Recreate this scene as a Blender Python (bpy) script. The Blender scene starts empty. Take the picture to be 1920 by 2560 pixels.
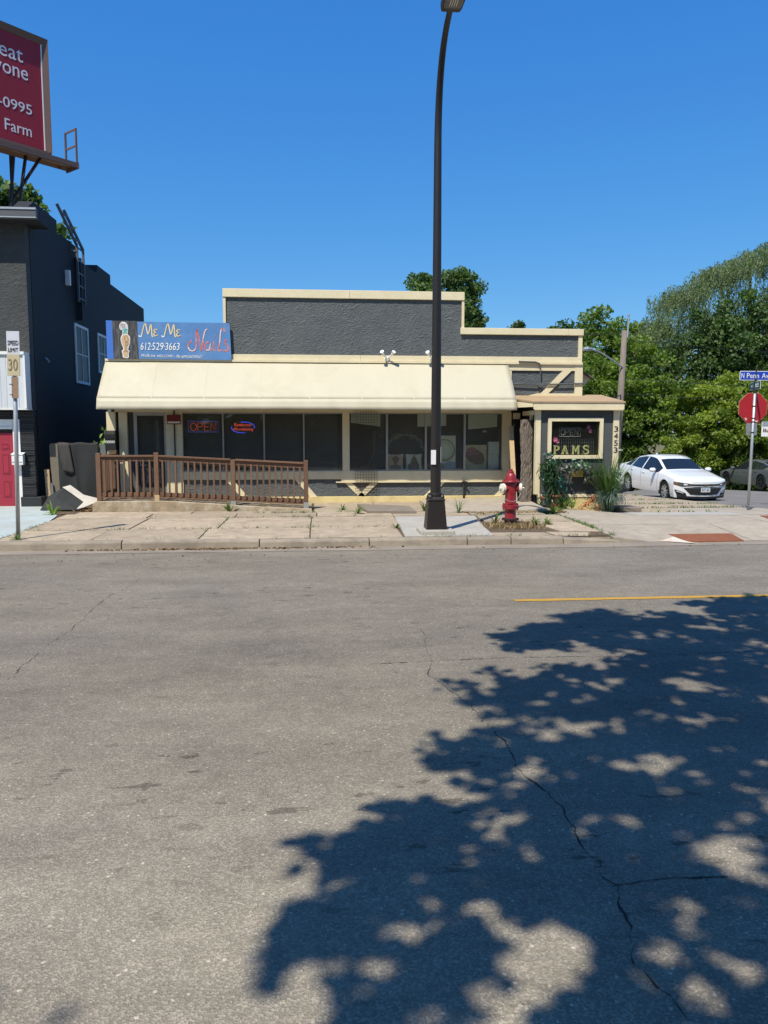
import bpy, math, random
import numpy as np
from mathutils import Vector, Matrix

random.seed(7)
rng = np.random.default_rng(11)
scene = bpy.context.scene
col = scene.collection
R = math.radians

# ---------------------------------------------------------------- camera
cam_d = bpy.data.cameras.new('camera')
cam = bpy.data.objects.new('camera', cam_d)
col.objects.link(cam)
cam_d.sensor_fit = 'VERTICAL'
cam_d.sensor_height = 36.0
cam_d.sensor_width = 27.0
cam_d.lens = 36.0 * 1923.0 / 2560.0
cam_d.clip_start = 0.05
cam_d.clip_end = 3000
cam.location = (0, 0, 1.7)
cam.rotation_euler = (R(90 - 5.8), 0, R(-5.1))
scene.camera = cam

# ---------------------------------------------------------------- sky and sun
SUN_EL = R(57.0)
SUN_H = Vector((0.555, 0.832, 0)).normalized()      # the way the light travels over the ground
world = bpy.data.worlds.new('World')
scene.world = world
world.use_nodes = True
nt = world.node_tree
nt.nodes.clear()
sky = nt.nodes.new('ShaderNodeTexSky')
sky.sky_type = 'NISHITA'
sky.sun_disc = False
sky.sun_elevation = SUN_EL
sky.sun_rotation = math.atan2(-SUN_H.x, -SUN_H.y)
sky.altitude = 250
sky.air_density = 1.0
sky.dust_density = 0.35
sky.ozone_density = 3.2
bg = nt.nodes.new('ShaderNodeBackground')
bg.inputs['Strength'].default_value = 0.125
wo = nt.nodes.new('ShaderNodeOutputWorld')
# tone response of the phone camera, one curve per channel, the same over the whole sky
sep = nt.nodes.new('ShaderNodeSeparateXYZ'); com = nt.nodes.new('ShaderNodeCombineXYZ')
nt.links.new(sky.outputs[0], sep.inputs[0])
for k_, (gain, gam) in enumerate(((0.31, 1.25), (1.05, 0.74), (3.05, 0.36))):
    pw_ = nt.nodes.new('ShaderNodeMath'); pw_.operation = 'POWER'; pw_.inputs[1].default_value = gam
    ml_ = nt.nodes.new('ShaderNodeMath'); ml_.operation = 'MULTIPLY'; ml_.inputs[1].default_value = gain
    nt.links.new(sep.outputs[k_], pw_.inputs[0]); nt.links.new(pw_.outputs[0], ml_.inputs[0]); nt.links.new(ml_.outputs[0], com.inputs[k_])
nt.links.new(com.outputs[0], bg.inputs[0])
nt.links.new(bg.outputs[0], wo.inputs[0])

sun_d = bpy.data.lights.new('sun', 'SUN')
sun_d.energy = 5.0
sun_d.angle = R(0.53)
sun_d.color = (1.0, 0.93, 0.80)
sun = bpy.data.objects.new('sun', sun_d)
col.objects.link(sun)
sun_dir = Vector((SUN_H.x * math.cos(SUN_EL), SUN_H.y * math.cos(SUN_EL), -math.sin(SUN_EL)))
sun.rotation_euler = sun_dir.to_track_quat('-Z', 'Y').to_euler()
sun.location = (-10, -15, 30)

vs = scene.view_settings
vs.view_transform = 'Standard'
vs.look = 'None'
vs.gamma = 1
vs.exposure = 0.2
vs.use_curve_mapping = False
scene.cycles.max_bounces = 8
scene.cycles.transparent_max_bounces = 12
scene.cycles.caustics_reflective = False
scene.cycles.caustics_refractive = False

# ---------------------------------------------------------------- materials
MATS = {}
def srgb(r, g, b):
    f = lambda c: ((c / 255 + 0.055) / 1.055) ** 2.4 if c > 10 else c / 255 / 12.92
    return (f(r), f(g), f(b))

def M(name, c, rough=0.7, var=0.12, scale=6.0, bump=0.0, bscale=40.0, metal=0.0, spec=0.35, coat=0.0,
      rand=0.0, stretch=(1, 1, 1), stain=None, stain_scale=1.5, stain_amt=0.5, coords='Object', speck=0.0, speck_scale=9.0):
    if name in MATS: return MATS[name]
    m = bpy.data.materials.new(name); m.use_nodes = True
    n = m.node_tree.nodes; l = m.node_tree.links
    p = n['Principled BSDF']
    p.inputs['Roughness'].default_value = rough
    p.inputs['Metallic'].default_value = metal
    p.inputs['Specular IOR Level'].default_value = spec
    p.inputs['Coat Weight'].default_value = coat
    tc = n.new('ShaderNodeTexCoord'); mp = n.new('ShaderNodeMapping')
    mp.inputs['Scale'].default_value = stretch
    l.new(tc.outputs[coords], mp.inputs[0])
    out = None
    no = n.new('ShaderNodeTexNoise'); no.inputs['Scale'].default_value = scale; no.inputs['Detail'].default_value = 6
    no.inputs['Roughness'].default_value = 0.65
    l.new(mp.outputs[0], no.inputs['Vector'])
    mr = n.new('ShaderNodeMapRange'); mr.inputs[1].default_value = 0.25; mr.inputs[2].default_value = 0.75
    mr.inputs[3].default_value = 1 - var; mr.inputs[4].default_value = 1 + var
    l.new(no.outputs[0], mr.inputs[0])
    mx = n.new('ShaderNodeVectorMath'); mx.operation = 'SCALE'; mx.inputs[0].default_value = c
    l.new(mr.outputs[0], mx.inputs['Scale'])
    out = mx.outputs[0]
    if rand:
        oi = n.new('ShaderNodeObjectInfo'); m2 = n.new('ShaderNodeMapRange')
        m2.inputs[3].default_value = 1 - rand; m2.inputs[4].default_value = 1 + rand
        l.new(oi.outputs['Random'], m2.inputs[0])
        s2 = n.new('ShaderNodeVectorMath'); s2.operation = 'SCALE'
        l.new(out, s2.inputs[0]); l.new(m2.outputs[0], s2.inputs['Scale']); out = s2.outputs[0]
    if stain:
        n2 = n.new('ShaderNodeTexNoise'); n2.inputs['Scale'].default_value = stain_scale; n2.inputs['Detail'].default_value = 8
        n2.inputs['Roughness'].default_value = 0.7
        l.new(mp.outputs[0], n2.inputs['Vector'])
        r2 = n.new('ShaderNodeMapRange'); r2.inputs[1].default_value = 0.47; r2.inputs[2].default_value = 0.68
        r2.inputs[3].default_value = 0; r2.inputs[4].default_value = stain_amt
        l.new(n2.outputs[0], r2.inputs[0])
        mm = n.new('ShaderNodeMix'); mm.data_type = 'RGBA'
        mm.inputs['B'].default_value = (*stain, 1) if False else (stain[0], stain[1], stain[2], 1)
        l.new(r2.outputs[0], mm.inputs['Factor'])
        for s in mm.inputs:
            if s.name == 'A' and s.type == 'RGBA': l.new(out, s)
            if s.name == 'B' and s.type == 'RGBA': s.default_value = (stain[0], stain[1], stain[2], 1)
        out = [o for o in mm.outputs if o.type == 'RGBA'][0]
    if speck:        # gum, tar and rust spots
        vo = n.new('ShaderNodeTexVoronoi'); vo.inputs['Scale'].default_value = speck_scale; l.new(mp.outputs[0], vo.inputs['Vector'])
        sc_ = n.new('ShaderNodeSeparateColor'); l.new(vo.outputs['Color'], sc_.inputs[0])
        gt = n.new('ShaderNodeMapRange'); gt.inputs[1].default_value = 0.55; gt.inputs[2].default_value = 0.95; l.new(sc_.outputs[0], gt.inputs[0])
        th = n.new('ShaderNodeMath'); th.operation = 'MULTIPLY'; th.inputs[1].default_value = 0.22; l.new(gt.outputs[0], th.inputs[0])
        lt = n.new('ShaderNodeMath'); lt.operation = 'LESS_THAN'; l.new(vo.outputs['Distance'], lt.inputs[0]); l.new(th.outputs[0], lt.inputs[1])
        dk = n.new('ShaderNodeMapRange'); dk.inputs[3].default_value = 1.0; dk.inputs[4].default_value = 1 - speck; l.new(lt.outputs[0], dk.inputs[0])
        s3 = n.new('ShaderNodeVectorMath'); s3.operation = 'SCALE'; l.new(out, s3.inputs[0]); l.new(dk.outputs[0], s3.inputs['Scale']); out = s3.outputs[0]
    l.new(out, p.inputs['Base Color'])
    if bump:
        nb = n.new('ShaderNodeTexNoise'); nb.inputs['Scale'].default_value = bscale; nb.inputs['Detail'].default_value = 5
        l.new(mp.outputs[0], nb.inputs['Vector'])
        b = n.new('ShaderNodeBump'); b.inputs['Strength'].default_value = bump; b.inputs['Distance'].default_value = 0.02
        l.new(nb.outputs[0], b.inputs['Height']); l.new(b.outputs[0], p.inputs['Normal'])
    MATS[name] = m
    return m

def emit(name, c, s):
    if name in MATS: return MATS[name]
    m = bpy.data.materials.new(name); m.use_nodes = True
    p = m.node_tree.nodes['Principled BSDF']
    p.inputs['Base Color'].default_value = (*c, 1)
    p.inputs['Emission Color'].default_value = (*c, 1)
    p.inputs['Emission Strength'].default_value = s
    MATS[name] = m
    return m

def glass_mat(name, tint, ior=1.5, dust_glare=0.03):
    m = bpy.data.materials.new(name); m.use_nodes = True
    n = m.node_tree.nodes; l = m.node_tree.links
    n.remove(n['Principled BSDF'])
    tr = n.new('ShaderNodeBsdfTransparent'); tr.inputs[0].default_value = (*tint, 1)
    gl = n.new('ShaderNodeBsdfGlossy'); gl.inputs['Roughness'].default_value = 0.02
    lw = n.new('ShaderNodeLayerWeight'); lw.inputs[0].default_value = 0.5      # Schlick, the same from both sides
    pw = n.new('ShaderNodeMath'); pw.operation = 'POWER'; pw.inputs[1].default_value = 5; l.new(lw.outputs['Facing'], pw.inputs[0])
    f0 = ((ior - 1) / (ior + 1)) ** 2
    fr = n.new('ShaderNodeMath'); fr.operation = 'MULTIPLY_ADD'; fr.inputs[1].default_value = 1 - f0; fr.inputs[2].default_value = f0; l.new(pw.outputs[0], fr.inputs[0])
    mx = n.new('ShaderNodeMixShader')
    l.new(fr.outputs[0], mx.inputs[0]); l.new(tr.outputs[0], mx.inputs[1]); l.new(gl.outputs[0], mx.inputs[2])
    df = n.new('ShaderNodeBsdfDiffuse'); df.inputs[0].default_value = (0.5, 0.5, 0.47, 1)
    m2 = n.new('ShaderNodeMixShader'); m2.inputs[0].default_value = dust_glare  # pale film of dust, raised on the shop panes to paint in veiling glare
    l.new(mx.outputs[0], m2.inputs[1]); l.new(df.outputs[0], m2.inputs[2])
    l.new(m2.outputs[0], n['Material Output'].inputs[0])
    MATS[name] = m
    return m

def leaf_mat(name, dark, light, transl=0.35, rough=0.5, sat=None):
    m = bpy.data.materials.new(name); m.use_nodes = True
    n = m.node_tree.nodes; l = m.node_tree.links
    p = n['Principled BSDF']; p.inputs['Roughness'].default_value = rough; p.inputs['Specular IOR Level'].default_value = 0.35
    at = n.new('ShaderNodeAttribute'); at.attribute_name = 'tint'
    cr = n.new('ShaderNodeValToRGB')
    cr.color_ramp.elements[0].color = (*dark, 1); cr.color_ramp.elements[1].color = (*light, 1)
    l.new(at.outputs['Fac'], cr.inputs[0]); l.new(cr.outputs[0], p.inputs['Base Color'])
    t = n.new('ShaderNodeBsdfTranslucent')
    sc = n.new('ShaderNodeVectorMath'); sc.operation = 'MULTIPLY'; sc.inputs[1].default_value = (1.25, 1.35, 0.6)
    l.new(cr.outputs[0], sc.inputs[0]); l.new(sc.outputs[0], t.inputs[0])
    mx = n.new('ShaderNodeMixShader'); mx.inputs[0].default_value = transl
    l.new(p.outputs[0], mx.inputs[1]); l.new(t.outputs[0], mx.inputs[2])
    l.new(mx.outputs[0], n['Material Output'].inputs[0])
    MATS[name] = m
    return m

# ---------------------------------------------------------------- mesh helpers
ORG = {}
class MB:
    def __init__(s): s.v = []; s.f = []
    def add(s, vs_, fs):
        o = len(s.v); s.v += [tuple(map(float, q)) for q in vs_]; s.f += [tuple(i + o for i in q) for q in fs]; return s
    def box(s, x0, x1, y0, y1, z0, z1):
        return s.add([(x0, y0, z0), (x1, y0, z0), (x1, y1, z0), (x0, y1, z0), (x0, y0, z1), (x1, y0, z1), (x1, y1, z1), (x0, y1, z1)],
                     [(0, 3, 2, 1), (4, 5, 6, 7), (0, 1, 5, 4), (1, 2, 6, 5), (2, 3, 7, 6), (3, 0, 4, 7)])
    def prism(s, poly, axis, a0, a1):
        n = len(poly)
        def mk(p, a):
            return (p[0], a, p[1]) if axis == 'y' else ((a, p[0], p[1]) if axis == 'x' else (p[0], p[1], a))
        vs_ = [mk(p, a0) for p in poly] + [mk(p, a1) for p in poly]
        fs = [tuple(range(n))[::-1], tuple(range(n, 2 * n))] + [(i, (i + 1) % n, n + (i + 1) % n, n + i) for i in range(n)]
        return s.add(vs_, fs)
    def bar(s, p0, p1, w, h, up=(0, 0, 1)):
        p0 = Vector(p0); p1 = Vector(p1); d = (p1 - p0).normalized(); u = Vector(up)
        if abs(d.dot(u)) > 0.98: u = Vector((0, 1, 0))
        a = d.cross(u).normalized(); b = a.cross(d).normalized()
        q = []
        for p in (p0, p1):
            for sa, sb in ((-1, -1), (1, -1), (1, 1), (-1, 1)): q.append(p + a * (w / 2 * sa) + b * (h / 2 * sb))
        return s.add(q, [(0, 3, 2, 1), (4, 5, 6, 7), (0, 1, 5, 4), (1, 2, 6, 5), (2, 3, 7, 6), (3, 0, 4, 7)])
    def tube(s, path, r, n=8, cap=True):
        P = [Vector(p) for p in path]; k = len(P)
        rr = r if isinstance(r, (list, tuple)) else [r] * k
        vs_ = []; prev = None
        for i in range(k):
            d = (P[min(i + 1, k - 1)] - P[max(i - 1, 0)]).normalized()
            if prev is None:
                u = Vector((0, 0, 1)) if abs(d.z) < 0.9 else Vector((1, 0, 0))
                a = d.cross(u).normalized()
            else:
                a = (prev - d * prev.dot(d)).normalized()
            prev = a; b = d.cross(a)
            for j in range(n):
                t = 2 * math.pi * j / n
                vs_.append(P[i] + (a * math.cos(t) + b * math.sin(t)) * rr[i])
        fs = []
        for i in range(k - 1):
            for j in range(n):
                fs.append((i * n + j, i * n + (j + 1) % n, (i + 1) * n + (j + 1) % n, (i + 1) * n + j))
        if cap: fs += [tuple(range(n))[::-1], tuple(range((k - 1) * n, k * n))]
        return s.add(vs_, fs)
    def lathe(s, prof, c, n=16, axis='z', cap=True):
        vs_ = []
        for (r, h) in prof:
            for j in range(n):
                t = 2 * math.pi * j / n; a, b = r * math.cos(t), r * math.sin(t)
                if axis == 'z': vs_.append((c[0] + a, c[1] + b, c[2] + h))
                elif axis == 'y': vs_.append((c[0] + a, c[1] + h, c[2] + b))
                else: vs_.append((c[0] + h, c[1] + a, c[2] + b))
        fs = []; k = len(prof)
        for i in range(k - 1):
            for j in range(n): fs.append((i * n + j, i * n + (j + 1) % n, (i + 1) * n + (j + 1) % n, (i + 1) * n + j))
        if cap: fs += [tuple(range(n))[::-1], tuple(range((k - 1) * n, k * n))]
        return s.add(vs_, fs)
    def grid(s, fn, nu, nv):
        vs_ = [fn(i / nu, j / nv) for j in range(nv + 1) for i in range(nu + 1)]
        fs = [(j * (nu + 1) + i, j * (nu + 1) + i + 1, (j + 1) * (nu + 1) + i + 1, (j + 1) * (nu + 1) + i) for j in range(nv) for i in range(nu)]
        return s.add(vs_, fs)
    def build(s, name, mat, parent=None, smooth=False, bevel=0.0, solid=0.0):
        return make(name, s.v, s.f, mat, parent, smooth, bevel, solid)

def make(name, v, f, mat, parent=None, smooth=False, bevel=0.0, solid=0.0):
    me = bpy.data.meshes.new(name)
    o0 = ORG.get(parent.name, Vector((0, 0, 0))) if parent else Vector((0, 0, 0))
    me.from_pydata([(p[0] - o0.x, p[1] - o0.y, p[2] - o0.z) for p in v], [], f)
    me.update()
    if smooth:
        me.polygons.foreach_set('use_smooth', [True] * len(me.polygons))
        if smooth == 'auto':
            me.set_sharp_from_angle(angle=R(38))
    me.materials.append(MATS[mat] if isinstance(mat, str) else mat)
    o = bpy.data.objects.new(name, me); col.objects.link(o)
    if parent:
        o.parent = parent; ORG[o.name] = o0
    if solid:
        md = o.modifiers.new('s', 'SOLIDIFY'); md.thickness = solid; md.offset = 0
    if bevel:
        md = o.modifiers.new('b', 'BEVEL'); md.width = bevel; md.segments = 2; md.limit_method = 'ANGLE'
    return o

def tag(o, label, cat=None, group=None, kind=None):
    o['label'] = label
    if cat: o['category'] = cat
    if group: o['group'] = group
    if kind: o['kind'] = kind
    return o
def struct(o): o['kind'] = 'structure'; return o
def thing(name, label, cat, loc=(0, 0, 0), group=None):
    o = bpy.data.objects.new(name, None); col.objects.link(o)
    o.empty_display_size = 0.2
    o.location = loc; ORG[o.name] = Vector(loc)
    return tag(o, label, cat, group)

def box(name, mat, parent, x0, x1, y0, y1, z0, z1, bevel=0.0):
    return MB().box(x0, x1, y0, y1, z0, z1).build(name, mat, parent, bevel=bevel)

FONT_CACHE = {}
def text_geo(s):
    if s not in FONT_CACHE:
        cu = bpy.data.curves.new('t', 'FONT'); cu.body = s; cu.size = 1.0; cu.resolution_u = 3
        ob = bpy.data.objects.new('t', cu); col.objects.link(ob)
        bpy.context.view_layer.update()
        me = bpy.data.meshes.new_from_object(ob.evaluated_get(bpy.context.evaluated_depsgraph_get()))
        v = np.array([p.co[:] for p in me.vertices]); f = [tuple(p.vertices) for p in me.polygons]
        bpy.data.objects.remove(ob); bpy.data.curves.remove(cu); bpy.data.meshes.remove(me)
        FONT_CACHE[s] = (v, f)
    return FONT_CACHE[s]
def text(name, s, mat, parent, O, ux, uz, w, h, bold=0.0, shear=0.0):
    """letters fitted into a w x h rectangle whose lower left corner is O"""
    v, f = text_geo(s)
    mn = v.min(0); mx = v.max(0); O = Vector(O); ux = Vector(ux); uz = Vector(uz)
    nrm = ux.cross(uz).normalized()
    P = []
    for p in v:
        a = (p[0] - mn[0]) / (mx[0] - mn[0]); b = (p[1] - mn[1]) / (mx[1] - mn[1])
        P.append(O + ux * (a * w + shear * b * h) + uz * (b * h))
    o = make(name, P, f, mat, parent)
    md = o.modifiers.new('s', 'SOLIDIFY'); md.thickness = 0.004; md.offset = 0
    return o

def smooth_path(pts, n=6, closed=False):
    P = [np.array(p, float) for p in pts]
    if len(P) < 3: return P
    out = []
    m = len(P)
    rng_ = range(m) if closed else range(m - 1)
    for i in rng_:
        p0 = P[(i - 1) % m] if closed or i > 0 else 2 * P[0] - P[1]
        p1 = P[i]; p2 = P[(i + 1) % m]
        p3 = P[(i + 2) % m] if closed or i + 2 < m else 2 * P[m - 1] - P[m - 2]
        for k in range(n):
            t = k / n
            out.append(0.5 * ((2 * p1) + (-p0 + p2) * t + (2 * p0 - 5 * p1 + 4 * p2 - p3) * t * t + (-p0 + 3 * p1 - 3 * p2 + p3) * t ** 3))
    if not closed: out.append(P[-1])
    else: out.append(out[0])
    return out
def ribbon(mb, pts, w, plane):
    """flat brush stroke; plane(a,b) gives the 3d point"""
    n = len(pts); v = []
    for i in range(n):
        a = pts[max(i - 1, 0)]; b = pts[min(i + 1, n - 1)]
        d = np.array(b) - np.array(a); L = math.hypot(*d) or 1
        nx, ny = -d[1] / L, d[0] / L
        ww = w[i] if isinstance(w, list) else w
        v.append(plane(pts[i][0] + nx * ww / 2, pts[i][1] + ny * ww / 2)); v.append(plane(pts[i][0] - nx * ww / 2, pts[i][1] - ny * ww / 2))
    mb.add(v, [(2 * i, 2 * i + 1, 2 * i + 3, 2 * i + 2) for i in range(n - 1)])

def leaf_mesh(name, P, size, mat, parent, aspect=0.55, up_bias=0.3, droop=0.0, tint=None, seed=0, var=0.35):
    """many single leaves (bent diamonds of two triangles) at points P"""
    g = np.random.default_rng(seed); N = len(P)
    nrm = g.normal(size=(N, 3)); nrm[:, 2] = np.abs(nrm[:, 2]) * 0.6 + up_bias
    nrm /= np.linalg.norm(nrm, axis=1)[:, None]
    d = g.normal(size=(N, 3)); d[:, 2] -= droop * 2.5
    d -= nrm * (d * nrm).sum(1)[:, None]; d /= np.linalg.norm(d, axis=1)[:, None] + 1e-9
    s = np.cross(nrm, d)
    L = size * (1 + var * g.uniform(-1, 1, N))[:, None]; W = L * aspect * 0.5
    base = P - d * L * 0.5; tip = P + d * L * 0.5 - nrm * L * 0.12
    mid = P + nrm * L * 0.06
    V = np.stack([base, mid + s * W, tip, mid - s * W], 1).reshape(-1, 3)
    if parent is not None: V = V - np.array(ORG[parent.name])
    idx = np.arange(N * 4, dtype=np.int32)
    me = bpy.data.meshes.new(name)
    me.vertices.add(N * 4); me.vertices.foreach_set('co', V.astype(np.float32).ravel())
    me.loops.add(N * 4); me.loops.foreach_set('vertex_index', idx)
    me.polygons.add(N); me.polygons.foreach_set('loop_start', np.arange(0, N * 4, 4, dtype=np.int32))
    try: me.polygons.foreach_set('loop_total', np.full(N, 4, dtype=np.int32))
    except Exception: pass
    at = me.attributes.new('tint', 'FLOAT', 'FACE')
    t = g.uniform(0, 1, N) if tint is None else np.clip(tint + g.normal(0, 0.16, N), 0, 1)
    at.data.foreach_set('value', t.astype(np.float32))
    me.update(calc_edges=True)
    me.materials.append(MATS[mat])
    o = bpy.data.objects.new(name, me); col.objects.link(o)
    if parent is not None: o.parent = parent; ORG[o.name] = ORG[parent.name]
    return o

def ballpts(g, n):
    p = g.normal(size=(n, 3)); p /= np.linalg.norm(p, axis=1)[:, None]
    return p * (g.uniform(0, 1, n) ** (1 / 2.4))[:, None]
# ---------------------------------------------------------------- surface materials
def asphalt_mat(name, ramp, tone, coords_y=True):
    m = bpy.data.materials.new(name); m.use_nodes = True
    n = m.node_tree.nodes; l = m.node_tree.links
    p = n['Principled BSDF']; p.inputs['Roughness'].default_value = 0.82; p.inputs['Specular IOR Level'].default_value = 0.12
    tc = n.new('ShaderNodeTexCoord'); sx = n.new('ShaderNodeSeparateXYZ'); l.new(tc.outputs['Object'], sx.inputs[0])
    def math_(op, a, b=None):
        q = n.new('ShaderNodeMath'); q.operation = op
        for i, x in enumerate((a, b)):
            if x is None: continue
            if isinstance(x, (int, float)): q.inputs[i].default_value = x
            else: l.new(x, q.inputs[i])
        return q.outputs[0]
    def noise(scale, stretch=(1, 1, 1), det=5, rgh=0.6):
        mp = n.new('ShaderNodeMapping'); mp.inputs['Scale'].default_value = stretch; l.new(tc.outputs['Object'], mp.inputs[0])
        q = n.new('ShaderNodeTexNoise'); q.inputs['Scale'].default_value = scale; q.inputs['Detail'].default_value = det
        q.inputs['Roughness'].default_value = rgh
        l.new(mp.outputs[0], q.inputs['Vector']); return q.outputs[0]
    def mrange(x, a, b, c, d):
        q = n.new('ShaderNodeMapRange'); l.new(x, q.inputs[0])
        for i, t in enumerate((a, b, c, d)): q.inputs[i + 1].default_value = t
        return q.outputs[0]
    # wear of the lanes, across the street
    wob = math_('MULTIPLY', math_('SUBTRACT', noise(0.5, (0.4, 1, 1)), 0.5), 1.6)
    yy = math_('DIVIDE', math_('ADD', sx.outputs[1], wob), 12.0)
    cr = n.new('ShaderNodeValToRGB'); e = cr.color_ramp.elements
    for i, (pos, val) in enumerate(ramp):
        q = e[i] if i < 2 else e.new(pos)
        q.position = pos; q.color = (val, val, val, 1)
    l.new(yy, cr.inputs[0])
    val = cr.outputs[0]
    # stones of the mix
    vo = n.new('ShaderNodeTexVoronoi'); vo.inputs['Scale'].default_value = 135; l.new(tc.outputs['Object'], vo.inputs['Vector'])
    sv = n.new('ShaderNodeSeparateColor'); l.new(vo.outputs['Color'], sv.inputs[0])
    sp = mrange(math_('POWER', sv.outputs[0], 2.2), 0, 1, 0.83, 1.45)
    vo2 = n.new('ShaderNodeTexVoronoi'); vo2.inputs['Scale'].default_value = 48; l.new(tc.outputs['Object'], vo2.inputs['Vector'])
    sv2 = n.new('ShaderNodeSeparateColor'); l.new(vo2.outputs['Color'], sv2.inputs[0])
    big = math_('MULTIPLY', mrange(sv2.outputs[1], 0.955, 0.965, 0, 1), mrange(vo2.outputs['Distance'], 0.25, 0.4, 1, 0))
    sp = math_('ADD', sp, math_('MULTIPLY', big, 0.9))
    dirt = mrange(noise(1.1, (0.6, 1.3, 1), 8, 0.7), 0.3, 0.7, 0.76, 1.20)
    fine = mrange(noise(9, (1, 1, 1), 6, 0.7), 0.3, 0.7, 0.9, 1.1)
    # tar and oil spots, drawn out along the traffic
    spot = mrange(noise(7.5, (0.55, 1.25, 1), 4, 0.55), 0.625, 0.645, 0, 1)
    where = mrange(noise(0.42, (0.35, 1.1, 1), 3, 0.5), 0.45, 0.60, 0, 1)
    spots = math_('SUBTRACT', 1.0, math_('MULTIPLY', math_('MULTIPLY', spot, where), 0.5))
    f = math_('MULTIPLY', math_('MULTIPLY', math_('MULTIPLY', sp, dirt), fine), spots)
    vm = n.new('ShaderNodeVectorMath'); vm.operation = 'MULTIPLY'; l.new(val, vm.inputs[0])
    cb = n.new('ShaderNodeCombineXYZ')
    warm = mrange(noise(0.35, (0.5, 1, 1), 4, 0.6), 0.3, 0.7, 0.0, 1.0)
    l.new(math_('MULTIPLY', f, tone[0]), cb.inputs[0]); l.new(math_('MULTIPLY', f, tone[1]), cb.inputs[1])
    l.new(math_('MULTIPLY', f, math_('SUBTRACT', tone[2] + 0.03, math_('MULTIPLY', warm, 0.06))), cb.inputs[2])
    l.new(cb.outputs[0], vm.inputs[1]); l.new(vm.outputs[0], p.inputs['Base Color'])
    b = n.new('ShaderNodeBump'); b.inputs['Strength'].default_value = 0.55; b.inputs['Distance'].default_value = 0.006
    l.new(math_('ADD', vo.outputs['Distance'], math_('MULTIPLY', noise(140), 0.6)), b.inputs['Height']); l.new(b.outputs[0], p.inputs['Normal'])
    MATS[name] = m

asphalt_mat('asphalt', [(0.0, 0.275), (1.0, 0.195), (0.20, 0.27), (0.29, 0.24), (0.39, 0.202), (0.52, 0.184), (0.66, 0.205), (0.80, 0.198), (0.92, 0.203)], (1.0, 0.89, 0.715))
asphalt_mat('asphalt_side', [(0.0, 0.185), (1.0, 0.195), (0.5, 0.19)], (1.0, 0.94, 0.87))
M('concrete_tan', (0.385, 0.312, 0.225), 0.9, 0.22, 6, 0.3, 70, rand=0.13, speck=0.3, stain=(0.25, 0.20, 0.145), stain_scale=2.2, stain_amt=0.7)
M('concrete_corner', (0.37, 0.318, 0.25), 0.9, 0.18, 5, 0.25, 80, rand=0.09, speck=0.25, stain=(0.26, 0.22, 0.17), stain_scale=1.6, stain_amt=0.5)
M('concrete_new', (0.40, 0.378, 0.333), 0.85, 0.10, 6, 0.15, 90, speck=0.22, stain=(0.315, 0.29, 0.25), stain_scale=2.5, stain_amt=0.6)
M('concrete_dark', (0.22, 0.185, 0.145), 0.9, 0.15, 5, 0.2, 80)
M('curb', (0.29, 0.245, 0.19), 0.9, 0.28, 5, 0.35, 70, rand=0.08, stain=(0.16, 0.135, 0.105), stain_scale=3.0, stain_amt=0.7, stretch=(0.6, 1, 1))
M('gutter', (0.265, 0.225, 0.18), 0.9, 0.18, 4, 0.3, 90, stain=(0.16, 0.135, 0.11), stain_scale=2.4, stain_amt=0.6, stretch=(0.35, 1, 1))
M('apron_blue', (0.40, 0.46, 0.455), 0.85, 0.12, 4, 0.15, 70, speck=0.2, stain=(0.36, 0.37, 0.33), stain_scale=1.3, stain_amt=0.7)
M('soil', (0.115, 0.085, 0.055), 0.95, 0.3, 9, 0.6, 60)
M('verge', (0.13, 0.115, 0.05), 0.95, 0.3, 4, 0.6, 30)
M('yellow_paint', (0.50, 0.275, 0.03), 0.7, 0.14, 14, 0.2, 120, stain=(0.33, 0.23, 0.09), stain_scale=9, stain_amt=0.5)
M('white_paint_old', (0.62, 0.58, 0.50), 0.8, 0.1, 10, stain=(0.6, 0.33, 0.10), stain_scale=4, stain_amt=0.8)
M('rust_plate', (0.235, 0.085, 0.038), 0.8, 0.2, 10, 0.2, 60, stain=(0.17, 0.07, 0.04), stain_scale=3)
M('crack', (0.045, 0.040, 0.035), 0.95, 0.2, 30)
M('crack_fill', (0.07, 0.062, 0.055), 0.95, 0.2, 30)

def base(Y): return -0.048 * min(max(0, Y - 14), 28)
def S(Y): return 0.13 + 0.012 * (Y - 11.6)
EDGE = [(11.3, 7.4), (11.45, 7.9), (11.75, 8.5), (12.3, 9.05), (13.2, 9.6), (14.5, 9.95), (15.3, 10.1), (19.8, 10.6), (23.4, 11.0), (29.0, 11.55), (45, 12.8)]
def Xe(Y): return float(np.interp(Y, [e[0] for e in EDGE], [e[1] for e in EDGE]))
def ss(t): t = min(max(t, 0), 1); return t * t * (3 - 2 * t)
def corner_z(X, Y):
    """top of the paving round the corner: flush with the gutter at the crossing ramp, kerb height elsewhere"""
    d = (Y - 11.3)
    k = 0.018 + 0.112 * ss(d / 1.9)
    if X < 5.2: k += (0.13 + 0.012 * (Y - 11.6) - k) * ss((5.2 - X) / 0.9)
    z = base(Y) + k
    if X < 6.6 and Y > 12.6: z += (S(Y) - z) * ss((6.6 - X) / 1.9) * ss((Y - 12.6) / 1.6)
    return z

# ground sheet out to the horizon
mb = MB()
ys = [-300, -40, 14, 20, 26, 32, 38, 42, 60, 120, 800]
v = []
for y in ys:
    for x in (-700, -60, -20, 4, 20, 60, 700): v.append((x, y, base(y) - 0.05))
nx = 7
mb.add(v, [(j * nx + i, j * nx + i + 1, (j + 1) * nx + i + 1, (j + 1) * nx + i) for j in range(len(ys) - 1) for i in range(nx - 1)])
struct(mb.build('ground', 'verge'))

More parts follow.
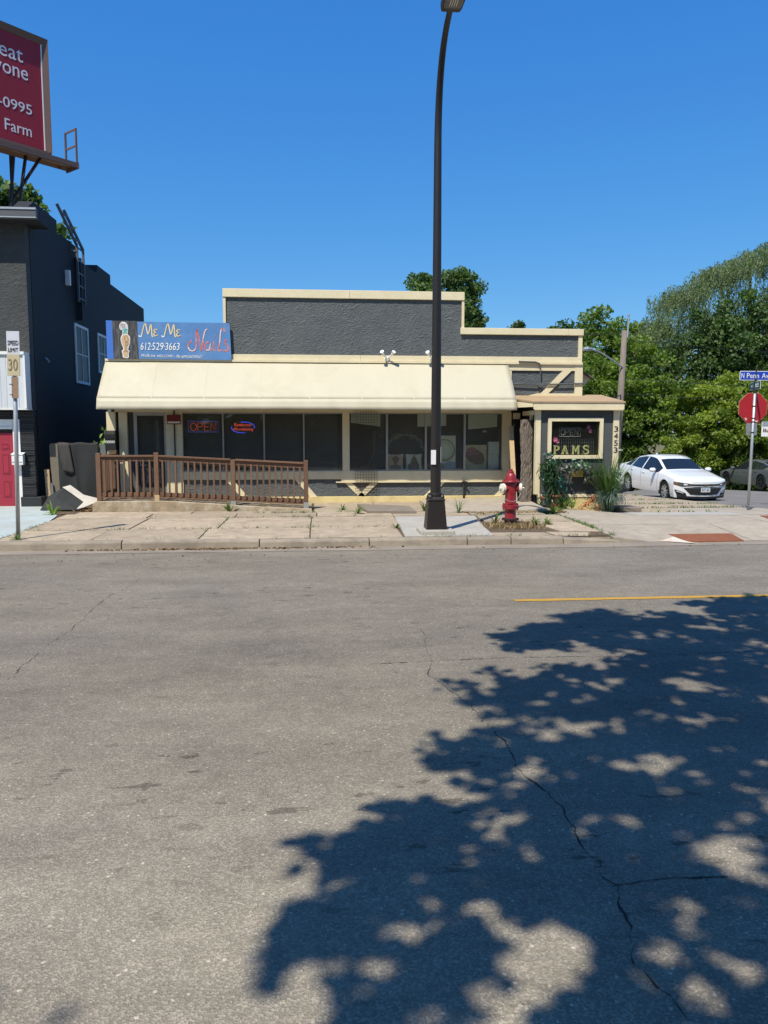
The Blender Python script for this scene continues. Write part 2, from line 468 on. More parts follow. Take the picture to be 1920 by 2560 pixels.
road = struct(MB().add([(-300, 0.6, 0), (300, 0.6, 0), (300, 11.2, 0), (-300, 11.2, 0)], [(0, 1, 2, 3)]).build('road', 'asphalt'))
mb = MB(); yy = [11.2, 14, 18, 22, 26, 30, 36, 42, 120]; v = []
for y in yy:
    v.append((4.2 if y < 14 else Xe(y) - 0.6, y, base(y))); v.append((20.6, y, base(y)))
mb.add(v, [(2 * i, 2 * i + 1, 2 * i + 3, 2 * i + 2) for i in range(len(yy) - 1)])
side = struct(mb.build('side_street', 'asphalt_side'))
# the near pavement behind the camera
near = struct(MB().box(-300, 300, -3.5, 0.55, -0.3, 0.11).build('near_pavement', 'concrete_tan'))

# painted centre line: a worn strip 4 mm up
g_ = np.random.default_rng(3); mb = MB(); v = []
xs = np.arange(2.02, 40, 0.12)
for x in xs: v += [(x, 7.55 + g_.normal(0, 0.003), 0.004), (x, 7.645 + g_.normal(0, 0.003), 0.004)]
mb.add(v, [(2 * i, 2 * i + 2, 2 * i + 3, 2 * i + 1) for i in range(len(xs) - 1)])
mb.build('centre_line', 'yellow_paint', road)

# cracks in the asphalt
def crack(path, w, seed, sub=0.035, branch=0):
    g = np.random.default_rng(seed); P = [np.array(p, float) for p in path]; pts = []
    for a, b in zip(P, P[1:]):
        k = max(2, int(np.linalg.norm(b - a) / sub))
        for i in range(k): pts.append(a + (b - a) * i / k)
    pts = np.array(pts); off = np.cumsum(g.normal(0, 0.009, len(pts))); off -= np.linspace(off[0], off[-1], len(pts))
    pts[:, 0] += off * 0.9 + g.normal(0, 0.004, len(pts))
    ww = w * 0.62 * (0.1 + 1.2 * np.abs(np.convolve(g.normal(0, 1, len(pts)), np.ones(5) / 3, 'same')))
    mb = MB(); v = []
    for p, q in zip(pts, ww): v += [(p[0] - q / 2, p[1] + g.normal(0, .004), 0.003), (p[0] + q / 2, p[1] + g.normal(0, .004), 0.003)]
    mb.add(v, [(2 * i, 2 * i + 1, 2 * i + 3, 2 * i + 2) for i in range(len(pts) - 1)])
    mb.build('crack', 'crack', road)
crack([(1.07, 2.0), (1.05, 2.09), (1.01, 2.2), (1.0, 2.27), (1.05, 2.42), (1.07, 2.56), (1.11, 2.66), (1.08, 2.72), (1.09, 2.87), (1.10, 3.09), (1.09, 3.25), (1.07, 3.46), (1.02, 3.70), (1.03, 4.02), (1.01, 4.23)], 0.013, 1)
crack([(1.01, 4.23), (0.95, 4.7), (0.81, 5.23), (0.87, 5.61), (0.91, 6.31), (0.9, 6.6)], 0.008, 2)
crack([(1.11, 2.66), (1.35, 2.69), (1.6, 2.68)], 0.003, 3)
crack([(-2.14, 5.41), (-2.15, 5.73), (-2.16, 6.1)], 0.012, 4)
crack([(-2.16, 6.3), (-2.15, 7.0), (-2.15, 7.46), (-2.11, 8.4), (-2.08, 9.27)], 0.006, 5)
crack([(0.4, 5.55), (1.4, 5.62), (2.4, 5.58), (4.2, 5.64)], 0.004, 6)
crack([(4.2, 2.5), (3.0, 3.6), (2.4, 4.7)], 0.006, 8)

# gutter pan, kerb stones
g = struct(MB().add([(-60, 11.15, 0.004), (-60, 11.47, 0.012), (4.7, 11.47, 0.012), (4.7, 11.15, 0.004)], [(0, 3, 2, 1)]).build('gutter', 'gutter'))
mb = MB(); v = []
for y0, y1, x in [(11.15, 11.50, 4.7), (11.2, 11.52, 6.2), (11.22, 11.5, 7.5), (11.4, 11.75, 8.3), (12.0, 12.35, 8.95)]:
    v += [(x, y0, 0.004), (x, y1, 0.016)]
mb.add(v, [(2 * i, 2 * i + 2, 2 * i + 3, 2 * i + 1) for i in range(4)])
mb.build('gutter_bend', 'gutter', g)
kerb = bpy.data.objects.new('kerb', None); col.objects.link(kerb); struct(kerb); ORG['kerb'] = Vector((0, 0, 0))
KX = [-30, -27, -24, -21, -18.5, -16, -13.8, -11.6, -9.3, -7.0, -4.9, -2.84, -0.84, 0.80, 2.30, 2.98, 3.8, 4.7]
for i, (a, b) in enumerate(zip(KX, KX[1:])):
    dz = random.uniform(-0.012, 0.006); dy = random.uniform(-0.008, 0.008)
    h0 = h1 = 0.13 + dz
    if i == len(KX) - 3: h1 -= 0.01
    if i == len(KX) - 2: h0 -= 0.02; h1 = 0.05
    mb = MB()
    prof = lambda h: [(11.455, 0.0), (11.468, h * 0.75), (11.482, h * 0.93), (11.51, h), (11.60, h + .004), (11.60, -0.1)]
    n_ = 6; A = prof(h0); B = prof(h1)
    mb.add([(a + 0.008, y + dy, z) for y, z in A] + [(b - 0.008, y + dy, z) for y, z in B],
           [tuple(range(n_)), tuple(range(n_, 2 * n_))[::-1]] + [(k, n_ + k, n_ + (k + 1) % n_, (k + 1) % n_) for k in range(n_)])
    mb.build('kerb_stone', 'curb', kerb)

# soil under the paving, seen in the joints
struct(MB().grid(lambda u, w: (-40 + 44.6 * u, 11.6 + 5.6 * w, S(11.6 + 5.6 * w) - 0.016), 8, 4).build('soil', 'soil'))

walk = bpy.data.objects.new('sidewalk', None); col.objects.link(walk); struct(walk); ORG['sidewalk'] = Vector((0, 0, 0))
def slab(poly, zf, mat, parent, name='slab', dz=0.0, tilt=(0, 0), n=1, thick=0.07):
    """four corners (counter clockwise) -> a paving slab following the ground"""
    A, B, C_, D = [np.array(p, float) for p in poly]; cen = (A + B + C_ + D) / 4
    N_ = n + 1; top = []
    for j in range(N_):
        for i in range(N_):
            u, w = i / n, j / n
            p = (A * (1 - u) + B * u) * (1 - w) + (D * (1 - u) + C_ * u) * w
            top.append((p[0], p[1], zf(p[0], p[1]) + dz + tilt[0] * (p[0] - cen[0]) + tilt[1] * (p[1] - cen[1])))
    f = [(j * N_ + i, j * N_ + i + 1, (j + 1) * N_ + i + 1, (j + 1) * N_ + i) for j in range(n) for i in range(n)]
    ring = [i for i in range(N_)] + [j * N_ + n for j in range(1, N_)] + [n * N_ + i for i in range(n - 1, -1, -1)] + [j * N_ for j in range(n - 1, 0, -1)]
    k = len(top); v = top + [(top[i][0], top[i][1], top[i][2] - thick) for i in ring]; m_ = len(ring)
    f += [(ring[a], k + a, k + (a + 1) % m_, ring[(a + 1) % m_]) for a in range(m_)]
    return make(name, v, f, mat, parent)
J = 0.011
def row(y0, y1, xs, zf, mat, parent, skip=(), skew=0.0, jz=0.006):
    for i, (a, b) in enumerate(zip(xs, xs[1:])):
        if i in skip: continue
        slab([(a + J, y0 + J), (b - J, y0 + J), (b - J + skew, y1 - J), (a + J + skew, y1 - J)], zf, mat, parent,
             dz=random.uniform(-jz, jz), tilt=(random.uniform(-.003, .003), random.uniform(-.003, .003)))
zs = lambda x, y: S(y)
row(11.61, 12.80, [-4.74, -3.34, -1.76, -0.09, 1.34], zs, 'concrete_tan', walk)
row(12.80, 14.33, [-4.73, -3.05, -1.62, -0.09, 1.44], zs, 'concrete_tan', walk, skew=0.02)
row(14.33, 15.02, [-4.72, -3.1, -1.5, 0.02, 1.46, 2.95, 4.4], zs, 'concrete_tan', walk)
row(15.02, 16.96, [-0.04, 1.25, 2.7, 4.4], zs, 'concrete_tan', walk)
row(15.02, 15.44, [-4.6, -2.4, -0.06], zs, 'concrete_tan', walk)
slab([(1.36, 11.61), (2.74, 11.61), (2.80, 12.52), (1.40, 12.58)], zs, 'concrete_new', walk, dz=0.012)
slab([(1.40, 12.60), (2.80, 12.54), (2.98, 14.18), (1.46, 14.15)], zs, 'concrete_new', walk, dz=0.010)
slab([(3.00, 13.35), (4.6, 13.30), (4.62, 14.31), (3.02, 14.31)], zs, 'concrete_tan', walk)
slab([(3.95, 12.05), (4.6, 12.05), (4.62, 13.28), (3.80, 13.30)], zs, 'concrete_tan', walk, dz=-.004)
slab([(2.76, 11.61), (3.7, 11.61), (3.65, 12.0), (2.8, 12.05)], zs, 'concrete_tan', walk, dz=-.01)
slab([(3.72, 11.61), (4.6, 11.61), (4.6, 12.02), (3.68, 12.0)], lambda x, y: corner_z(x, y), 'concrete_tan', walk)
# heaved dark slab by the lamp and the sloping slab at the shop door
slab([(1.0, 14.75), (1.95, 14.72), (1.9, 15.6), (0.86, 15.9)], zs, 'concrete_dark', walk, dz=0.055, tilt=(-0.01, 0.02))
slab([(2.4, 14.9), (4.55, 14.75), (4.6, 16.9), (2.3, 16.9)], zs, 'concrete_corner', walk, dz=0.05, tilt=(0.03, 0.025))

# painted apron in front of the neighbour
ap = struct(MB().add([(-40, 11.61, S(11.61)), (-4.78, 11.61, S(11.61)), (-4.72, 12.3, S(12.3)), (-4.70, 14.0, S(14)), (-4.85, 14.9, S(14.9)), (-5.2, 15.7, S(15.7)), (-5.2, 16.75, S(16.75)), (-40, 16.75, S(16.75))],
                     [(0, 1, 2, 3, 4, 5, 6, 7)]).build('painted_apron', 'apron_blue'))
# corner paving
cw = bpy.data.objects.new('corner_sidewalk', None); col.objects.link(cw); struct(cw); ORG['corner_sidewalk'] = Vector((0, 0, 0))
v = []; yy = np.concatenate([np.linspace(11.35, 15, 40), np.linspace(15.4, 44, 40)]); mb = MB()
for y in yy: v += [(4.6, y, corner_z(8, y) - 0.05), (6.3, y, corner_z(8, y) - 0.05), (Xe(y) - 0.02, y, corner_z(8, y) - 0.05)]
mb.add(v, [(3 * i + k, 3 * i + 1 + k, 3 * i + 4 + k, 3 * i + 3 + k) for i in range(len(yy) - 1) for k in (0, 1)])
mb.build('paving_bed', 'soil', cw)
def crow(y0, y1, xs, mat='concrete_corner', jz=0.004, n=4):
    for i, (a, b) in enumerate(zip(xs, xs[1:])):
        last = i == len(xs) - 2
        e0 = Xe(y0 + J) - 0.005 if last else b - J; e1 = Xe(y1 - J) - 0.005 if last else b - J
        slab([(a + J, y0 + J), (e0, y0 + J), (e1, y1 - J), (a + J, y1 - J)], corner_z, mat if isinstance(mat, str) else mat[i % len(mat)], cw, n=n,
             dz=random.uniform(-jz, jz), thick=0.16)
crow(11.50, 12.9, [4.62, 6.9, 9])
crow(12.9, 14.45, [4.64, 6.35, 8.1, 10])
crow(14.45, 15.55, [4.62, 6.3, 8.6, 10], ['concrete_corner', 'concrete_new', 'concrete_corner'])
crow(15.55, 17.3, [6.42, 7.9, 9.2, 10], ['concrete_tan', 'concrete_corner', 'concrete_corner'])
crow(17.3, 19.3, [6.42, 7.6, 8.9, 9.9, 10.4], 'concrete_tan', 0.012)
crow(19.3, 22.0, [6.42, 7.5, 8.7, 9.7, 10.6], 'concrete_tan', 0.014)
crow(22.0, 25.5, [6.42, 7.6, 8.9, 10.0, 11], 'concrete_tan', 0.014)
crow(25.5, 31, [6.42, 8, 9.3, 10.5, 11.5], 'concrete_tan', 0.012)
crow(31, 40, [6.42, 8.5, 10.2, 12], 'concrete_tan', 0.01)
# step block beside the shop corner
box('step_block', 'concrete_dark', cw, 6.42, 6.86, 15.62, 16.2, -0.1, 0.155, 0.015)
# rusty tactile plate and the old paint beside it
pl = thing('tactile_plate', 'rusty brown iron tactile plate set into the kerb ramp', 'tactile plate', (6.2, 11.7, 0.03))
z_ = lambda x, y: corner_z(x, y) + 0.010
P4 = [(5.80, 11.42), (6.72, 11.46), (6.84, 12.05), (5.76, 12.05)]
slab(P4, z_, 'rust_plate', pl, 'plate', thick=0.03, n=3)
mb = MB()
for i in range(17):
    for j in range(9):
        u, w = (i + .5) / 17, (j + .5) / 9
        x = (P4[0][0] * (1 - u) + P4[1][0] * u) * (1 - w) + (P4[3][0] * (1 - u) + P4[2][0] * u) * w
        y = (P4[0][1] * (1 - u) + P4[1][1] * u) * (1 - w) + (P4[3][1] * (1 - u) + P4[2][1] * u) * w
        mb.lathe([(0.014, 0), (0.009, 0.006)], (x, y, z_(x, y)), 6)
tag(mb.build('bumps', 'rust_plate', pl), 'raised domes of the plate', kind='stuff')
slab([(5.40, 11.56), (5.86, 11.27), (5.795, 11.43), (5.755, 11.86)], lambda x, y: corner_z(x, max(y, 11.3)) + 0.007, 'white_paint_old', cw, 'paint_patch', thick=0.004, n=3)
# second plate round the corner, half out of view
slab([(8.36, 13.5), (9.3, 13.6), (9.35, 14.2), (8.52, 14.02)], lambda x, y: corner_z(x, y) + 0.008, 'rust_plate',
     thing('tactile_plate', 'rusty tactile plate at the right edge of the picture', 'tactile plate', (9, 13.7, 0.1)), 'plate', thick=0.03, n=3)
# ---------------------------------------------------------------- building materials
def stucco_mat(name, c, amt=0.9, sc=9.0):
    m = M(name, c, 0.75, 0.16, 3.5, spec=0.35, stain=(c[0] * 1.35, c[1] * 1.3, c[2] * 1.25), stain_scale=1.1, stain_amt=0.6)
    n = m.node_tree.nodes; l = m.node_tree.links; p = n['Principled BSDF']
    tc = n.new('ShaderNodeTexCoord'); mp = n.new('ShaderNodeMapping'); mp.inputs['Scale'].default_value = (0.75, 1, 1.25)
    l.new(tc.outputs['Object'], mp.inputs[0])
    a = n.new('ShaderNodeTexNoise'); a.inputs['Scale'].default_value = sc; a.inputs['Detail'].default_value = 3; a.inputs['Distortion'].default_value = 1.6
    b = n.new('ShaderNodeTexNoise'); b.inputs['Scale'].default_value = sc * 3.2; b.inputs['Detail'].default_value = 3; b.inputs['Distortion'].default_value = 0.8
    l.new(mp.outputs[0], a.inputs['Vector']); l.new(mp.outputs[0], b.inputs['Vector'])
    ab = n.new('ShaderNodeMath'); ab.operation = 'SUBTRACT'; l.new(a.outputs[0], ab.inputs[0]); ab.inputs[1].default_value = 0.5
    ab2 = n.new('ShaderNodeMath'); ab2.operation = 'ABSOLUTE'; l.new(ab.outputs[0], ab2.inputs[0])
    mm = n.new('ShaderNodeMath'); mm.operation = 'MULTIPLY_ADD'; l.new(b.outputs[0], mm.inputs[0]); mm.inputs[1].default_value = 0.35; l.new(ab2.outputs[0], mm.inputs[2])
    bp = n.new('ShaderNodeBump'); bp.inputs['Strength'].default_value = amt; bp.inputs['Distance'].default_value = 0.05
    l.new(mm.outputs[0], bp.inputs['Height']); l.new(bp.outputs[0], p.inputs['Normal'])
    return m
stucco_mat('stucco', (0.098, 0.110, 0.114), 0.9, 8.0)
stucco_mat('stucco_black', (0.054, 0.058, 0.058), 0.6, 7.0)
M('cream', (0.72, 0.635, 0.425), 0.6, 0.07, 4, 0.10, 30, stain=(0.62, 0.53, 0.335), stain_scale=2.5, stain_amt=0.5)
M('cream_base', (0.70, 0.57, 0.28), 0.7, 0.08, 5, 0.25, 30, stain=(0.50, 0.38, 0.17), stain_scale=3.5, stain_amt=0.6)
M('awning', (0.53, 0.488, 0.365), 0.55, 0.025, 1.2, 0.05, 4, spec=0.3, stain=(0.45, 0.405, 0.285), stain_scale=1.4, stain_amt=0.55, stretch=(1, 1, 0.35))
M('aluminium', (0.42, 0.42, 0.40), 0.4, 0.06, 12, metal=0.7)
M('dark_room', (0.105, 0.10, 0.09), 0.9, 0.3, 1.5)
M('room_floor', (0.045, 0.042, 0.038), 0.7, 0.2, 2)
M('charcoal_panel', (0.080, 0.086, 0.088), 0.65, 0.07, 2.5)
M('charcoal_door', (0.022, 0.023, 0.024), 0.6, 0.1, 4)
M('tan_roof', (0.40, 0.285, 0.165), 0.85, 0.12, 10, 0.2, 60, stain=(0.30, 0.205, 0.115), stain_scale=5)
M('roofing', (0.12, 0.11, 0.10), 0.9, 0.15, 8)
M('brown_wood', (0.165, 0.093, 0.057), 0.6, 0.2, 9, 0.2, 60, stretch=(3, 3, 0.6), rand=0.12)
M('bare_wood', (0.50, 0.36, 0.20), 0.7, 0.15, 12)
M('galv', (0.45, 0.47, 0.48), 0.45, 0.12, 18, metal=0.55)
M('ramp_concrete', (0.31, 0.24, 0.155), 0.9, 0.3, 5, 0.45, 40, stain=(0.47, 0.42, 0.33), stain_scale=3.4, stain_amt=0.85)
M('black_paint', (0.018, 0.018, 0.019), 0.5, 0.1, 6)
M('white_paint', (0.78, 0.77, 0.73), 0.5, 0.05, 6)
M('dark_metal', (0.045, 0.042, 0.040), 0.5, 0.15, 12, metal=0.3)
M('sign_red', (0.16, 0.022, 0.022), 0.6, 0.2, 8)
M('paper', (0.72, 0.71, 0.68), 0.8, 0.08, 20)
glass_mat('shop_glass', (0.88, 0.92, 0.89), 1.5, 0.085)
glass_mat('porch_glass', (0.92, 0.95, 0.93), 1.4, 0.012)
glass_mat('pane_glass', (0.55, 0.6, 0.6), 1.5, 0.02)

# ---------------------------------------------------------------- the shop
B = thing('shop_building', 'low charcoal stucco shop with cream trim and a long cream awning', 'building', (0.8, 17.0, 0.18))
WY = 17.0
# stucco front above the awning (stepped parapet), with depth
MB().prism([(-1.88, 3.36), (5.91, 3.36), (5.91, 3.90), (3.24, 3.90), (3.24, 4.62), (-1.88, 4.62)], 'y', WY, WY + 0.28).build('wall', 'stucco', B)
MB().prism([(4.22, 2.40), (5.82, 2.40), (5.82, 3.12), (4.22, 3.12)], 'y', WY, WY + 0.25).build('wall', 'stucco', B)
MB().prism([(-2.95, 0.30), (4.36, 0.30), (4.36, 0.70), (-2.95, 0.70)], 'y', WY, WY + 0.2).build('wall', 'stucco', B)
# side and rear walls and the flat roof
box('side_wall', 'stucco', B, 5.62, 5.88, 17.26, 27.0, 0.0, 3.36)
box('side_wall', 'stucco', B, -4.42, -4.25, 17.06, 27.0, 0.05, 3.22)
box('rear_wall', 'stucco', B, -4.25, 5.62, 26.8, 27.0, 0.0, 3.2)
box('roof', 'roofing', B, -4.25, 5.62, 17.1, 26.8, 3.10, 3.20)
box('parapet_rear', 'stucco', B, -1.88, 3.24, 17.285, 17.6, 3.25, 4.5)
for x0, x1, r_ in ((3.3, 4.6, 4.06), (4.62, 5.7, 4.055)):
    MB().prism([(17.3, 3.95), (17.9, 4.03), (17.9, 3.9), (17.3, 3.9)], 'x', x0, x1).build('roof_edge', 'roofing', B)
# copings
def coping(x0, x1, z0, z1, y0=WY - 0.05, y1=WY + 0.33):
    box('coping', 'cream', B, x0, x1, y0, y1, z0, z1, 0.006)
coping(-1.93, 0.772, 4.60, 4.775); coping(0.776, 3.28, 4.602, 4.777)
coping(3.20, 5.62, 3.875, 4.015, WY - 0.06); coping(5.623, 5.97, 3.875, 4.015, WY - 0.06)
for x0, x1, z0, z1 in ((-1.93, -1.872, 3.4, 4.598), (3.225, 3.28, 4.016, 4.60), (5.865, 5.955, 3.37, 3.873)):
    box('corner_trim', 'cream', B, x0, x1, WY - 0.03, WY + 0.31, z0, z1)
# trim band over the awning, and its lower lip
box('trim_band', 'cream', B, -1.80, 1.0, WY - 0.035, WY + 0.02, 3.285, 3.40, 0.004)
box('trim_band', 'cream', B, 1.003, 5.955, WY - 0.037, WY + 0.02, 3.285, 3.40, 0.004)
box('trim_lip', 'cream', B, -4.4, 5.96, WY - 0.075, WY + 0.01, 3.235, 3.283)
# half timbering to the right of the awning
box('timber', 'cream', B, 4.24, 5.80, WY - 0.035, WY + 0.01, 3.10, 3.233)
box('timber', 'cream', B, 5.80, 5.975, WY - 0.04, WY + 0.26, 2.42, 3.233)
box('timber', 'cream', B, 4.95, 5.80, WY - 0.035, WY + 0.01, 2.50, 2.60)
MB().prism([(5.03, 2.60), (5.20, 2.60), (5.72, 3.10), (5.52, 3.10)], 'y', WY - 0.034, WY + 0.01).build('timber', 'cream', B)
MB().prism([(4.24, 2.33), (4.95, 2.50), (4.95, 2.60), (4.24, 2.43)], 'y', WY - 0.034, WY + 0.01).build('timber', 'cream', B)
MB().tube([(4.28, 16.945, 2.80), (5.0, 16.94, 2.79), (5.97, 16.935, 2.82), (6.1, 17.3, 2.83)], 0.017, 6).build('conduit', 'stucco', B)
MB().tube([(5.0, 16.94, 2.79), (5.0, 16.93, 3.16), (4.97, 16.92, 3.25), (4.88, 16.91, 3.285), (4.5, 16.91, 3.292)], 0.016, 6).build('conduit', 'stucco', B)
MB().lathe([(0.0, -0.02), (0.055, -0.02), (0.055, 0.03), (0, 0.03)], (5.0, 16.95, 2.79), 10, 'y', cap=False).build('junction_box', 'stucco', B)
# small side gable peeping past the right corner
MB().prism([(5.99, 2.62), (6.03, 2.58), (6.38, 2.98), (6.0, 3.22)], 'y', 17.6, 17.66).build('side_gable', 'cream', B)
MB().add([(5.96, 17.5, 3.24), (6.42, 17.5, 2.97), (6.42, 19.5, 2.97), (5.96, 19.5, 3.24), (5.96, 17.5, 3.27), (6.43, 17.5, 3.0), (6.43, 19.5, 3.0), (5.96, 19.5, 3.27)],
         [(0, 3, 2, 1), (4, 5, 6, 7), (0, 1, 5, 4), (1, 2, 6, 5), (2, 3, 7, 6), (3, 0, 4, 7)]).build('side_roof', 'roofing', B)

# awning: cloth over a frame, a little slack between the ribs
g_ = np.random.default_rng(5); ph = g_.uniform(0, 6.28, 8)
def slack(u, w):
    a = 0
    for k in range(1, 7): a += math.sin(k * 5.3 * u + ph[k]) * math.sin(2.1 * w * k * 0.6 + ph[k - 1]) / k
    return a * 0.014 * math.sin(math.pi * min(max(w, 0), 1)) - 0.006 * abs(math.sin(math.pi * u * 9)) * math.sin(math.pi * w)
X0, X1 = -4.40, 4.27
aw = MB().grid(lambda u, w: (X0 + (X1 - X0) * u, 16.975 - 0.775 * w - slack(u, w) * 0.7, 3.245 - 0.82 * w + slack(u, w)), 80, 10).build('awning', 'awning', B, smooth=True, solid=0.006)
MB().grid(lambda u, w: (X0 + (X1 - X0) * u, 16.2 - .065 * w + 0.006 * math.sin(u * 60) * w + 0.004 * math.sin(u * 171), 2.424 - 0.222 * w - 0.006 * math.sin(u * 8.3 + 1) * w), 90, 3).build('valance', 'awning', aw, smooth=True, solid=0.006)
for k in range(1, 8):
    x = X0 + (X1 - X0) * k / 8 + random.uniform(-.04, .04)
    MB().grid(lambda u, w: (x - .012 + .024 * u, 16.975 - 0.775 * w - slack((x - X0) / (X1 - X0), w) * 0.7 - .0045, 3.245 - 0.82 * w + slack((x - X0) / (X1 - X0), w) + .0045), 1, 10).build('seam', 'awning', aw)
for x in (X0, X1):
    mb = MB(); mb.add([(x, 16.97, 3.24), (x, 16.2, 2.424), (x, 16.137, 2.205), (x, 16.97, 2.205)], [(0, 1, 2, 3)])
    mb.build('awning_end', 'awning', aw, solid=0.006)
box('awning_rail', 'galv', aw, X0 + .02, X1 - .02, 16.215, 16.245, 2.21, 2.24)
# soffit / header behind the awning
box('header', 'cream', B, -4.25, 4.36, WY - 0.03, WY + 0.12, 2.165, 3.22)
# posts and piers in the shade
box('pier', 'cream', B, -4.42, -4.235, WY - 0.06, WY + 0.06, 0.2, 2.165)
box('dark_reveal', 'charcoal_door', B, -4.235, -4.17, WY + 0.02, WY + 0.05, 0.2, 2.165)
box('pier', 'cream', B, -4.17, -4.0, WY - 0.05, WY + 0.1, 0.2, 2.165)
box('side_panel', 'charcoal_panel', B, -4.0, -3.87, WY + 0.05, WY + 0.1, 0.2, 2.165)
# door: aluminium and glass
D = MB().box(-3.87, -3.80, WY + 0.0, WY + 0.06, 0.3, 2.165).box(-3.235, -3.19, WY + 0.0, WY + 0.06, 0.3, 2.165).box(-3.80, -3.235, WY + 0.0, WY + 0.06, 2.09, 2.165).build('door_frame', 'aluminium', B)
MB().box(-3.80, -3.235, WY + 0.015, WY + 0.045, 0.32, 0.45).box(-3.795, -3.76, WY + 0.012, WY + 0.048, 0.45, 2.088).box(-3.272, -3.237, WY + 0.012, WY + 0.048, 0.45, 2.088).box(-3.76, -3.272, WY + 0.012, WY + 0.048, 2.0, 2.088).build('door', 'dark_metal', D)
box('door_glass', 'shop_glass', D, -3.76, -3.272, WY + 0.028, WY + 0.034, 0.45, 2.0)
MB().tube([(-3.74, WY + 0.01, 1.02), (-3.74, WY - 0.05, 1.02), (-3.74, WY - 0.05, 1.22), (-3.74, WY + 0.01, 1.22)], 0.010, 6).tube([(-3.74, WY - 0.05, 1.03), (-3.62, WY - 0.05, 1.03)], 0.009, 6).build('door_handle', 'galv', D)
box('pier', 'cream', B, -3.19, -2.845, WY - 0.03, WY + 0.1, 0.2, 2.165)
MB().tube([(-3.005, WY - 0.05, 0.3), (-3.005, WY - 0.05, 2.2)], 0.016, 6).build('downpipe', 'dark_metal', B)
nb = thing('notice_board', 'small dark red notice with a white strip between door and window', 'sign', (-3.01, 16.94, 2.0))
box('board', 'sign_red', nb, -3.155, -2.865, WY - 0.085, WY - 0.068, 1.905, 2.105)
box('strip', 'paper', nb, -3.14, -2.88, WY - 0.09, WY - 0.0865, 1.925, 1.965)
# shop windows
WX = [(-2.845, -1.995), (-1.975, -1.115), (-1.095, -0.255), (-0.235, 0.60), (0.755, 1.565), (1.60, 2.43), (2.47, 3.30), (3.345, 4.18)]
for a, b in WX:
    box('window_pane', 'shop_glass', B, a + 0.006, b - 0.006, WY + 0.030, WY + 0.036, 0.915, 2.135)
for a in (-1.985, -1.105, -0.245, 1.583, 2.45, 3.322):
    w_ = 0.010 if a < 0 else 0.018
    box('mullion', 'aluminium', B, a - w_ - .006, a + w_ + .006, WY - 0.006, WY + 0.05, 0.905, 2.15)
for x0, x1 in ((-2.845, 0.60), (0.755, 4.18)):
    MB().box(x0, x1, WY - 0.002, WY + 0.05, 2.135, 2.163).box(x0, x1, WY - 0.002, WY + 0.05, 0.885, 0.912).build('window_frame', 'aluminium', B)
box('pier', 'cream', B, 0.60, 0.755, WY - 0.034, WY + 0.1, 0.70, 2.164)
box('pier', 'cream', B, 4.18, 4.37, WY - 0.034, WY + 0.1, 0.64, 2.164)
box('window_sill', 'cream', B, -2.845, 0.56, WY - 0.036, WY + 0.08, 0.705, 0.884, 0.004)
box('window_sill', 'cream', B, 0.562, 4.18, WY - 0.042, WY + 0.08, 0.655, 0.884, 0.004)
box('sill_lip', 'cream', B, 0.45, 4.3, WY - 0.06, WY - 0.002, 0.628, 0.654)
# braces on the lower wall, base course
for x0, s in ((0.63, 1), (1.40, -1), (2.90, -1), (-1.95, 1), (-0.45, 1), (4.5, -1)):
    d = 0.33 * s; z1 = 0.64 if x0 > 0 else 0.704
    MB().prism([(x0, z1), (x0 + 0.16, z1), (x0 + 0.16 + d, 0.315), (x0 + d, 0.315)] if s > 0 else [(x0, z1), (x0 - 0.16, z1), (x0 - 0.16 + d, 0.315), (x0 + d, 0.315)][::1], 'y', WY - 0.022, WY + 0.01).build('brace', 'cream', B)
rb = np.random.default_rng(9)
mb = MB(); xs = np.linspace(-2.9, 4.38, 60); v = []
for x in xs: v += [(x, WY - 0.045, 0.10), (x, WY - 0.045 + rb.normal(0, .003), 0.318 + rb.normal(0, .003)), (x, WY + 0.02, 0.325)]
mb.add(v, [(3 * i + k, 3 * i + 3 + k, 3 * i + 4 + k, 3 * i + 1 + k) for i in range(len(xs) - 1) for k in (0, 1)])
mb.build('base_course', 'cream_base', B)
MB().tube([(3.30, 16.93, 0.2), (3.30, 16.93, 0.62), (3.31, 16.90, 0.645), (3.36, 16.86, 0.63)], 0.02, 6).lathe([(0.0, 0), (0.04, 0.005), (0.045, 0.02), (0.02, 0.05), (0, 0.055)], (3.30, 16.93, 0.62), 10).build('vent_pipe', 'dark_metal', B)
# room behind the glass
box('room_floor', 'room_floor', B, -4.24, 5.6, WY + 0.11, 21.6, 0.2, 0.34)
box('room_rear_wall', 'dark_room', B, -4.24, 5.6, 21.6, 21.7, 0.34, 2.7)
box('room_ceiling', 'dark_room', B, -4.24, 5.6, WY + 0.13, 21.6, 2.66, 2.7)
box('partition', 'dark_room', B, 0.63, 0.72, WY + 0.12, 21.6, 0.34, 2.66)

# lean-to vestibule on the corner
VY = 15.92
MB().prism([(4.72, 0.42), (6.30, 0.42), (6.30, 1.19), (6.06, 1.19), (6.06, 1.19), (4.90, 1.19), (4.72, 1.19)], 'y', VY, VY + 0.1).build('porch_wall', 'charcoal_panel', B)
box('porch_wall', 'charcoal_panel', B, 4.72, 4.90, VY, VY + 0.1, 1.192, 2.02); box('porch_wall', 'charcoal_panel', B, 6.06, 6.30, VY, VY + 0.1, 1.192, 2.02)
box('porch_wall', 'charcoal_panel', B, 4.72, 6.30, VY, VY + 0.1, 2.022, 2.28)
box('porch_base', 'cream_base', B, 4.70, 6.36, VY - 0.03, VY + 0.12, 0.05, 0.36); box('porch_base', 'cream', B, 4.69, 6.37, VY - 0.045, VY + 0.13, 0.362, 0.425)
box('corner_post', 'cream', B, 4.62, 4.725, VY - 0.03, VY + 0.1, 0.426, 2.30)
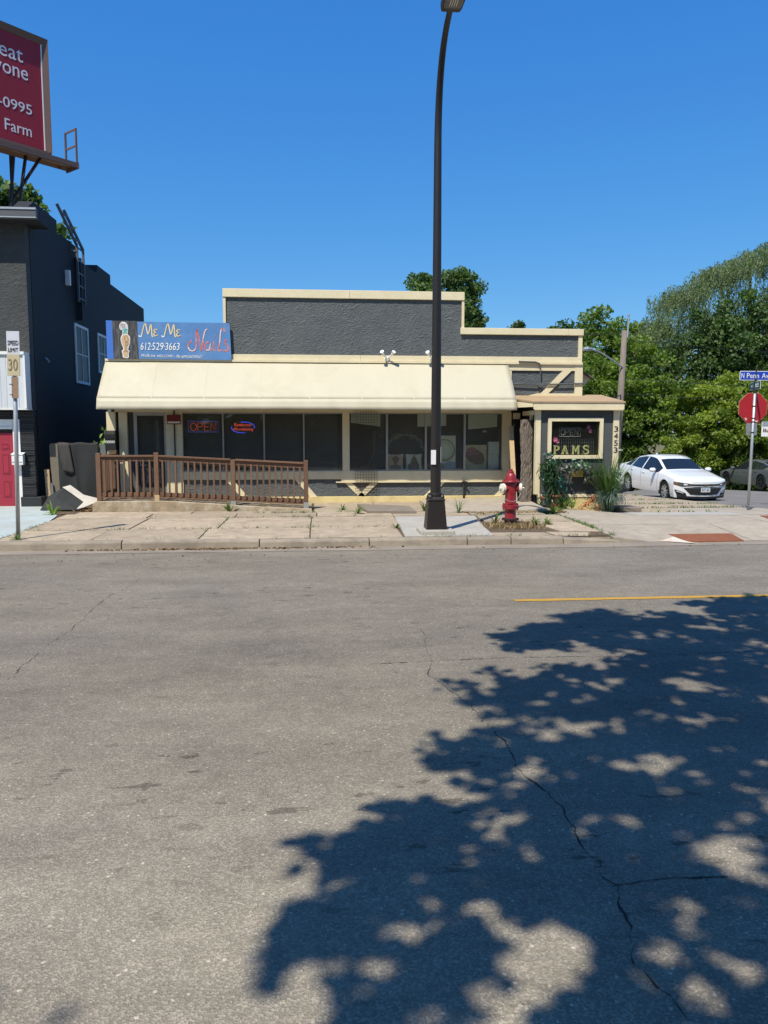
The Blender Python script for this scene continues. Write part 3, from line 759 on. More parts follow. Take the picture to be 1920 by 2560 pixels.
box('corner_post', 'cream', B, 6.295, 6.42, VY - 0.03, VY + 0.1, 0.426, 2.30)
box('porch_side_wall', 'charcoal_panel', B, 6.30, 6.38, VY + 0.1, 17.25, 0.1, 2.3)
f0, f1, f2, f3 = 4.88, 6.075, 1.175, 2.035
fr = MB().box(f0, f0 + .075, VY - 0.05, VY + 0.02, f2, f3).box(f1 - .075, f1, VY - 0.05, VY + 0.02, f2, f3).box(f0 + .075, f1 - .075, VY - 0.05, VY + 0.02, f2, f2 + .075).box(f0 + .075, f1 - .075, VY - 0.05, VY + 0.02, f3 - .075, f3).build('window_frame', 'cream', B, bevel=0.004)
box('window_pane', 'porch_glass', fr, f0 + .075, f1 - .075, VY + 0.03, VY + 0.036, f2 + .075, f3 - .075)
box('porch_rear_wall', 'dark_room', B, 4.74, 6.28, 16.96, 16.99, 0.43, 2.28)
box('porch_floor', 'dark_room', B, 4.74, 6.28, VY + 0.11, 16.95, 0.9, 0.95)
# left flank of the porch with its door in the shade
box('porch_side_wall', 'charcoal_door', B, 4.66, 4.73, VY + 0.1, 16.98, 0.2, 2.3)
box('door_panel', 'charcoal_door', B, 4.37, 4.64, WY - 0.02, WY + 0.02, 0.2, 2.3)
box('door_casing', 'cream', B, 4.60, 4.655, VY + 0.32, VY + 0.40, 0.3, 2.2); box('door_casing', 'cream', B, 4.58, 4.655, VY + 0.12, VY + 0.9, 2.1, 2.19)
box('meter_box', 'cream', B, 4.41, 4.55, WY - 0.10, WY - 0.021, 2.03, 2.16)
# porch roof: shed with a chamfered left end, fascia and drip edge
RF = [(4.52, 15.77), (6.50, 15.77), (6.52, 17.24), (6.0, 17.24), (4.28, 16.99), (4.28, 16.30)]
def rz(y): return 2.345 + (y - 15.77) * 0.145
top = [(x, y, rz(y) + 0.03 + (0.0)) for x, y in RF]; bot = [(x, y, rz(y)) for x, y in RF]
pr = MB().add(bot + top, [tuple(range(6))[::-1], tuple(range(6, 12))] + [(i, (i + 1) % 6, 6 + (i + 1) % 6, 6 + i) for i in range(6)]).build('porch_roof', 'tan_roof', B)
def fascia(a, b, z0=2.215):
    a = Vector(a); b = Vector(b); d = (b - a).normalized(); nrm = Vector((d.y, -d.x, 0))
    q = []
    for p in (a, b):
        for k, zz in ((0, z0), (0.035, z0), (0.035, rz(p.y) - 0.004), (0, rz(p.y) - 0.004)):
            w_ = p - nrm * k; q.append((w_.x, w_.y, zz))
    MB().add(q, [(0, 3, 2, 1), (4, 5, 6, 7), (0, 1, 5, 4), (1, 2, 6, 5), (2, 3, 7, 6), (3, 0, 4, 7)]).build('fascia', 'cream', pr)
fascia((4.535, 15.785, 0), (6.48, 15.785, 0)); fascia((4.30, 16.30, 0), (4.52, 15.80, 0), 2.26)
box('drip_edge', 'cream', pr, 4.55, 6.46, 15.775, 15.80, 2.195, 2.212)
box('soffit', 'cream', pr, 4.54, 6.45, 15.83, 16.9, 2.305, 2.32)

# shop signs: PAMS letters standing in the porch window, house numbers
pm = thing('letter_sign', 'gold block letters PAMS standing along the porch window sill', 'letters', (5.4, 15.99, 1.25))
M('gold_letter', (0.52, 0.46, 0.20), 0.5, 0.15, 20)
def slab_letter(ch, x, z, w, h):
    """slab serif capitals from bars"""
    t = w * 0.24; s = h * 0.13; mb = MB(); y0, y1 = VY + 0.05, VY + 0.075
    R_ = lambda a, b, c, d: mb.box(x + a * w, x + b * w, y0, y1, z + c * h, z + d * h)
    Q = lambda pts: mb.prism([(x + a * w, z + b * h) for a, b in pts], 'y', y0, y1)
    if ch == 'P':
        R_(.10, .36, .1, .9); R_(0, .48, 0, .1); R_(0, .7, .9, 1)
        arc = [(.36 + .62 * math.sin(t_) * (1 if True else 0), .69 + .31 * math.cos(t_)) for t_ in np.linspace(0, math.pi, 9)]
        inn = [(.36 + .36 * math.sin(t_), .69 + .17 * math.cos(t_)) for t_ in np.linspace(math.pi, 0, 9)]
        Q([(p[0], p[1] if i else .899) for i, p in enumerate(arc)] + inn)
    elif ch == 'A':
        Q([(.40, 1), (.60, 1), (.34, .1), (.10, .1)]); Q([(.52, .99), (.60, .99), (.92, .1), (.66, .1)]); R_(.28, .74, .3, .42); R_(0, .40, 0, .1); R_(.60, 1, 0, .1)
    elif ch == 'M':
        R_(.08, .26, .1, .9); R_(.74, .92, .1, .9); R_(0, .3, 0, .1); R_(.7, 1, 0, .1); R_(0, .26, .9, 1); R_(.74, 1, .9, 1)
        Q([(.26, .98), (.26, .7), (.45, .22), (.55, .22), (.5, .5)]); Q([(.74, .98), (.74, .7), (.55, .22), (.5, .5)])
    elif ch == 'S':
        pts = smooth_path([(.88, .78), (.80, .90), (.5, .96), (.2, .86), (.18, .66), (.5, .53), (.82, .40), (.84, .16), (.5, .05), (.2, .10), (.12, .25)], 5)
        v = []
        for i, p in enumerate(pts):
            a = pts[max(i - 1, 0)]; b = pts[min(i + 1, len(pts) - 1)]; d = np.array(b) - a; L = math.hypot(*d); nx_, ny_ = -d[1] / L, d[0] / L
            for yy_ in (y0, y1):
                for sg in (1, -1): v.append((x + (p[0] + nx_ * .11 * sg) * w, yy_, z + (p[1] + ny_ * .075 * sg) * h))
        n_ = len(pts); fs = []
        for i in range(n_ - 1):
            k = 4 * i; fs += [(k, k + 1, k + 5, k + 4), (k + 2, k + 6, k + 7, k + 3), (k, k + 4, k + 6, k + 2), (k + 1, k + 3, k + 7, k + 5)]
        mb.add(v, fs); R_(.80, .95, .68, 1.0); R_(.05, .2, 0.0, .33)
    mb.build('letter', 'gold_letter', pm)
for ch, x, w_ in (('P', 5.03, .14), ('A', 5.20, .165), ('M', 5.43, .175), ('S', 5.67, .145)):
    slab_letter(ch, x, 1.268, w_, 0.19)
nums = thing('house_number', 'black house number 3453 down the right porch post', 'house number', (6.36, 15.88, 1.5))
for i, ch in enumerate('3453'):
    text('numeral', ch, 'black_paint', nums, (6.315, VY - 0.036, 1.745 - i * 0.147), (1, 0, 0), (0, 0, 1), 0.085, 0.115)
# unlit OPEN sign behind the porch window
def strokes_open(x0, z0, w, h):
    L = []
    cw_ = w / 4.3; t = np.linspace(0, 2 * math.pi, 17)
    L.append([(x0 + cw_ * .5 + cw_ * .46 * math.sin(a), z0 + h * .5 + h * .5 * math.cos(a)) for a in t])
    x = x0 + cw_ * 1.2
    L.append([(x, z0), (x, z0 + h), (x + cw_ * .5, z0 + h), (x + cw_ * .74, z0 + h * .88), (x + cw_ * .74, z0 + h * .62), (x + cw_ * .5, z0 + h * .5), (x, z0 + h * .5)])
    x = x0 + cw_ * 2.25
    L.append([(x + cw_ * .75, z0 + h), (x, z0 + h), (x, z0), (x + cw_ * .75, z0)]); L.append([(x, z0 + h * .5), (x + cw_ * .65, z0 + h * .5)])
    x = x0 + cw_ * 3.3
    L.append([(x, z0), (x, z0 + h), (x + cw_ * .8, z0), (x + cw_ * .8, z0 + h)])
    return L
def neon(name, parent, lines, y, r, mat):
    mb = MB()
    for L in lines: mb.tube([(a, y, b) for a, b in L], r, 6)
    return mb.build(name, mat, parent, smooth=True)
M('tube_off', (0.42, 0.40, 0.40), 0.35, 0.05, 10)
o1 = thing('neon_sign', 'unlit grey OPEN tube sign hanging in the porch window', 'neon sign', (5.4, 16.02, 1.8))
neon('letters', o1, strokes_open(5.19, 1.672, 0.40, 0.125), VY + 0.09, 0.006, 'tube_off')
neon('border', o1, [[(5.16, 1.645), (5.62, 1.645), (5.62, 1.825), (5.16, 1.825), (5.16, 1.645)]], VY + 0.09, 0.005, 'tube_off')
mb = MB()
for i in range(17): mb.box(5.14 + i * .05, 5.143 + i * .05, VY + .16, VY + .163, 1.26, 1.6)
for i in range(5): mb.box(5.14, 5.95, VY + .164, VY + .167, 1.27 + i * .08, 1.273 + i * .08)
tag(mb.build('wire_rack', 'galv'), 'wire rack behind the gold letters in the porch window', 'wire rack')
M('pink_flower', (0.75, 0.16, 0.33), 0.6, 0.2, 20)
def flower(name, label, c, n, r, mat='pink_flower', y=None):
    f = thing(name, label, 'flower', c)
    g = np.random.default_rng(int(c[0] * 100)); 
    for k in range(n):
        a = 2 * math.pi * k / n + g.uniform(-.2, .2); q = Vector((math.cos(a), -0.25, math.sin(a))) * r
        p = Vector(c) + q * .55; s_ = Vector((-math.sin(a), 0, math.cos(a))) * r * .38
        MB().add([Vector(c), p + s_ * .8 + Vector((0, -.008, 0)), Vector(c) + q * 1.1, p - s_ * .8 + Vector((0, -.008, 0)), Vector(c) + Vector((0, .008, 0))], [(0, 1, 2, 3), (4, 3, 2, 1)]).build('petal', mat, f)
flower('flower', 'pink flower stuck at the lower left of the porch window', (5.07, 16.0, 1.58), 7, 0.06)
flower('flower', 'small pink flower tucked under the lower left one in the porch window', (5.125, 16.0, 1.53), 5, 0.04)
flower('flower', 'pink flower at the upper right of the porch window', (5.79, 16.0, 1.84), 6, 0.045)
flower('flower', 'pink flower just below the one at the upper right of the porch window', (5.83, 16.0, 1.765), 6, 0.045)

# lit neon signs in the main window
red_n = emit('neon_red', (1.0, 0.10, 0.06), 0.75); blue_n = emit('neon_blue', (0.06, 0.09, 1.0), 1.0); blue_d = emit('neon_blue_dim', (0.10, 0.13, 0.75), 0.3); red_d = emit('neon_red_dim', (0.9, 0.12, 0.06), 0.32)
o2 = thing('neon_sign', 'lit red OPEN sign in a blue border in the left shop window', 'neon sign', (-2.4, 17.09, 1.9))
neon('letters', o2, strokes_open(-2.69, 1.77, 0.57, 0.165), WY + 0.08, 0.0065, 'neon_red_dim')
neon('border', o2, [[(-2.735, 1.742), (-2.10, 1.742), (-2.10, 1.968), (-2.735, 1.968), (-2.735, 1.742)]], WY + 0.08, 0.006, 'neon_blue_dim')
o3 = thing('neon_sign', 'lit red Eyebrow Microblading sign with blue swooshes in the second window', 'neon sign', (-1.55, 17.09, 1.87))
text('word', 'Eyebrow', 'neon_red', o3, (-1.745, WY + 0.08, 1.845), (1, 0, 0), (0, 0, 1), 0.37, 0.085, shear=0.0)
text('word', 'Microblading', 'neon_red', o3, (-1.765, WY + 0.08, 1.755), (1, 0, 0), (0, 0, 1), 0.42, 0.078)
e1 = [(-1.55 + .235 * math.cos(a), 1.852 + .105 * math.sin(a)) for a in np.linspace(R(105), R(-15), 14)]
e2 = [(-1.575 + .235 * math.cos(a), 1.828 + .105 * math.sin(a)) for a in np.linspace(R(165), R(285), 14)]
neon('swoosh', o3, [e1], WY + 0.08, 0.008, 'neon_blue'); neon('swoosh', o3, [e2], WY + 0.08, 0.008, 'neon_blue')

# pictures and goods in the right hand windows
M('canvas_rose', (0.70, 0.44, 0.32), 0.8, 0.1, 5); M('canvas_cream', (0.78, 0.72, 0.58), 0.8, 0.1, 5); M('canvas_tan', (0.72, 0.60, 0.36), 0.8, 0.15, 4)
M('paint_brown', (0.20, 0.11, 0.075), 0.8, 0.2, 9); M('paint_rose', (0.50, 0.19, 0.20), 0.8, 0.2, 9); M('paint_sage', (0.62, 0.64, 0.48), 0.8, 0.2, 6); M('paint_olive', (0.32, 0.31, 0.17), 0.8, 0.2, 6); M('paint_blue', (0.34, 0.42, 0.50), 0.8, 0.2, 6)
M('card_white', (0.78, 0.78, 0.74), 0.8, 0.05, 6)
def picture(label, x0, x1, z0, z1, mat, shapes, corners=False, lean=0.0):
    t = thing('picture', label, 'picture', ((x0 + x1) / 2, WY + 0.18, z0))
    y = WY + 0.16
    box('canvas', mat, t, x0, x1, y, y + 0.025, z0, z1)
    for i, (m_, poly) in enumerate(shapes):
        P = [(x0 + a * (x1 - x0), z0 + b * (z1 - z0)) for a, b in poly]
        MB().prism(P, 'y', y - 0.004 - 0.003 * i, y - 0.002 - 0.003 * i).build('painted_shape', m_, t)
    if corners:
        s_ = 0.055
        for cx, cz, a, b in ((x0, z0, 1, 1), (x1, z0, -1, 1), (x0, z1, 1, -1), (x1, z1, -1, -1)):
            MB().prism([(cx - a * .008, cz - b * .008), (cx + a * s_, cz - b * .008), (cx - a * .008, cz + b * s_)], 'y', y - 0.02, y + 0.03).build('corner_guard', 'card_white', t)
ell = lambda cx, cy, a, b, n=14, t0=0: [(cx + a * math.cos(2 * math.pi * k / n), cy + b * math.sin(2 * math.pi * k / n)) for k in range(n)]
picture('small rose canvas of a curly haired bust, left of two with corner guards', 1.625, 1.955, 0.915, 1.24, 'canvas_rose',
        [('paint_brown', [(.08, 0), (.9, 0), (.82, .22), (.6, .30), (.62, .42), (.70, .62), (.66, .78), (.36, .78), (.30, .6), (.40, .42), (.40, .30), (.16, .22)]), ('paint_brown', ell(.50, .80, .20, .07)), ('paint_brown', ell(.30, .72, .06, .07, 9)), ('paint_brown', ell(.72, .70, .06, .08, 9)), ('paint_brown', ell(.5, .88, .05, .05, 9))], True)
picture('small cream canvas of a seated long haired figure, right of two with corner guards', 2.035, 2.37, 0.915, 1.24, 'canvas_cream',
        [('paint_brown', [(.12, 0), (.86, 0), (.86, .30), (.78, .42), (.66, .75), (.56, .88), (.52, .98), (.48, .98), (.46, .86), (.34, .70), (.26, .38), (.12, .30)])], True)
picture('canvas with a pale face in a sage ring above blue flowers', 2.62, 3.15, 0.915, 1.66, 'canvas_cream',
        [('paint_olive', ell(.52, .56, .46, .34, 20)), ('paint_sage', ell(.52, .58, .40, .29, 20)), ('canvas_cream', ell(.5, .56, .26, .20, 12)), ('paint_blue', [(.0, 0), (1, 0), (1, .20), (.7, .24), (.5, .16), (.3, .25), (0, .22)]), ('paint_olive', ell(.42, .08, .12, .07, 9))])
picture('tan canvas of a head in a rose striped wrap by the right window edge', 3.36, 3.86, 0.915, 1.45, 'canvas_tan',
        [('paint_brown', [(.04, .55), (.2, .30), (.5, .18), (.82, .20), (.92, .36), (.84, .62), (.6, .78), (.3, .80), (.08, .70)]), ('paint_rose', [(.03, .62), (.5, .74), (.55, .82), (.36, .92), (.12, .86)]), ('paint_rose', [(.1, .56), (.7, .64), (.66, .70), (.08, .61)])])
cb_ = thing('display_box', 'two pale boxes stacked at the right end of the shop window', 'box', (4.0, 17.2, 0.9))
box('lower_box', 'card_white', cb_, 3.90, 4.14, WY + .17, WY + .30, 0.915, 1.23); box('upper_box', 'card_white', cb_, 3.905, 4.145, WY + .17, WY + .30, 1.236, 1.52)
for lab, a in (('tilted pale ceiling panel in the right shop window', (3.46, 4.12, 1.80, 2.1, 0.06)), ('tilted pale ceiling panel above the wire grid', (0.80, 1.46, 1.95, 2.12, -0.09)), ('pale board hung at the top beside the lamp post', (2.30, 2.95, 1.86, 2.1, 0.02))):
    t = MB().prism([(a[0], a[2]), (a[1], a[2] + a[4]), (a[1], a[3] + .04), (a[0], a[3] + .04)], 'y', WY + 0.28, WY + 0.31).build('hanging_panel', 'card_white')
    tag(t, lab, 'panel')
M('bark_pale', (0.42, 0.40, 0.33), 0.9, 0.3, 20)
wr = thing('wreath_arch', 'arch of pale twigs and leaves behind the two small canvases', 'wreath', (2.0, 17.25, 1.2))
mb = MB(); arc = [(2.02 + .42 * math.cos(a), WY + .24, 1.30 + .38 * math.sin(a)) for a in np.linspace(math.pi * .98, .02 * math.pi, 22)]
for q_ in range(5):
    mb.tube([(p[0] + rng.normal(0, .018), p[1] + rng.normal(0, .01), p[2] + rng.normal(0, .018)) for p in arc[rng.integers(0, 4):len(arc) - rng.integers(0, 4)]], 0.0028, 4)
mb.build('hoop', 'bark_pale', wr)
leaf_mat('pale_leaf', (0.10, 0.12, 0.07), (0.42, 0.44, 0.34), 0.1)
pts = np.array([arc[i] for i in rng.integers(0, len(arc), 170)]) + rng.normal(0, 0.035, (170, 3))
leaf_mesh('leaves', pts, 0.05, 'pale_leaf', wr, seed=4)
# dark hanging garden goods in the left of the right windows: a plant stand with trailing vine
vs_ = thing('trailing_vine', 'dim trailing vine on a stand behind the wire grid', 'plant', (1.2, 17.3, 0.9))
mb = MB(); vine = [(1.30, WY + .22, 1.75), (1.33, WY + .22, 1.55), (1.32, WY + .22, 1.35), (1.26, WY + .22, 1.15), (1.15, WY + .22, 1.0), (1.05, WY + .22, .93)]
mb.tube([(a + rng.normal(0, .012), b, c + rng.normal(0, .01)) for a, b, c in [tuple(p) for p in smooth_path(vine, 5)]], 0.0035, 4).tube([(1.30, WY + .22, 1.76), (1.33, WY + .25, .92)], .004, 4); mb.build('stems', 'bark_pale', vs_)
leaf_mat('dim_leaf', (0.03, 0.05, 0.02), (0.14, 0.19, 0.10), 0.1)
pts = np.array([vine[i] for i in rng.integers(0, len(vine), 120)]) + rng.normal(0, 0.08, (120, 3)) * np.array([1, .3, 1])
leaf_mesh('leaves', pts, 0.06, 'dim_leaf', vs_, seed=5)
fl = thing('window_lamp', 'small round ceiling lamp seen in the rightmost shop window', 'lamp', (3.9, 17.4, 1.78))
MB().lathe([(0, 0), (.05, 0.005), (.06, 0.03), (0.02, 0.05)], (3.86, WY + .4, 1.735), 12, cap=False).build('lamp_glass', 'white_paint', fl, smooth=True)
# wire grid leaning on the front
wg = thing('wire_grid', 'rusty wire grid panel standing against the shop window', 'wire grid', (1.1, 16.92, 0.45))
M('rusty_wire', (0.075, 0.045, 0.028), 0.7, 0.2, 20)
for i in range(9): MB().box(0.87 + i * .0605, 0.8755 + i * .0605, 16.915, 16.92, 0.44, 2.19).build('wire', 'rusty_wire', wg)
for i in range(30): MB().box(0.868, 1.361, 16.910, 16.9145, 0.44 + i * .0602, 0.4455 + i * .0602).build('wire', 'rusty_wire', wg)

# flood lamps on the trim band
def flood(x, label, two):
    f = thing('flood_lamp', label, 'flood lamp', (x, 16.9, 3.36))
    MB().lathe([(0.0, -.06), (.05, -.05), (.055, 0.0), (0, 0.0)], (x, 16.955, 3.33), 10, 'y', cap=False).build('mount', 'white_paint', f)
    for s_ in (-1, 1) if two else (-1,):
        a = Vector((x + s_ * .02, 16.9, 3.35)); e = Vector((x + s_ * .09, 16.82, 3.40)); d = Vector((s_ * .35, -.55, .55)).normalized()
        MB().tube([a, e], [.016, .02], 8).build('arm', 'white_paint', f)
        MB().tube([e, e + d * .03, e + d * .06, e + d * .10], [.02, .028, .032, .045], 10).build('head', 'white_paint', f, smooth='auto')
flood(1.58, 'white twin headed flood lamp on the trim band', True)
flood(2.57, 'white flood lamp on the trim band half hidden by the lamp post', True)

# ---------------------------------------------------------------- hand painted sign board
sg = thing('sign_board', 'hand painted blue Me Me Nails board above the awning', 'sign', (-3.0, 16.9, 3.28))
M('sign_blue', (0.095, 0.225, 0.47), 0.55, 0.12, 1.4, stain=(0.19, 0.31, 0.50), stain_scale=2.6, stain_amt=0.45)
M('sign_blue_clean', (0.06, 0.17, 0.55), 0.5, 0.03, 2)
M('sign_black', (0.05, 0.05, 0.052), 0.6, 0.2, 4, stain=(0.20, 0.20, 0.20), stain_scale=4, stain_amt=0.8, stretch=(6, 1, 0.8))
M('brush_white', (0.80, 0.80, 0.77), 0.6, 0.08, 8); M('brush_yellow', (0.74, 0.52, 0.11), 0.6, 0.2, 6); M('brush_red', (0.52, 0.14, 0.12), 0.6, 0.25, 7, stain=(0.62, 0.42, 0.42), stain_scale=9, stain_amt=0.9)
M('skin_paint', (0.58, 0.40, 0.24), 0.6, 0.05, 9); M('leaf_paint', (0.10, 0.42, 0.36), 0.6, 0.1, 9); M('rose_paint', (0.62, 0.56, 0.58), 0.6, 0.12, 12); M('ink', (0.10, 0.05, 0.04), 0.6)
SY = 16.90; sx0, sx1, sz0, sz1 = -4.345, -1.765, 3.272, 4.045
def sp(px, py):
    """board coordinates: photo pixels of the sign"""
    return (-4.345 + (px - 269) / (578.5 - 269) * 2.58, 3.272 + (897 - py) / (897 - 808) * 0.773)
MB().prism([(-4.345, 3.28), (-1.775, 3.27), (-1.765, 3.28), (-1.79, 4.03), (-1.84, 4.045), (-2.9, 4.045), (-4.345, 4.055)], 'y', SY, SY + 0.035).build('panel', 'sign_blue', sg)
MB().prism([sp(269, 897), sp(285, 897), sp(284, 805.5), sp(269, 805.5)], 'y', SY - 0.004, SY - 0.001).build('end_panel', 'sign_blue_clean', sg)
MB().prism([sp(285.3, 897), sp(347, 897), sp(345, 806), sp(284.3, 806)], 'y', SY - 0.006, SY - 0.001).build('picture_panel', 'sign_black', sg)
def zp(zx, zy): return sp(280 + zx * 0.1929, 800 + zy * 0.1929)      # from the enlarged view
def flat(name, pts, m_, d): MB().prism([zp(*p) for p in pts], 'y', SY - d - 0.002, SY - d).build(name, m_, sg)
outline = [(150, 485), (215, 488), (220, 440), (232, 400), (215, 385), (240, 300), (242, 230), (215, 195), (222, 130), (215, 80), (190, 50), (150, 45), (120, 70), (112, 110), (125, 140), (150, 150), (148, 195), (125, 240), (130, 300), (150, 360), (152, 388), (132, 400), (142, 440)]
flat('cutout', [tuple(p) for p in smooth_path(outline, 3, True)[:-1]], 'brush_white', 0.008)
hand = [(160, 475), (205, 478), (210, 440), (222, 405), (208, 398), (212, 350), (232, 300), (234, 245), (214, 208), (180, 200), (150, 215), (135, 250), (138, 300), (158, 350), (164, 395), (142, 405), (152, 440)]
flat('hand', [tuple(p) for p in smooth_path(hand, 3, True)[:-1]], 'skin_paint', 0.012)
flat('rose', [(165 + 45 * math.cos(a) * (1 + .12 * math.sin(5 * a)), 98 + 45 * math.sin(a) * (1 + .12 * math.sin(5 * a))) for a in np.linspace(0, 6.28, 30)[:-1]], 'rose_paint', 0.012)
flat('rose_leaf', [(180, 128), (218, 132), (200, 158), (210, 190), (180, 178), (155, 195), (165, 158), (150, 132)], 'leaf_paint', 0.015)
def zpl(d): return lambda a, b: (zp(a, b)[0], SY - d, zp(a, b)[1])
mb = MB()
for L in ([(160, 405), (218, 405)], [(188, 400), (188, 330), (186, 300)], [(186, 298), (213, 300), (212, 330), (186, 330)], [(180, 215), (178, 270), (205, 295)], [(200, 210), (218, 250), (215, 285)], [(148, 90), (165, 75), (185, 90), (175, 115), (155, 112), (158, 95)], [(140, 110), (130, 85), (150, 65)]):
    ribbon(mb, smooth_path(L, 4), 4, zpl(0.019))
mb.build('ink_lines', 'ink', sg)
def brush(name, lines, w, m_, d=0.004):
    mb = MB()
    for L in lines: ribbon(mb, smooth_path(L, 6), w, zpl(d))
    return mb.build(name, m_, sg)
def Mstroke(dx): return [[(360 + dx, 205), (372 + dx, 218), (395 + dx, 205), (445 + dx, 60), (480 + dx, 190), (520 + dx, 70), (530 + dx, 200), (545 + dx, 225)], [(600 + dx, 135), (572 + dx, 130), (558 + dx, 150), (575 + dx, 168), (552 + dx, 190), (570 + dx, 212), (602 + dx, 200)]]
for dx, dk in ((0, 0), (293, 0)):
    brush('lettering', [[(a - 4, b + 2) for a, b in L] for L in Mstroke(dx)], 13, 'brush_white', 0.004)
    brush('lettering', [Mstroke(dx)[0][2:], Mstroke(dx)[1]], 9, 'brush_yellow', 0.007)
NL = [[(1035, 265), (1000, 300), (985, 345), (1010, 385), (1050, 395), (1085, 365), (1095, 250), (1105, 130), (1130, 240), (1160, 390), (1185, 240), (1210, 150), (1240, 118)],
      [(1265, 290), (1235, 285), (1210, 330), (1222, 380), (1258, 380), (1280, 300), (1275, 350), (1292, 388)],
      [(1325, 270), (1320, 330), (1325, 380), (1342, 385)],
      [(1465, 160), (1455, 115), (1425, 120), (1410, 180), (1400, 290), (1380, 385), (1435, 380)],
      [(1500, 260), (1475, 258), (1465, 290), (1500, 330), (1510, 375), (1470, 392), (1455, 375)]]
brush('lettering', NL, 19, 'brush_red', 0.004)
brush('lettering', [[(1330, 205), (1340, 212)]], 18, 'brush_red', 0.004)
brush('lettering', [NL[0][2:6], NL[0][10:], NL[1][3:6], NL[3][2:5]], 9, 'brush_white', 0.007)
def sgtext(s, a, b, c, d, m_='brush_white', shear=0.0):
    p = zp(a, d); q = zp(c, b)
    text('lettering', s, m_, sg, (p[0], SY - 0.006, p[1]), (1, 0, 0), (0, 0, 1), q[0] - p[0], q[1] - p[1], shear=shear)
sgtext('612', 372, 296, 500, 388, shear=0.12); sgtext('529', 520, 296, 665, 388, shear=0.12); sgtext('3663', 690, 296, 872, 388, shear=0.12)
brush('lettering', [[(508, 340), (516, 345)], [(680, 340), (688, 345)]], 14, 'brush_white')
sgtext('Walk-ins', 372, 438, 556, 475, shear=0.25); sgtext('WELCOME', 582, 446, 788, 478); sgtext('By', 832, 446, 884, 490, shear=0.2); sgtext('APPOINTMENT', 898, 452, 1166, 486)
brush('lettering', [[(800, 462), (808, 464)]], 10, 'brush_white')
for k in range(4):
    x = -4.2 + k * 0.75
    if x < -1.9: MB().bar((x, SY + .05, 3.25), (x, SY + .05, 3.95), 0.05, 0.05).bar((x, SY + .07, 3.8), (x, SY + .75, 3.2), 0.04, 0.04).build('support', 'dark_metal', sg)
# ---------------------------------------------------------------- ramp and railing
rp = thing('entrance_ramp', 'stained concrete ramp leading up to the shop door', 'ramp', (-2.2, 15.9, 0.15))
def rtop(x): return float(np.interp(x, [-4.4, -3.0, -1.9, -1.55, -0.1], [0.385, 0.385, 0.315, 0.285, 0.205]))
g_ = np.random.default_rng(21)
xs = np.linspace(-4.36, -0.08, 46); v = []
for i, x in enumerate(xs):
    b_ = S(15.5) - 0.06; t = rtop(x) + g_.normal(0, 0.003); fy = 15.46 + g_.normal(0, 0.005)
    if i == 0: t -= 0.04
    v += [(x, fy - 0.015 + g_.normal(0, .006), b_), (x, fy, b_ + (t - b_) * .6), (x, fy + 0.008, t - 0.015), (x, fy + 0.03, t), (x, 16.90, t + 0.0)]
mb = MB().add(v, [(5 * i + k, 5 * i + 5 + k, 5 * i + 6 + k, 5 * i + 1 + k) for i in range(len(xs) - 1) for k in range(4)])
mb.add([v[k] for k in range(5)] + [(v[4][0], v[4][1], v[0][2])], [(0, 1, 2, 3, 4, 5)])
mb.build('slab_body', 'ramp_concrete', rp)
box('threshold', 'galv', rp, -3.8, -3.2, 16.6, 16.92, 0.39, 0.41)
box('mat', 'black_paint', rp, -3.75, -2.6, 16.1, 16.55, 0.388, 0.396)

rl = thing('wooden_railing', 'brown stained wooden railing along the ramp', 'railing', (-2.2, 15.55, 0.3))
RY = 15.55
def hrail(x):   # top of the hand rail
    return float(np.interp(x, [-4.3, -3.1, -0.1], [1.285, 1.285, 1.125]))
def lrail(x): return hrail(x) - 0.76
posts = [(-4.235, 1.325, 0.39), (-3.125, 1.335, 0.50), (-1.635, 1.19, 0.37), (-0.19, 1.175, 0.33)]
for i, (x, zt, zb_) in enumerate(posts):
    p_ = MB().box(x - .045, x + .045, RY - .045, RY + .045, zb_, zt).build('post', 'brown_wood', rl, bevel=0.006)
    if i: box('post_base', 'bare_wood' if i == 1 else 'galv', p_, x - .047, x + .047, RY - .047, RY + .047, rtop(x) - .01, zb_ - .001)
def rail_seg(x0, x1, dz, h, y0, y1, name):
    A = hrail(x0) + dz; Bz = hrail(x1) + dz
    MB().add([(x0, y0, A - h), (x1, y0, Bz - h), (x1, y1, Bz - h), (x0, y1, A - h), (x0, y0, A), (x1, y0, Bz), (x1, y1, Bz), (x0, y1, A)],
             [(0, 3, 2, 1), (4, 5, 6, 7), (0, 1, 5, 4), (1, 2, 6, 5), (2, 3, 7, 6), (3, 0, 4, 7)]).build(name, 'brown_wood', rl, bevel=0.004)
for (a, *_), (b, *_) in zip(posts, posts[1:]):
    rail_seg(a + .046, b - .046, 0, 0.035, RY - .055, RY + .055, 'hand_rail')
    rail_seg(a + .046, b - .046, -0.038, 0.085, RY - .018, RY + .02, 'upper_rail')
    rail_seg(a + .046, b - .046, -0.735, 0.085, RY - .018, RY + .02, 'lower_rail')
    rail_seg(a + .046, b - .046, -0.822, 0.026, RY - .05, RY + .04, 'foot_rail')
    n_ = int(round((b - a) / 0.1235))
    for k in range(1, n_):
        x = a + (b - a) * k / n_
        MB().box(x - .017, x + .017, RY - .056, RY - .019, hrail(x) - .80, hrail(x) - .09).build('baluster', 'brown_wood', rl)
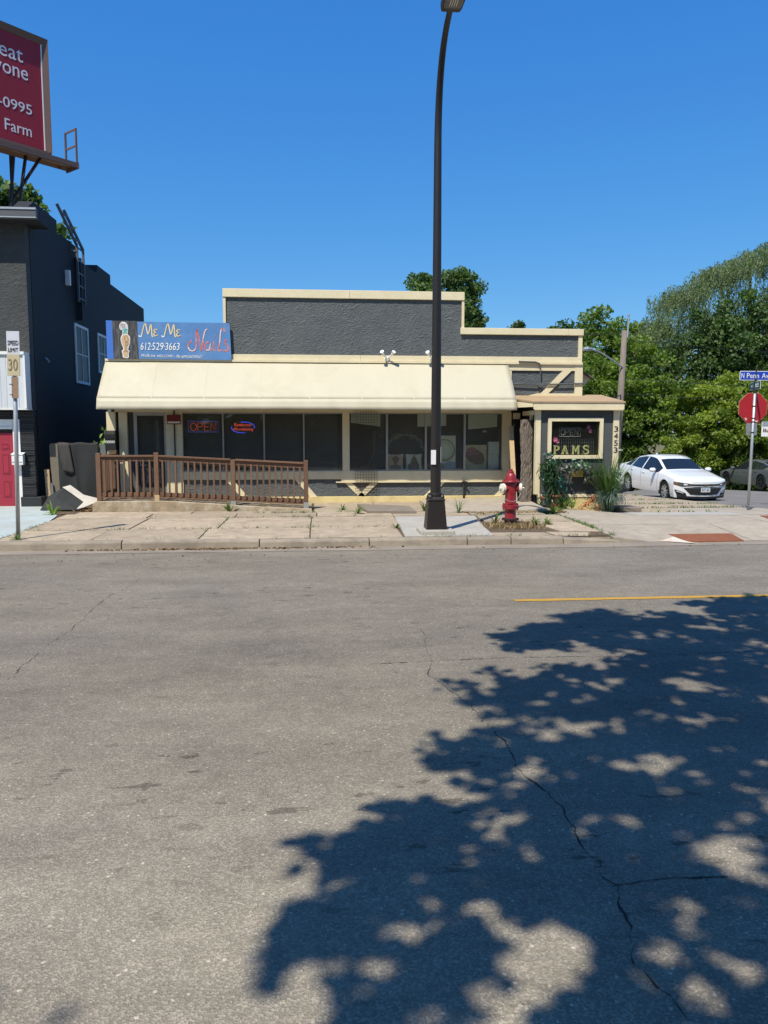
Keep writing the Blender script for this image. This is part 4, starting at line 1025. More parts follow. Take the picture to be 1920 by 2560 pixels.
# return section to the wall at the left end
MB().box(-4.28, -4.19, 16.72, 16.81, 0.39, 1.33).build('post', 'brown_wood', rl)
box('hand_rail', 'brown_wood', rl, -4.29, -4.18, RY + .047, 16.719, 1.25, 1.285)
box('upper_rail', 'brown_wood', rl, -4.25, -4.215, RY + .047, 16.719, 1.16, 1.245)
box('lower_rail', 'brown_wood', rl, -4.25, -4.215, RY + .047, 16.719, 0.47, 0.55)
for k in range(1, 9):
    y = RY + .05 + k * .125
    box('baluster', 'brown_wood', rl, -4.29, -4.252, y - .017, y + .017, 0.5, 1.19)
# wall side rail
MB().tube([(-2.75, 16.86, 1.06), (-0.9, 16.86, 0.97)], 0.02, 8).tube([(-2.7, 16.86, 1.05), (-2.7, 16.97, 1.05)], 0.012, 6).tube([(-1.0, 16.86, 0.975), (-1.0, 16.97, 0.975)], 0.012, 6).build('wall_rail', 'brown_wood', rl)

# black letter box on the left pier
mbx = thing('letter_box', 'black metal letter box with a number plate on the left awning pier', 'letter box', (-4.33, 16.88, 1.4))
MB().prism([(16.80, 1.36), (16.935, 1.36), (16.935, 1.72), (16.90, 1.745), (16.80, 1.68)], 'x', -4.43, -4.21).build('box', 'black_paint', mbx, bevel=0.008)
MB().prism([(16.79, 1.60), (16.80, 1.685), (16.91, 1.755), (16.90, 1.77), (16.78, 1.69)], 'x', -4.44, -4.20).build('lid', 'black_paint', mbx)
M('plate_white', (0.7, 0.7, 0.68), 0.6)
for k, ch in enumerate('3453'):
    x = -4.42 + k * .05
    q = box('plate', 'plate_white', mbx, x, x + .043, 16.794, 16.799, 1.505, 1.555)
    text('numeral', ch, 'black_paint', mbx, (x + .010, 16.791, 1.511), (1, 0, 0), (0, 0, 1), .022, .038)

# slab of bark and boards leaning in the porch doorway
bk = thing('bark_slab', 'tall grey slab of rough bark leaning by the porch door', 'bark slab', (4.5, 16.0, 0.22))
M('bark', (0.155, 0.128, 0.105), 0.95, 0.45, 14, 1.0, 30, stretch=(3.0, 3.0, 0.3))
g_ = np.random.default_rng(31); 
def bark_pt(u, w):
    z = 0.20 + 1.80 * w; xc = 4.43 + 0.09 * w + 0.012 * math.sin(5 * w); hw_ = 0.12 + 0.01 * math.sin(9 * w)
    a = (u - .5) * 2
    return (xc + a * hw_, 15.98 + 0.24 * w - 0.03 * (1 - a * a) + g_.normal(0, .009), z)
MB().grid(bark_pt, 12, 26).build('bark', 'bark', bk, solid=0.04)
pk = thing('leaning_plank', 'weathered narrow plank leaning beside the bark slab', 'plank', (4.25, 16.2, 0.2))
MB().bar((4.22, 15.98, 0.24), (4.27, 16.62, 1.86), 0.03, 0.10, (1, 0, 0)).build('plank', 'bare_wood', pk)
pk2 = thing('leaning_plank', 'broad dark board leaning behind the bark slab', 'plank', (4.25, 16.4, 0.2))
M('dark_board', (0.060, 0.055, 0.050), 0.9, 0.25, 8, 0.3, 30, stretch=(3, 3, .5))
MB().bar((4.16, 16.3, 0.22), (4.36, 16.75, 1.9), 0.02, 0.20, (0, 1, 0)).build('board', 'dark_board', pk2)

# ---------------------------------------------------------------- hydrant
M('hydrant_red', (0.27, 0.016, 0.024), 0.38, 0.12, 7, 0.06, 40, spec=0.5, coat=0.3, stain=(0.20, 0.03, 0.035), stain_scale=5)
M('hydrant_cap', (0.72, 0.69, 0.58), 0.45, 0.08, 9, stain=(0.5, 0.42, 0.28), stain_scale=12)
M('hydrant_base', (0.05, 0.022, 0.020), 0.7, 0.3, 9, 0.3, 30)
hx, hy, hz = 3.31, 12.82, 0.13
hy_ = thing('fire_hydrant', 'red fire hydrant with cream side caps beside the lamp post', 'fire hydrant', (hx, hy, hz))
MB().lathe([(0.105, 0.0), (0.105, 0.10), (0.145, 0.11), (0.145, 0.14), (0.10, 0.145)], (hx, hy, hz), 24).build('foot', 'hydrant_base', hy_, smooth='auto')
MB().lathe([(0.098, 0.145), (0.095, 0.16), (0.095, 0.295), (0.138, 0.30), (0.142, 0.325), (0.132, 0.335), (0.142, 0.345), (0.138, 0.37), (0.098, 0.375), (0.097, 0.40), (0.093, 0.62), (0.10, 0.70), (0.105, 0.735), (0.10, 0.745)], (hx, hy, hz), 28).build('barrel', 'hydrant_red', hy_, smooth='auto')
MB().lathe([(0.10, 0.745), (0.142, 0.752), (0.148, 0.768), (0.142, 0.782), (0.096, 0.79), (0.088, 0.83), (0.080, 0.865), (0.062, 0.90), (0.050, 0.91), (0.052, 0.935), (0.038, 0.945), (0.030, 0.945), (0.028, 0.975), (0.0, 0.98)], (hx, hy, hz), 28).build('bonnet', 'hydrant_red', hy_, smooth='auto')
mb = MB()
for k in range(8):
    a = k * math.pi / 4 + .2
    for zz in (0.292, 0.374, 0.785): mb.lathe([(0.013, 0), (0.013, 0.018), (0, .02)], (hx + .124 * math.cos(a), hy + .124 * math.sin(a), hz + zz - (.012 if zz < .3 else 0)), 6)
mb.build('bolts', 'hydrant_red', hy_)
for s_ in (-1, 1):
    d = Vector((s_ * .94, -.34 if s_ < 0 else -0.2, 0)).normalized(); c = Vector((hx, hy, hz + .655))
    MB().tube([c + d * .06, c + d * .135, c + d * .138], [.066, .064, .07], 16).build('nozzle', 'hydrant_red', hy_, smooth='auto')
    q = MB().tube([c + d * .138, c + d * .142, c + d * .185, c + d * .192], [.074, .08, .078, .06], 16).build('nozzle_cap', 'hydrant_cap', hy_, smooth='auto')
    MB().tube([c + d * .192, c + d * .225], [.018, .016], 5).build('cap_nut', 'hydrant_cap', q)
cf = Vector((hx, hy, hz + .60)); d = Vector((.05, -1, 0)).normalized()
MB().tube([cf + Vector((0, .02, .0)) + d * .085, cf + d * .10], [.05, .045], 14).build('front_boss', 'hydrant_red', hy_, smooth='auto')
ch = [(hx - .19, hy - .08, hz + .60), (hx - .14, hy - .11, hz + .50), (hx - .05, hy - .125, hz + .44), (hx + .06, hy - .12, hz + .45), (hx + .15, hy - .08, hz + .56), (hx + .17, hy - .04, hz + .62)]
MB().tube([tuple(p) for p in smooth_path(ch, 5)], 0.0045, 5).build('chain', 'galv', hy_)

# ---------------------------------------------------------------- street lamp
M('lamp_brown', (0.021, 0.017, 0.0155), 0.42, 0.12, 6, 0.05, 60, spec=0.45)
lx, ly, lz = 1.885, 11.98, 0.155
lp = thing('street_lamp', 'tall dark brown street lamp with a curved top and tapered base', 'street lamp', (lx, ly, lz))
MB().prism([(lx - .27, ly - .28), (lx + .27, ly - .28), (lx + .27, ly + .26), (lx - .27, ly + .26)], 'z', lz - .03, lz + .055).build('plinth', 'concrete_new', lp, bevel=0.02)
def frustum(z0, z1, a, b):
    return [(lx - a, ly - a, z0), (lx + a, ly - a, z0), (lx + a, ly + a, z0), (lx - a, ly + a, z0), (lx - b, ly - b, z1), (lx + b, ly - b, z1), (lx + b, ly + b, z1), (lx - b, ly + b, z1)]
BF = [(0, 3, 2, 1), (4, 5, 6, 7), (0, 1, 5, 4), (1, 2, 6, 5), (2, 3, 7, 6), (3, 0, 4, 7)]
MB().add(frustum(lz + .056, lz + .50, .165, .128), BF).build('base_shroud', 'lamp_brown', lp, bevel=0.012)
MB().add(frustum(lz + .501, lz + .53, .138, .135), BF).add(frustum(lz + .531, lz + .56, .12, .105), BF).build('base_collar', 'lamp_brown', lp, bevel=0.008)
mb = MB()
for a in range(4):
    t = a * math.pi / 2 + math.pi / 4; mb.lathe([(.03, 0), (.032, .04), (.018, .06), (.018, .075), (0, .08)], (lx + .135 * math.cos(t), ly + .135 * math.sin(t), lz + .53), 8)
mb.build('anchor_nuts', 'dark_metal', lp)
mb.v; MB().lathe([(.105, 0), (.11, .03), (.10, .06), (.085, .065)], (lx, ly, lz + .56), 20).build('pole_ring', 'lamp_brown', lp, smooth='auto')
path = [(lx, ly, lz + .60), (lx, ly, 2.5), (lx, ly, 4.6), (lx, ly, 5.9)] + [(lx, ly - a, b) for a, b in ((.02, 6.3), (.09, 6.65), (.22, 6.95), (.42, 7.2), (.68, 7.36), (.92, 7.43), (1.05, 7.45))]
path = [tuple(p) for p in smooth_path(path, 4)]
rad = [float(np.interp(p[2] + (11.98 - p[1]) * .8, [.6, 5.9, 8.3], [.085, .058, .040])) for p in path]
MB().tube(path, rad, 20).build('pole', 'lamp_brown', lp, smooth='auto')
hd = [(-.13, .0), (.13, .0), (.15, .10), (.155, .30), (.13, .46), (.08, .55), (-.08, .55), (-.13, .46), (-.155, .30), (-.15, .10)]
cy = 10.98
MB().prism([(lx + a, cy - b) for a, b in hd], 'z', 7.40, 7.50).build('lamp_head', 'lamp_brown', lp, bevel=0.025)
M('lens', (0.12, 0.12, 0.13), 0.3, 0.05, 8)
lens = MB().prism([(lx + a * .8, cy - .14 - b * .62) for a, b in hd], 'z', 7.385, 7.399).build('lens_plate', 'lens', lp)
for k in range(4): box('led_row', 'white_paint', lens, lx - .05 + k * .03, lx - .042 + k * .03, cy - .42, cy - .20, 7.379, 7.384)
# notices tied to the pole
M('notice', (0.70, 0.70, 0.72), 0.7, 0.04, 10, stain=(0.62, 0.62, 0.66), stain_scale=20)
n1 = thing('taped_notice', 'white paper notice taped to the left of the lamp post', 'notice', (lx - .05, ly - .09, 1.2))
MB().grid(lambda u, w: (lx - .088 + .075 * u, ly - .082 - .02 * u, 1.225 + .225 * w), 3, 2).build('sheet', 'notice', n1, solid=0.003)
n2 = thing('taped_notice', 'yellowed paper notice curled round the right of the lamp post', 'notice', (lx + .08, ly - .05, 1.2))
M('notice_old', (0.50, 0.47, 0.33), 0.8, 0.2, 20)
MB().grid(lambda u, w: (lx + .062 + .030 * u, ly - .075 + .05 * u, 1.25 + .25 * w), 3, 2).build('sheet', 'notice_old', n2, solid=0.003)

# ---------------------------------------------------------------- speed limit sign
qx, qy, qz = -4.44, 11.86, 0.135
sl = thing('speed_sign', 'leaning speed limit 30 sign on a grey steel post', 'road sign', (qx, qy, qz))
MB().tube([(qx, qy, qz - .05), (qx + .035, qy + .01, 1.6), (qx + .07, qy + .02, 3.15)], 0.030, 12).build('post', 'galv', sl, smooth=True)
M('sign_white', (0.62, 0.64, 0.70), 0.5, 0.06, 8, stain=(0.52, 0.48, 0.38), stain_scale=2.2, stain_amt=0.9)
M('sign_cream', (0.55, 0.47, 0.30), 0.6, 0.08, 8)
def tilt(x, z): return (qx + .065 + x + (z - 2.85) * 0.02, qy - .045, z)
def tiltbox(x0, x1, z0, z1, y0, y1, name, m_, par):
    P = [tilt(x0, z0), tilt(x1, z0), tilt(x1, z1), tilt(x0, z1)]
    return MB().add([(p[0], qy - y0, p[2]) for p in P] + [(p[0], qy - y1, p[2]) for p in P], [(0, 3, 2, 1)[::-1], (4, 5, 6, 7), (0, 1, 5, 4), (1, 2, 6, 5), (2, 3, 7, 6), (3, 0, 4, 7)]).build(name, m_, par)
pn = tiltbox(-.085, .095, 2.545, 3.185, .036, .042, 'panel', 'sign_white', sl)
tiltbox(-.083, .093, 2.547, 2.85, .043, .0455, 'patch_panel', 'sign_cream', pn)
def st(s, x0, z0, w, h, m_='black_paint', d=.049): text('lettering', s, m_, sl, (tilt(x0, z0)[0], qy - d, z0), (1, 0, .0), (0.02, 0, 1), w, h)
st('SPEED', -.068, 2.985, .15, .065, 'black_paint', .0455); st('LIMIT', -.063, 2.89, .14, .055, 'black_paint', .0455)
M('ink_faded', (0.25, 0.21, 0.13), 0.7); st('30', -.065, 2.62, .13, .17, 'ink_faded')
M('brown_strip', (0.30, 0.20, 0.13), 0.8, 0.1, 8)
tiltbox(-.03, .062, 2.22, 2.53, .036, .041, 'lower_strip', 'brown_strip', sl)
for z in (2.27, 2.42): MB().tube([tilt(-.06, z), tilt(-.02, z + .002)], .008, 6).build('clamp', 'dark_metal', sl)

# ---------------------------------------------------------------- stop sign with street names
tx, ty, tz = 9.5, 16.11, 0.02
stp = thing('stop_sign', 'back to back red octagon sign with street name plates on a steel post', 'road sign', (tx, ty, tz))
def lean(z): return tx + (z - tz) * 0.012
MB().tube([(lean(0), ty, tz - .1), (lean(1.3), ty, 1.3), (lean(2.62), ty, 2.62)], 0.030, 12).build('post', 'galv', stp, smooth=True)
MB().tube([(lean(2.6), ty, 2.6), (lean(3.12), ty, 3.12)], 0.018, 8).tube([(lean(2.58), ty, 2.58), (lean(2.68), ty, 2.68)], 0.036, 10).build('bracket', 'dark_metal', stp)
M('stop_red', (0.36, 0.016, 0.022), 0.5, 0.05, 5, spec=0.4)
oc = [(lean(2.26) + .345 * math.cos(math.pi / 8 + k * math.pi / 4), 2.262 + .345 * math.sin(math.pi / 8 + k * math.pi / 4)) for k in range(8)]
ocp = MB().prism(oc, 'y', ty + .036, ty + .041).build('octagon', 'stop_red', stp)
oc2 = [(lean(2.26) + .353 * math.cos(math.pi / 8 + k * math.pi / 4), 2.262 + .353 * math.sin(math.pi / 8 + k * math.pi / 4)) for k in range(8)]
MB().prism(oc2, 'y', ty + .0415, ty + .0445).build('octagon_rim', 'bare_wood', stp)
for x, z, w, h in ((-.155, 2.03, .045, .016), (-.145, 2.00, .045, .016), (.075, 1.965, .07, .022)): box('sticker', 'paper', ocp, tx + x, tx + x + w, ty + .032, ty + .0355, z, z + h)
box('lower_plate', 'aluminium', stp, tx - .11, tx + .14, ty + .036, ty + .041, 1.67, 1.935)
for z in (2.29, 2.03, 1.95, 1.72): MB().lathe([(.036, 0), (.036, .022)], (lean(z), ty, z), 12).build('clamp', 'black_paint', stp)
M('sign_street_blue', (0.012, 0.06, 0.42), 0.45, 0.04, 6); M('sign_green', (0.005, 0.11, 0.075), 0.45, 0.05, 6)
def rrect(x0, x1, z0, z1, r, n=4):
    P = []
    for cx, cz, a0 in ((x1 - r, z0 + r, -90), (x1 - r, z1 - r, 0), (x0 + r, z1 - r, 90), (x0 + r, z0 + r, 180)):
        for k in range(n + 1): a = R(a0 + 90 * k / n); P.append((cx + r * math.cos(a), cz + r * math.sin(a)))
    return P
nmp = MB().prism(rrect(9.165, 10.12, 2.855, 3.055, .03), 'y', ty - .004, ty + .003).build('street_name_plate', 'white_paint', stp)
MB().prism(rrect(9.178, 10.107, 2.868, 3.042, .022), 'y', ty - .0065, ty - .0045).build('plate_face', 'sign_street_blue', nmp)
text('lettering', 'N', 'white_paint', stp, (9.20, ty - .010, 2.90), (1, 0, 0), (0, 0, 1), .065, .11)
text('lettering', 'Penn', 'white_paint', stp, (9.325, ty - .010, 2.90), (1, 0, 0), (0, 0, 1), .275, .11)
text('lettering', 'Av', 'white_paint', stp, (9.665, ty - .010, 2.90), (1, 0, 0), (0, 0, 1), .15, .11)
box('clamp', 'dark_metal', stp, lean(2.8) - .03, lean(2.8) + .03, ty - .02, ty + .02, 2.83, 2.86)
# cross plate, seen nearly edge on
cd = Vector((0.26, 0.965, 0)).normalized(); cc = Vector((lean(2.75), ty, 0)); nn = Vector((cd.y, -cd.x, 0))
def cplate(s0, s1, z0, z1, d, t, name, m_, par):
    q = []
    for k in (d, d + t):
        for s_, z in ((s0, z0), (s1, z0), (s1, z1), (s0, z1)): p = cc + cd * s_ - nn * (-k); q.append((p.x, p.y, z))
    return MB().add(q, BF).build(name, m_, par)
gp = cplate(-.38, .38, 2.655, 2.83, -.003, .006, 'cross_street_plate', 'white_paint', stp)
cplate(-.365, .365, 2.667, 2.818, -.006, .0028, 'plate_face', 'sign_green', gp)
p0 = cc + cd * (-.27) - nn * .0; 
def gtxt(s, s0, w):
    p = cc + cd * s0 + nn * (-0.009); text('lettering', s, 'white_paint', stp, (p.x, p.y, 2.70), tuple(cd), (0, 0, 1), w, .09)
gtxt('35th', -.27, .27); gtxt('Av', .08, .17)
# sign at the far right edge, part out of view
rs = thing('white_sign', 'white sign with dark scribbles at the right edge of the picture', 'sign', (12.4, 20.5, 0))
MB().tube([(12.8, 20.5, -.4), (12.8, 20.5, 1.75)], .035, 8).build('post', 'dark_metal', rs)
box('panel', 'white_paint', rs, 12.34, 13.2, 20.44, 20.46, 1.62, 2.02, 0.01)
box('header_strip', 'galv', rs, 12.35, 13.2, 20.43, 20.438, 1.92, 2.04)
mb = MB()
for i in range(16):
    x = 12.38 + i * .05; mb.prism([(x, 1.76), (x + .03, 1.74), (x + .045, 1.80 + .04 * math.sin(i * 2.3)), (x + .01, 1.85 + .03 * math.cos(i * 1.7))], 'y', 20.434, 20.4375)
tag(mb.build('scribble', 'ink', rs), 'dark scribbled marks', kind='stuff')

# ---------------------------------------------------------------- the black neighbour
N = thing('neighbour_building', 'tall black stucco building with a red door and white panelling', 'building', (-8.5, 16.7, 0.15))
NY = 16.72; NX = -5.84
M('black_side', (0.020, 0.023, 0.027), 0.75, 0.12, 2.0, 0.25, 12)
M('black_brick', (0.026, 0.027, 0.031), 0.55, 0.25, 10, 0.3, 30, rand=0.35)
M('black_plinth', (0.030, 0.032, 0.034), 0.7, 0.1, 8)
M('red_door', (0.33, 0.030, 0.052), 0.5, 0.06, 3, spec=0.4)
M('white_siding', (0.60, 0.62, 0.64), 0.6, 0.05, 5, rand=0.04)
M('grey_metal', (0.10, 0.105, 0.115), 0.5, 0.08, 6)
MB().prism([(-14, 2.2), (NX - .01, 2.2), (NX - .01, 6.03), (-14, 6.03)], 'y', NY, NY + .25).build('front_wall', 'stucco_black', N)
# side wall with its stepped top
prof = [(16.97, 0.0), (27.7, -.6), (27.7, 5.98), (23.36, 6.0), (23.36, 6.25), (22.0, 6.25), (21.95, 6.02), (20.2, 6.02), (20.2, 6.30), (19.0, 6.30), (18.75, 6.26), (18.75, 6.55), (17.3, 6.55), (16.97, 6.35)]
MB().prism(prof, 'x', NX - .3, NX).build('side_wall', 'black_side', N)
box('roof', 'roofing', N, -14, NX - .3, 16.97, 27.7, 5.5, 5.7)
# front cornice
MB().prism([(16.30, 5.95), (16.30, 6.145), (16.33, 6.17), (16.40, 6.17), (16.40, 5.95)], 'x', -14, -5.47).build('cornice', 'grey_metal', N)
MB().prism([(16.402, 5.96), (16.402, 6.16), (17.2, 6.30), (17.2, 5.96)], 'x', -14, -5.50).build('cornice_roof', 'black_side', N)
MB().prism([(16.285, 6.115), (16.285, 6.15), (16.30, 6.15), (16.30, 6.115)], 'x', -14, -5.465).build('cornice_lip', 'galv', N)
MB().prism([(16.29, 5.955), (16.29, 5.975), (16.30, 5.975), (16.30, 5.955)], 'x', -14, -5.465).build('cornice_lip', 'galv', N)
# black ledgestone pier and lintel, stone by stone
g_ = np.random.default_rng(41)
z = 0.40; ridx = 0
while z < 1.99:
    h = 0.034 + g_.uniform(-.004, .006); d = g_.uniform(0, .016)
    MB().box(-6.10, NX + .02 + g_.uniform(-.006, .006), NY - .045 - d, NY + .005, z, z + h - .006).build('stone', 'black_brick', N, bevel=0.004); z += h
for zc in (2.0, 2.055, 2.11):
    x = NX + .02
    while x > -9:
        w_ = g_.uniform(.22, .5); d = g_.uniform(0, .02)
        MB().box(x - w_ + .008, x, NY - .04 - d, NY + .005, zc, zc + .046).build('stone', 'black_brick', N, bevel=0.005); x -= w_
MB().box(-14, NX - .012, NY + .006, NY + .2, 0.1, 2.2).build('lower_wall', 'black_plinth', N)
box('plinth_block', 'black_plinth', N, -6.12, -5.70, NY - .14, NY + .5, 0.14, 0.39, 0.012)
# white panelled bay
pb = MB().box(-14, -5.84, NY - .30, NY - .02, 2.19, 2.215).box(-14, -5.86, NY - .32, NY - .02, 3.30, 3.36).build('panel_trim', 'white_paint', N)
x = -5.885
while x > -13.8:
    box('siding_board', 'white_siding', N, x - .112, x, NY - .285, NY - .05, 2.217, 3.298); x -= .117
box('corner_board', 'white_paint', N, -5.883, -5.85, NY - .31, NY - .03, 2.217, 3.298)
# door with panels, frame, number and letter box
dr = box('door', 'red_door', N, -7.2, -6.245, NY - .02, NY + .03, 0.19, 1.72)
for x0, x1 in ((-6.50, -6.34), (-6.78, -6.62), (-7.05, -6.9)):
    for z0, z1 in ((0.38, 0.72), (0.86, 1.28), (1.37, 1.50)):
        t = .014
        MB().box(x0, x1, NY - .026, NY - .021, z0, z0 + t).box(x0, x1, NY - .026, NY - .021, z1 - t, z1).box(x0, x0 + t, NY - .026, NY - .021, z0 + t, z1 - t).box(x1 - t, x1, NY - .026, NY - .021, z0 + t, z1 - t).box(x0 + .03, x1 - .03, NY - .028, NY - .021, z0 + .03, z1 - .03).build('door_panel', 'red_door', dr)
box('door_frame', 'white_paint', N, -7.34, -7.20, NY - .06, NY + .02, 0.17, 1.798)
box('door_frame', 'white_paint', N, -6.245, -6.105, NY - .06, NY + .02, 0.17, 2.0)
MB().prism([(NY - .09, 1.80), (NY + .02, 1.80), (NY + .02, 1.995), (NY - .07, 1.995), (NY - .07, 1.86), (NY - .09, 1.84)], 'x', -7.36, -6.246).build('door_head', 'white_paint', N)
box('door_step', 'white_paint', N, -7.3, -6.24, NY - .05, NY + .02, 0.165, 0.187)
hn = thing('house_number', 'black house number 3451 down the white door frame', 'house number', (-6.17, 16.65, 1.6))
for i, ch in enumerate('3451'): text('numeral', ch, 'black_paint', hn, (-6.205, NY - .064, 1.785 - i * .093), (1, 0, 0), (0, 0, 1), .055 if ch != '1' else .03, .075)
lb = thing('letter_box', 'white metal letter box beside the red door', 'letter box', (-6.1, 16.6, 1.1))
MB().box(-6.245, -6.02, NY - .19, NY - .062, 1.06, 1.27).build('box', 'white_paint', lb, bevel=0.006)
MB().prism([(NY - .20, 1.268), (NY - .20, 1.285), (NY - .06, 1.315), (NY - .06, 1.30)], 'x', -6.255, -6.01).build('lid', 'white_paint', lb)
box('flap', 'galv', lb, -6.235, -6.04, NY - .195, NY - .191, 1.11, 1.125)
# windows, duct, spouts and ladder on the side wall
M('dim_glass', (0.02, 0.025, 0.03), 0.35, 0.05, 3, spec=0.12)
def sidewin(y0, y1, z0, z1, rows, cols):
    f = MB(); t = .055
    f.box(NX - .03, NX + .03, y0, y0 + t, z0, z1).box(NX - .03, NX + .03, y1 - t, y1, z0, z1).box(NX - .03, NX + .03, y0 + t, y1 - t, z0, z0 + t).box(NX - .03, NX + .03, y0 + t, y1 - t, z1 - t, z1)
    w_ = f.build('window_frame', 'white_paint', N)
    for i in range(cols):
        for j in range(rows):
            a = y0 + t + (y1 - y0 - 2 * t) * i / cols; b = y0 + t + (y1 - y0 - 2 * t) * (i + 1) / cols; c = z0 + t + (z1 - z0 - 2 * t) * j / rows; e = z0 + t + (z1 - z0 - 2 * t) * (j + 1) / rows
            box('pane', 'dim_glass', w_, NX + .004, NX + .010, a + .012, b - .012, c + .012, e - .012)
            MB().box(NX + .003, NX + .022, a, a + .012, c, e).box(NX + .003, NX + .022, b - .012, b, c, e).box(NX + .003, NX + .022, a + .012, b - .012, c, c + .012).box(NX + .003, NX + .022, a + .012, b - .012, e - .012, e).build('glazing_bar', 'white_paint', w_)
sidewin(21.75, 23.0, 3.35, 4.42, 2, 2)
sidewin(19.75, 20.85, 2.95, 4.40, 2, 2)
ld = thing('roof_ladder', 'grey steel ladder hooked over the black side wall', 'ladder', (-5.75, 19.9, 4))
for y in (19.75, 20.25):
    MB().bar((NX + .14, y, 4.9), (NX + .14, y, 6.25), .05, .05).bar((NX + .14, y, 6.24), (NX - .12, y - .55, 7.05), .05, .05).build('stile', 'grey_metal', ld)
for k in range(5): MB().bar((NX + .14, 19.75, 5.0 + k * .3), (NX + .14, 20.25, 5.0 + k * .3), .03, .03).build('rung', 'grey_metal', ld)
for k in range(3): MB().bar((NX + .14 - .08 * (k + .6), 19.75 - .17 * (k + .6), 6.25 + .25 * (k + .6)), (NX + .14 - .08 * (k + .6), 20.25 - .17 * (k + .6), 6.25 + .25 * (k + .6)), .03, .03).build('rung', 'grey_metal', ld)
MB().bar((NX, 19.7, 6.1), (NX + .16, 19.75, 6.1), .05, .05).bar((NX, 20.3, 5.0), (NX + .16, 20.25, 5.0), .05, .05).build('bracket', 'grey_metal', ld)
MB().bar((NX + .07, 20.05, 4.5), (NX + .07, 20.05, 6.0), .14, .1).build('duct', 'black_side', N)
box('spout', 'white_paint', N, NX, NX + .1, 19.22, 19.32, 5.2, 5.55)
MB().tube([(NX + .02, 17.55, 3.35), (NX + .12, 17.5, 3.25)], .02, 6).build('camera_bracket', 'galv', N)

# ---------------------------------------------------------------- billboard on the roof
bb = thing('billboard', 'red advertising billboard on a brown steel frame above the roof', 'billboard', (-6.7, 21, 5.8))
M('board_red', (0.30, 0.020, 0.035), 0.5, 0.05, 1.5)
M('board_leg', (0.05, 0.028, 0.024), 0.6, 0.1, 4)
M('board_frame', (0.15, 0.095, 0.075), 0.55, 0.08, 4)
M('board_wood', (0.42, 0.27, 0.17), 0.8, 0.25, 5, stretch=(1, 1, 4))
M('board_white', (0.75, 0.75, 0.78), 0.5, 0.03, 5)
BD = Vector((0.69, 0.724, 0)).normalized(); BN = Vector((BD.y, -BD.x, 0)); BC = Vector((-6.62, 21.0, 0))   # right end of the face, runs back to the left
def bp(s_, z, d=0.0): p = BC - BD * s_ + BN * d; return (p.x, p.y, z)
def bbox(s0, s1, z0, z1, d0, d1, name, m_, par=bb):
    return MB().add([bp(s1, z0, d1), bp(s0, z0, d1), bp(s0, z0, d0), bp(s1, z0, d0), bp(s1, z1, d1), bp(s0, z1, d1), bp(s0, z1, d0), bp(s1, z1, d0)], BF).build(name, m_, par)
BZ0, BZ1 = 8.76, 11.47
bbox(0.14, 7.2, BZ0 + .02, BZ1 - .14, -.02, 0.02, 'face', 'board_red')
def chamfer(a, b, name):   # frame with a sloping inner face
    MB().add(a + b, [(0, 1, 2, 3), (7, 6, 5, 4), (0, 4, 5, 1), (1, 5, 6, 2), (2, 6, 7, 3), (3, 7, 4, 0)]).build(name, 'board_frame', bb)
chamfer([bp(0, BZ0, .10), bp(0, BZ0, -.15), bp(.16, BZ0, -.15), bp(.15, BZ0, .03)], [bp(0, BZ1, .10), bp(0, BZ1, -.15), bp(.16, BZ1, -.15), bp(.15, BZ1 - .15, .03)], 'frame_side')
chamfer([bp(0.001, BZ1, .10), bp(0.001, BZ1, -.15), bp(.16, BZ1 - .16, -.15), bp(.15, BZ1 - .15, .03)], [bp(7.3, BZ1, .10), bp(7.3, BZ1, -.15), bp(7.3, BZ1 - .16, -.15), bp(7.3, BZ1 - .15, .03)], 'frame_top')
bbox(.14, .165, BZ0 + .02, BZ1 - .15, .022, .04, 'inner_bead', 'board_white')
bbox(0, 7.3, BZ0 - .13, BZ0 + .02, .021, .06, 'frame_bottom', 'board_frame')
# catwalk
bbox(-.40, 7.3, BZ0 - .34, BZ0 - .22, .50, .56, 'walkway_beam', 'board_frame'); bbox(-.40, 7.3, BZ0 - .32, BZ0 - .23, .02, .06, 'walkway_beam', 'board_frame')
for k in range(3): bbox(-.39, 7.3, BZ0 - .25, BZ0 - .23, .07 + k * .143, .205 + k * .143, 'walkway_plank', 'board_wood')
bbox(-.44, -.40, BZ0 - .36, BZ0 - .21, .0, .57, 'walkway_beam', 'board_frame')
for d in (.54, .04): bbox(-.42, -.38, BZ0 - .21, BZ0 + .62, d - .02, d + .02, 'rail_post', 'board_frame')
for z in (.18, .58): bbox(-.415, -.385, BZ0 + z, BZ0 + z + .04, .061, .519, 'rail', 'board_frame')
# legs down to the roof
for s_, d0, s1, d1, zz in ((.42, .3, .95, -.15, 7.45), (.95, -.15, .95, -.15, 5.7), (.9, -.1, 1.35, .2, 5.7), (.70, .1, 1.25, .2, 5.7), (2.5, -.2, 2.6, -.2, 5.7)):
    MB().bar(bp(s_, BZ0 - .25, d0), bp(s1, zz, d1), .06, .06).build('leg', 'board_leg', bb)
def btext(s, s_left, z, w, h, m_='board_white'):
    text('lettering', s, m_, bb, bp(s_left, z, .024), tuple(BD), (0, 0, 1), w, h)
btext('eat', 1.20, 10.72, .58, .28); btext('yone', 1.33, 10.23, .82, .34); btext('3-0995', 1.45, 9.55, 1.0, .24); btext('Farm', 1.14, 9.02, .66, .27)
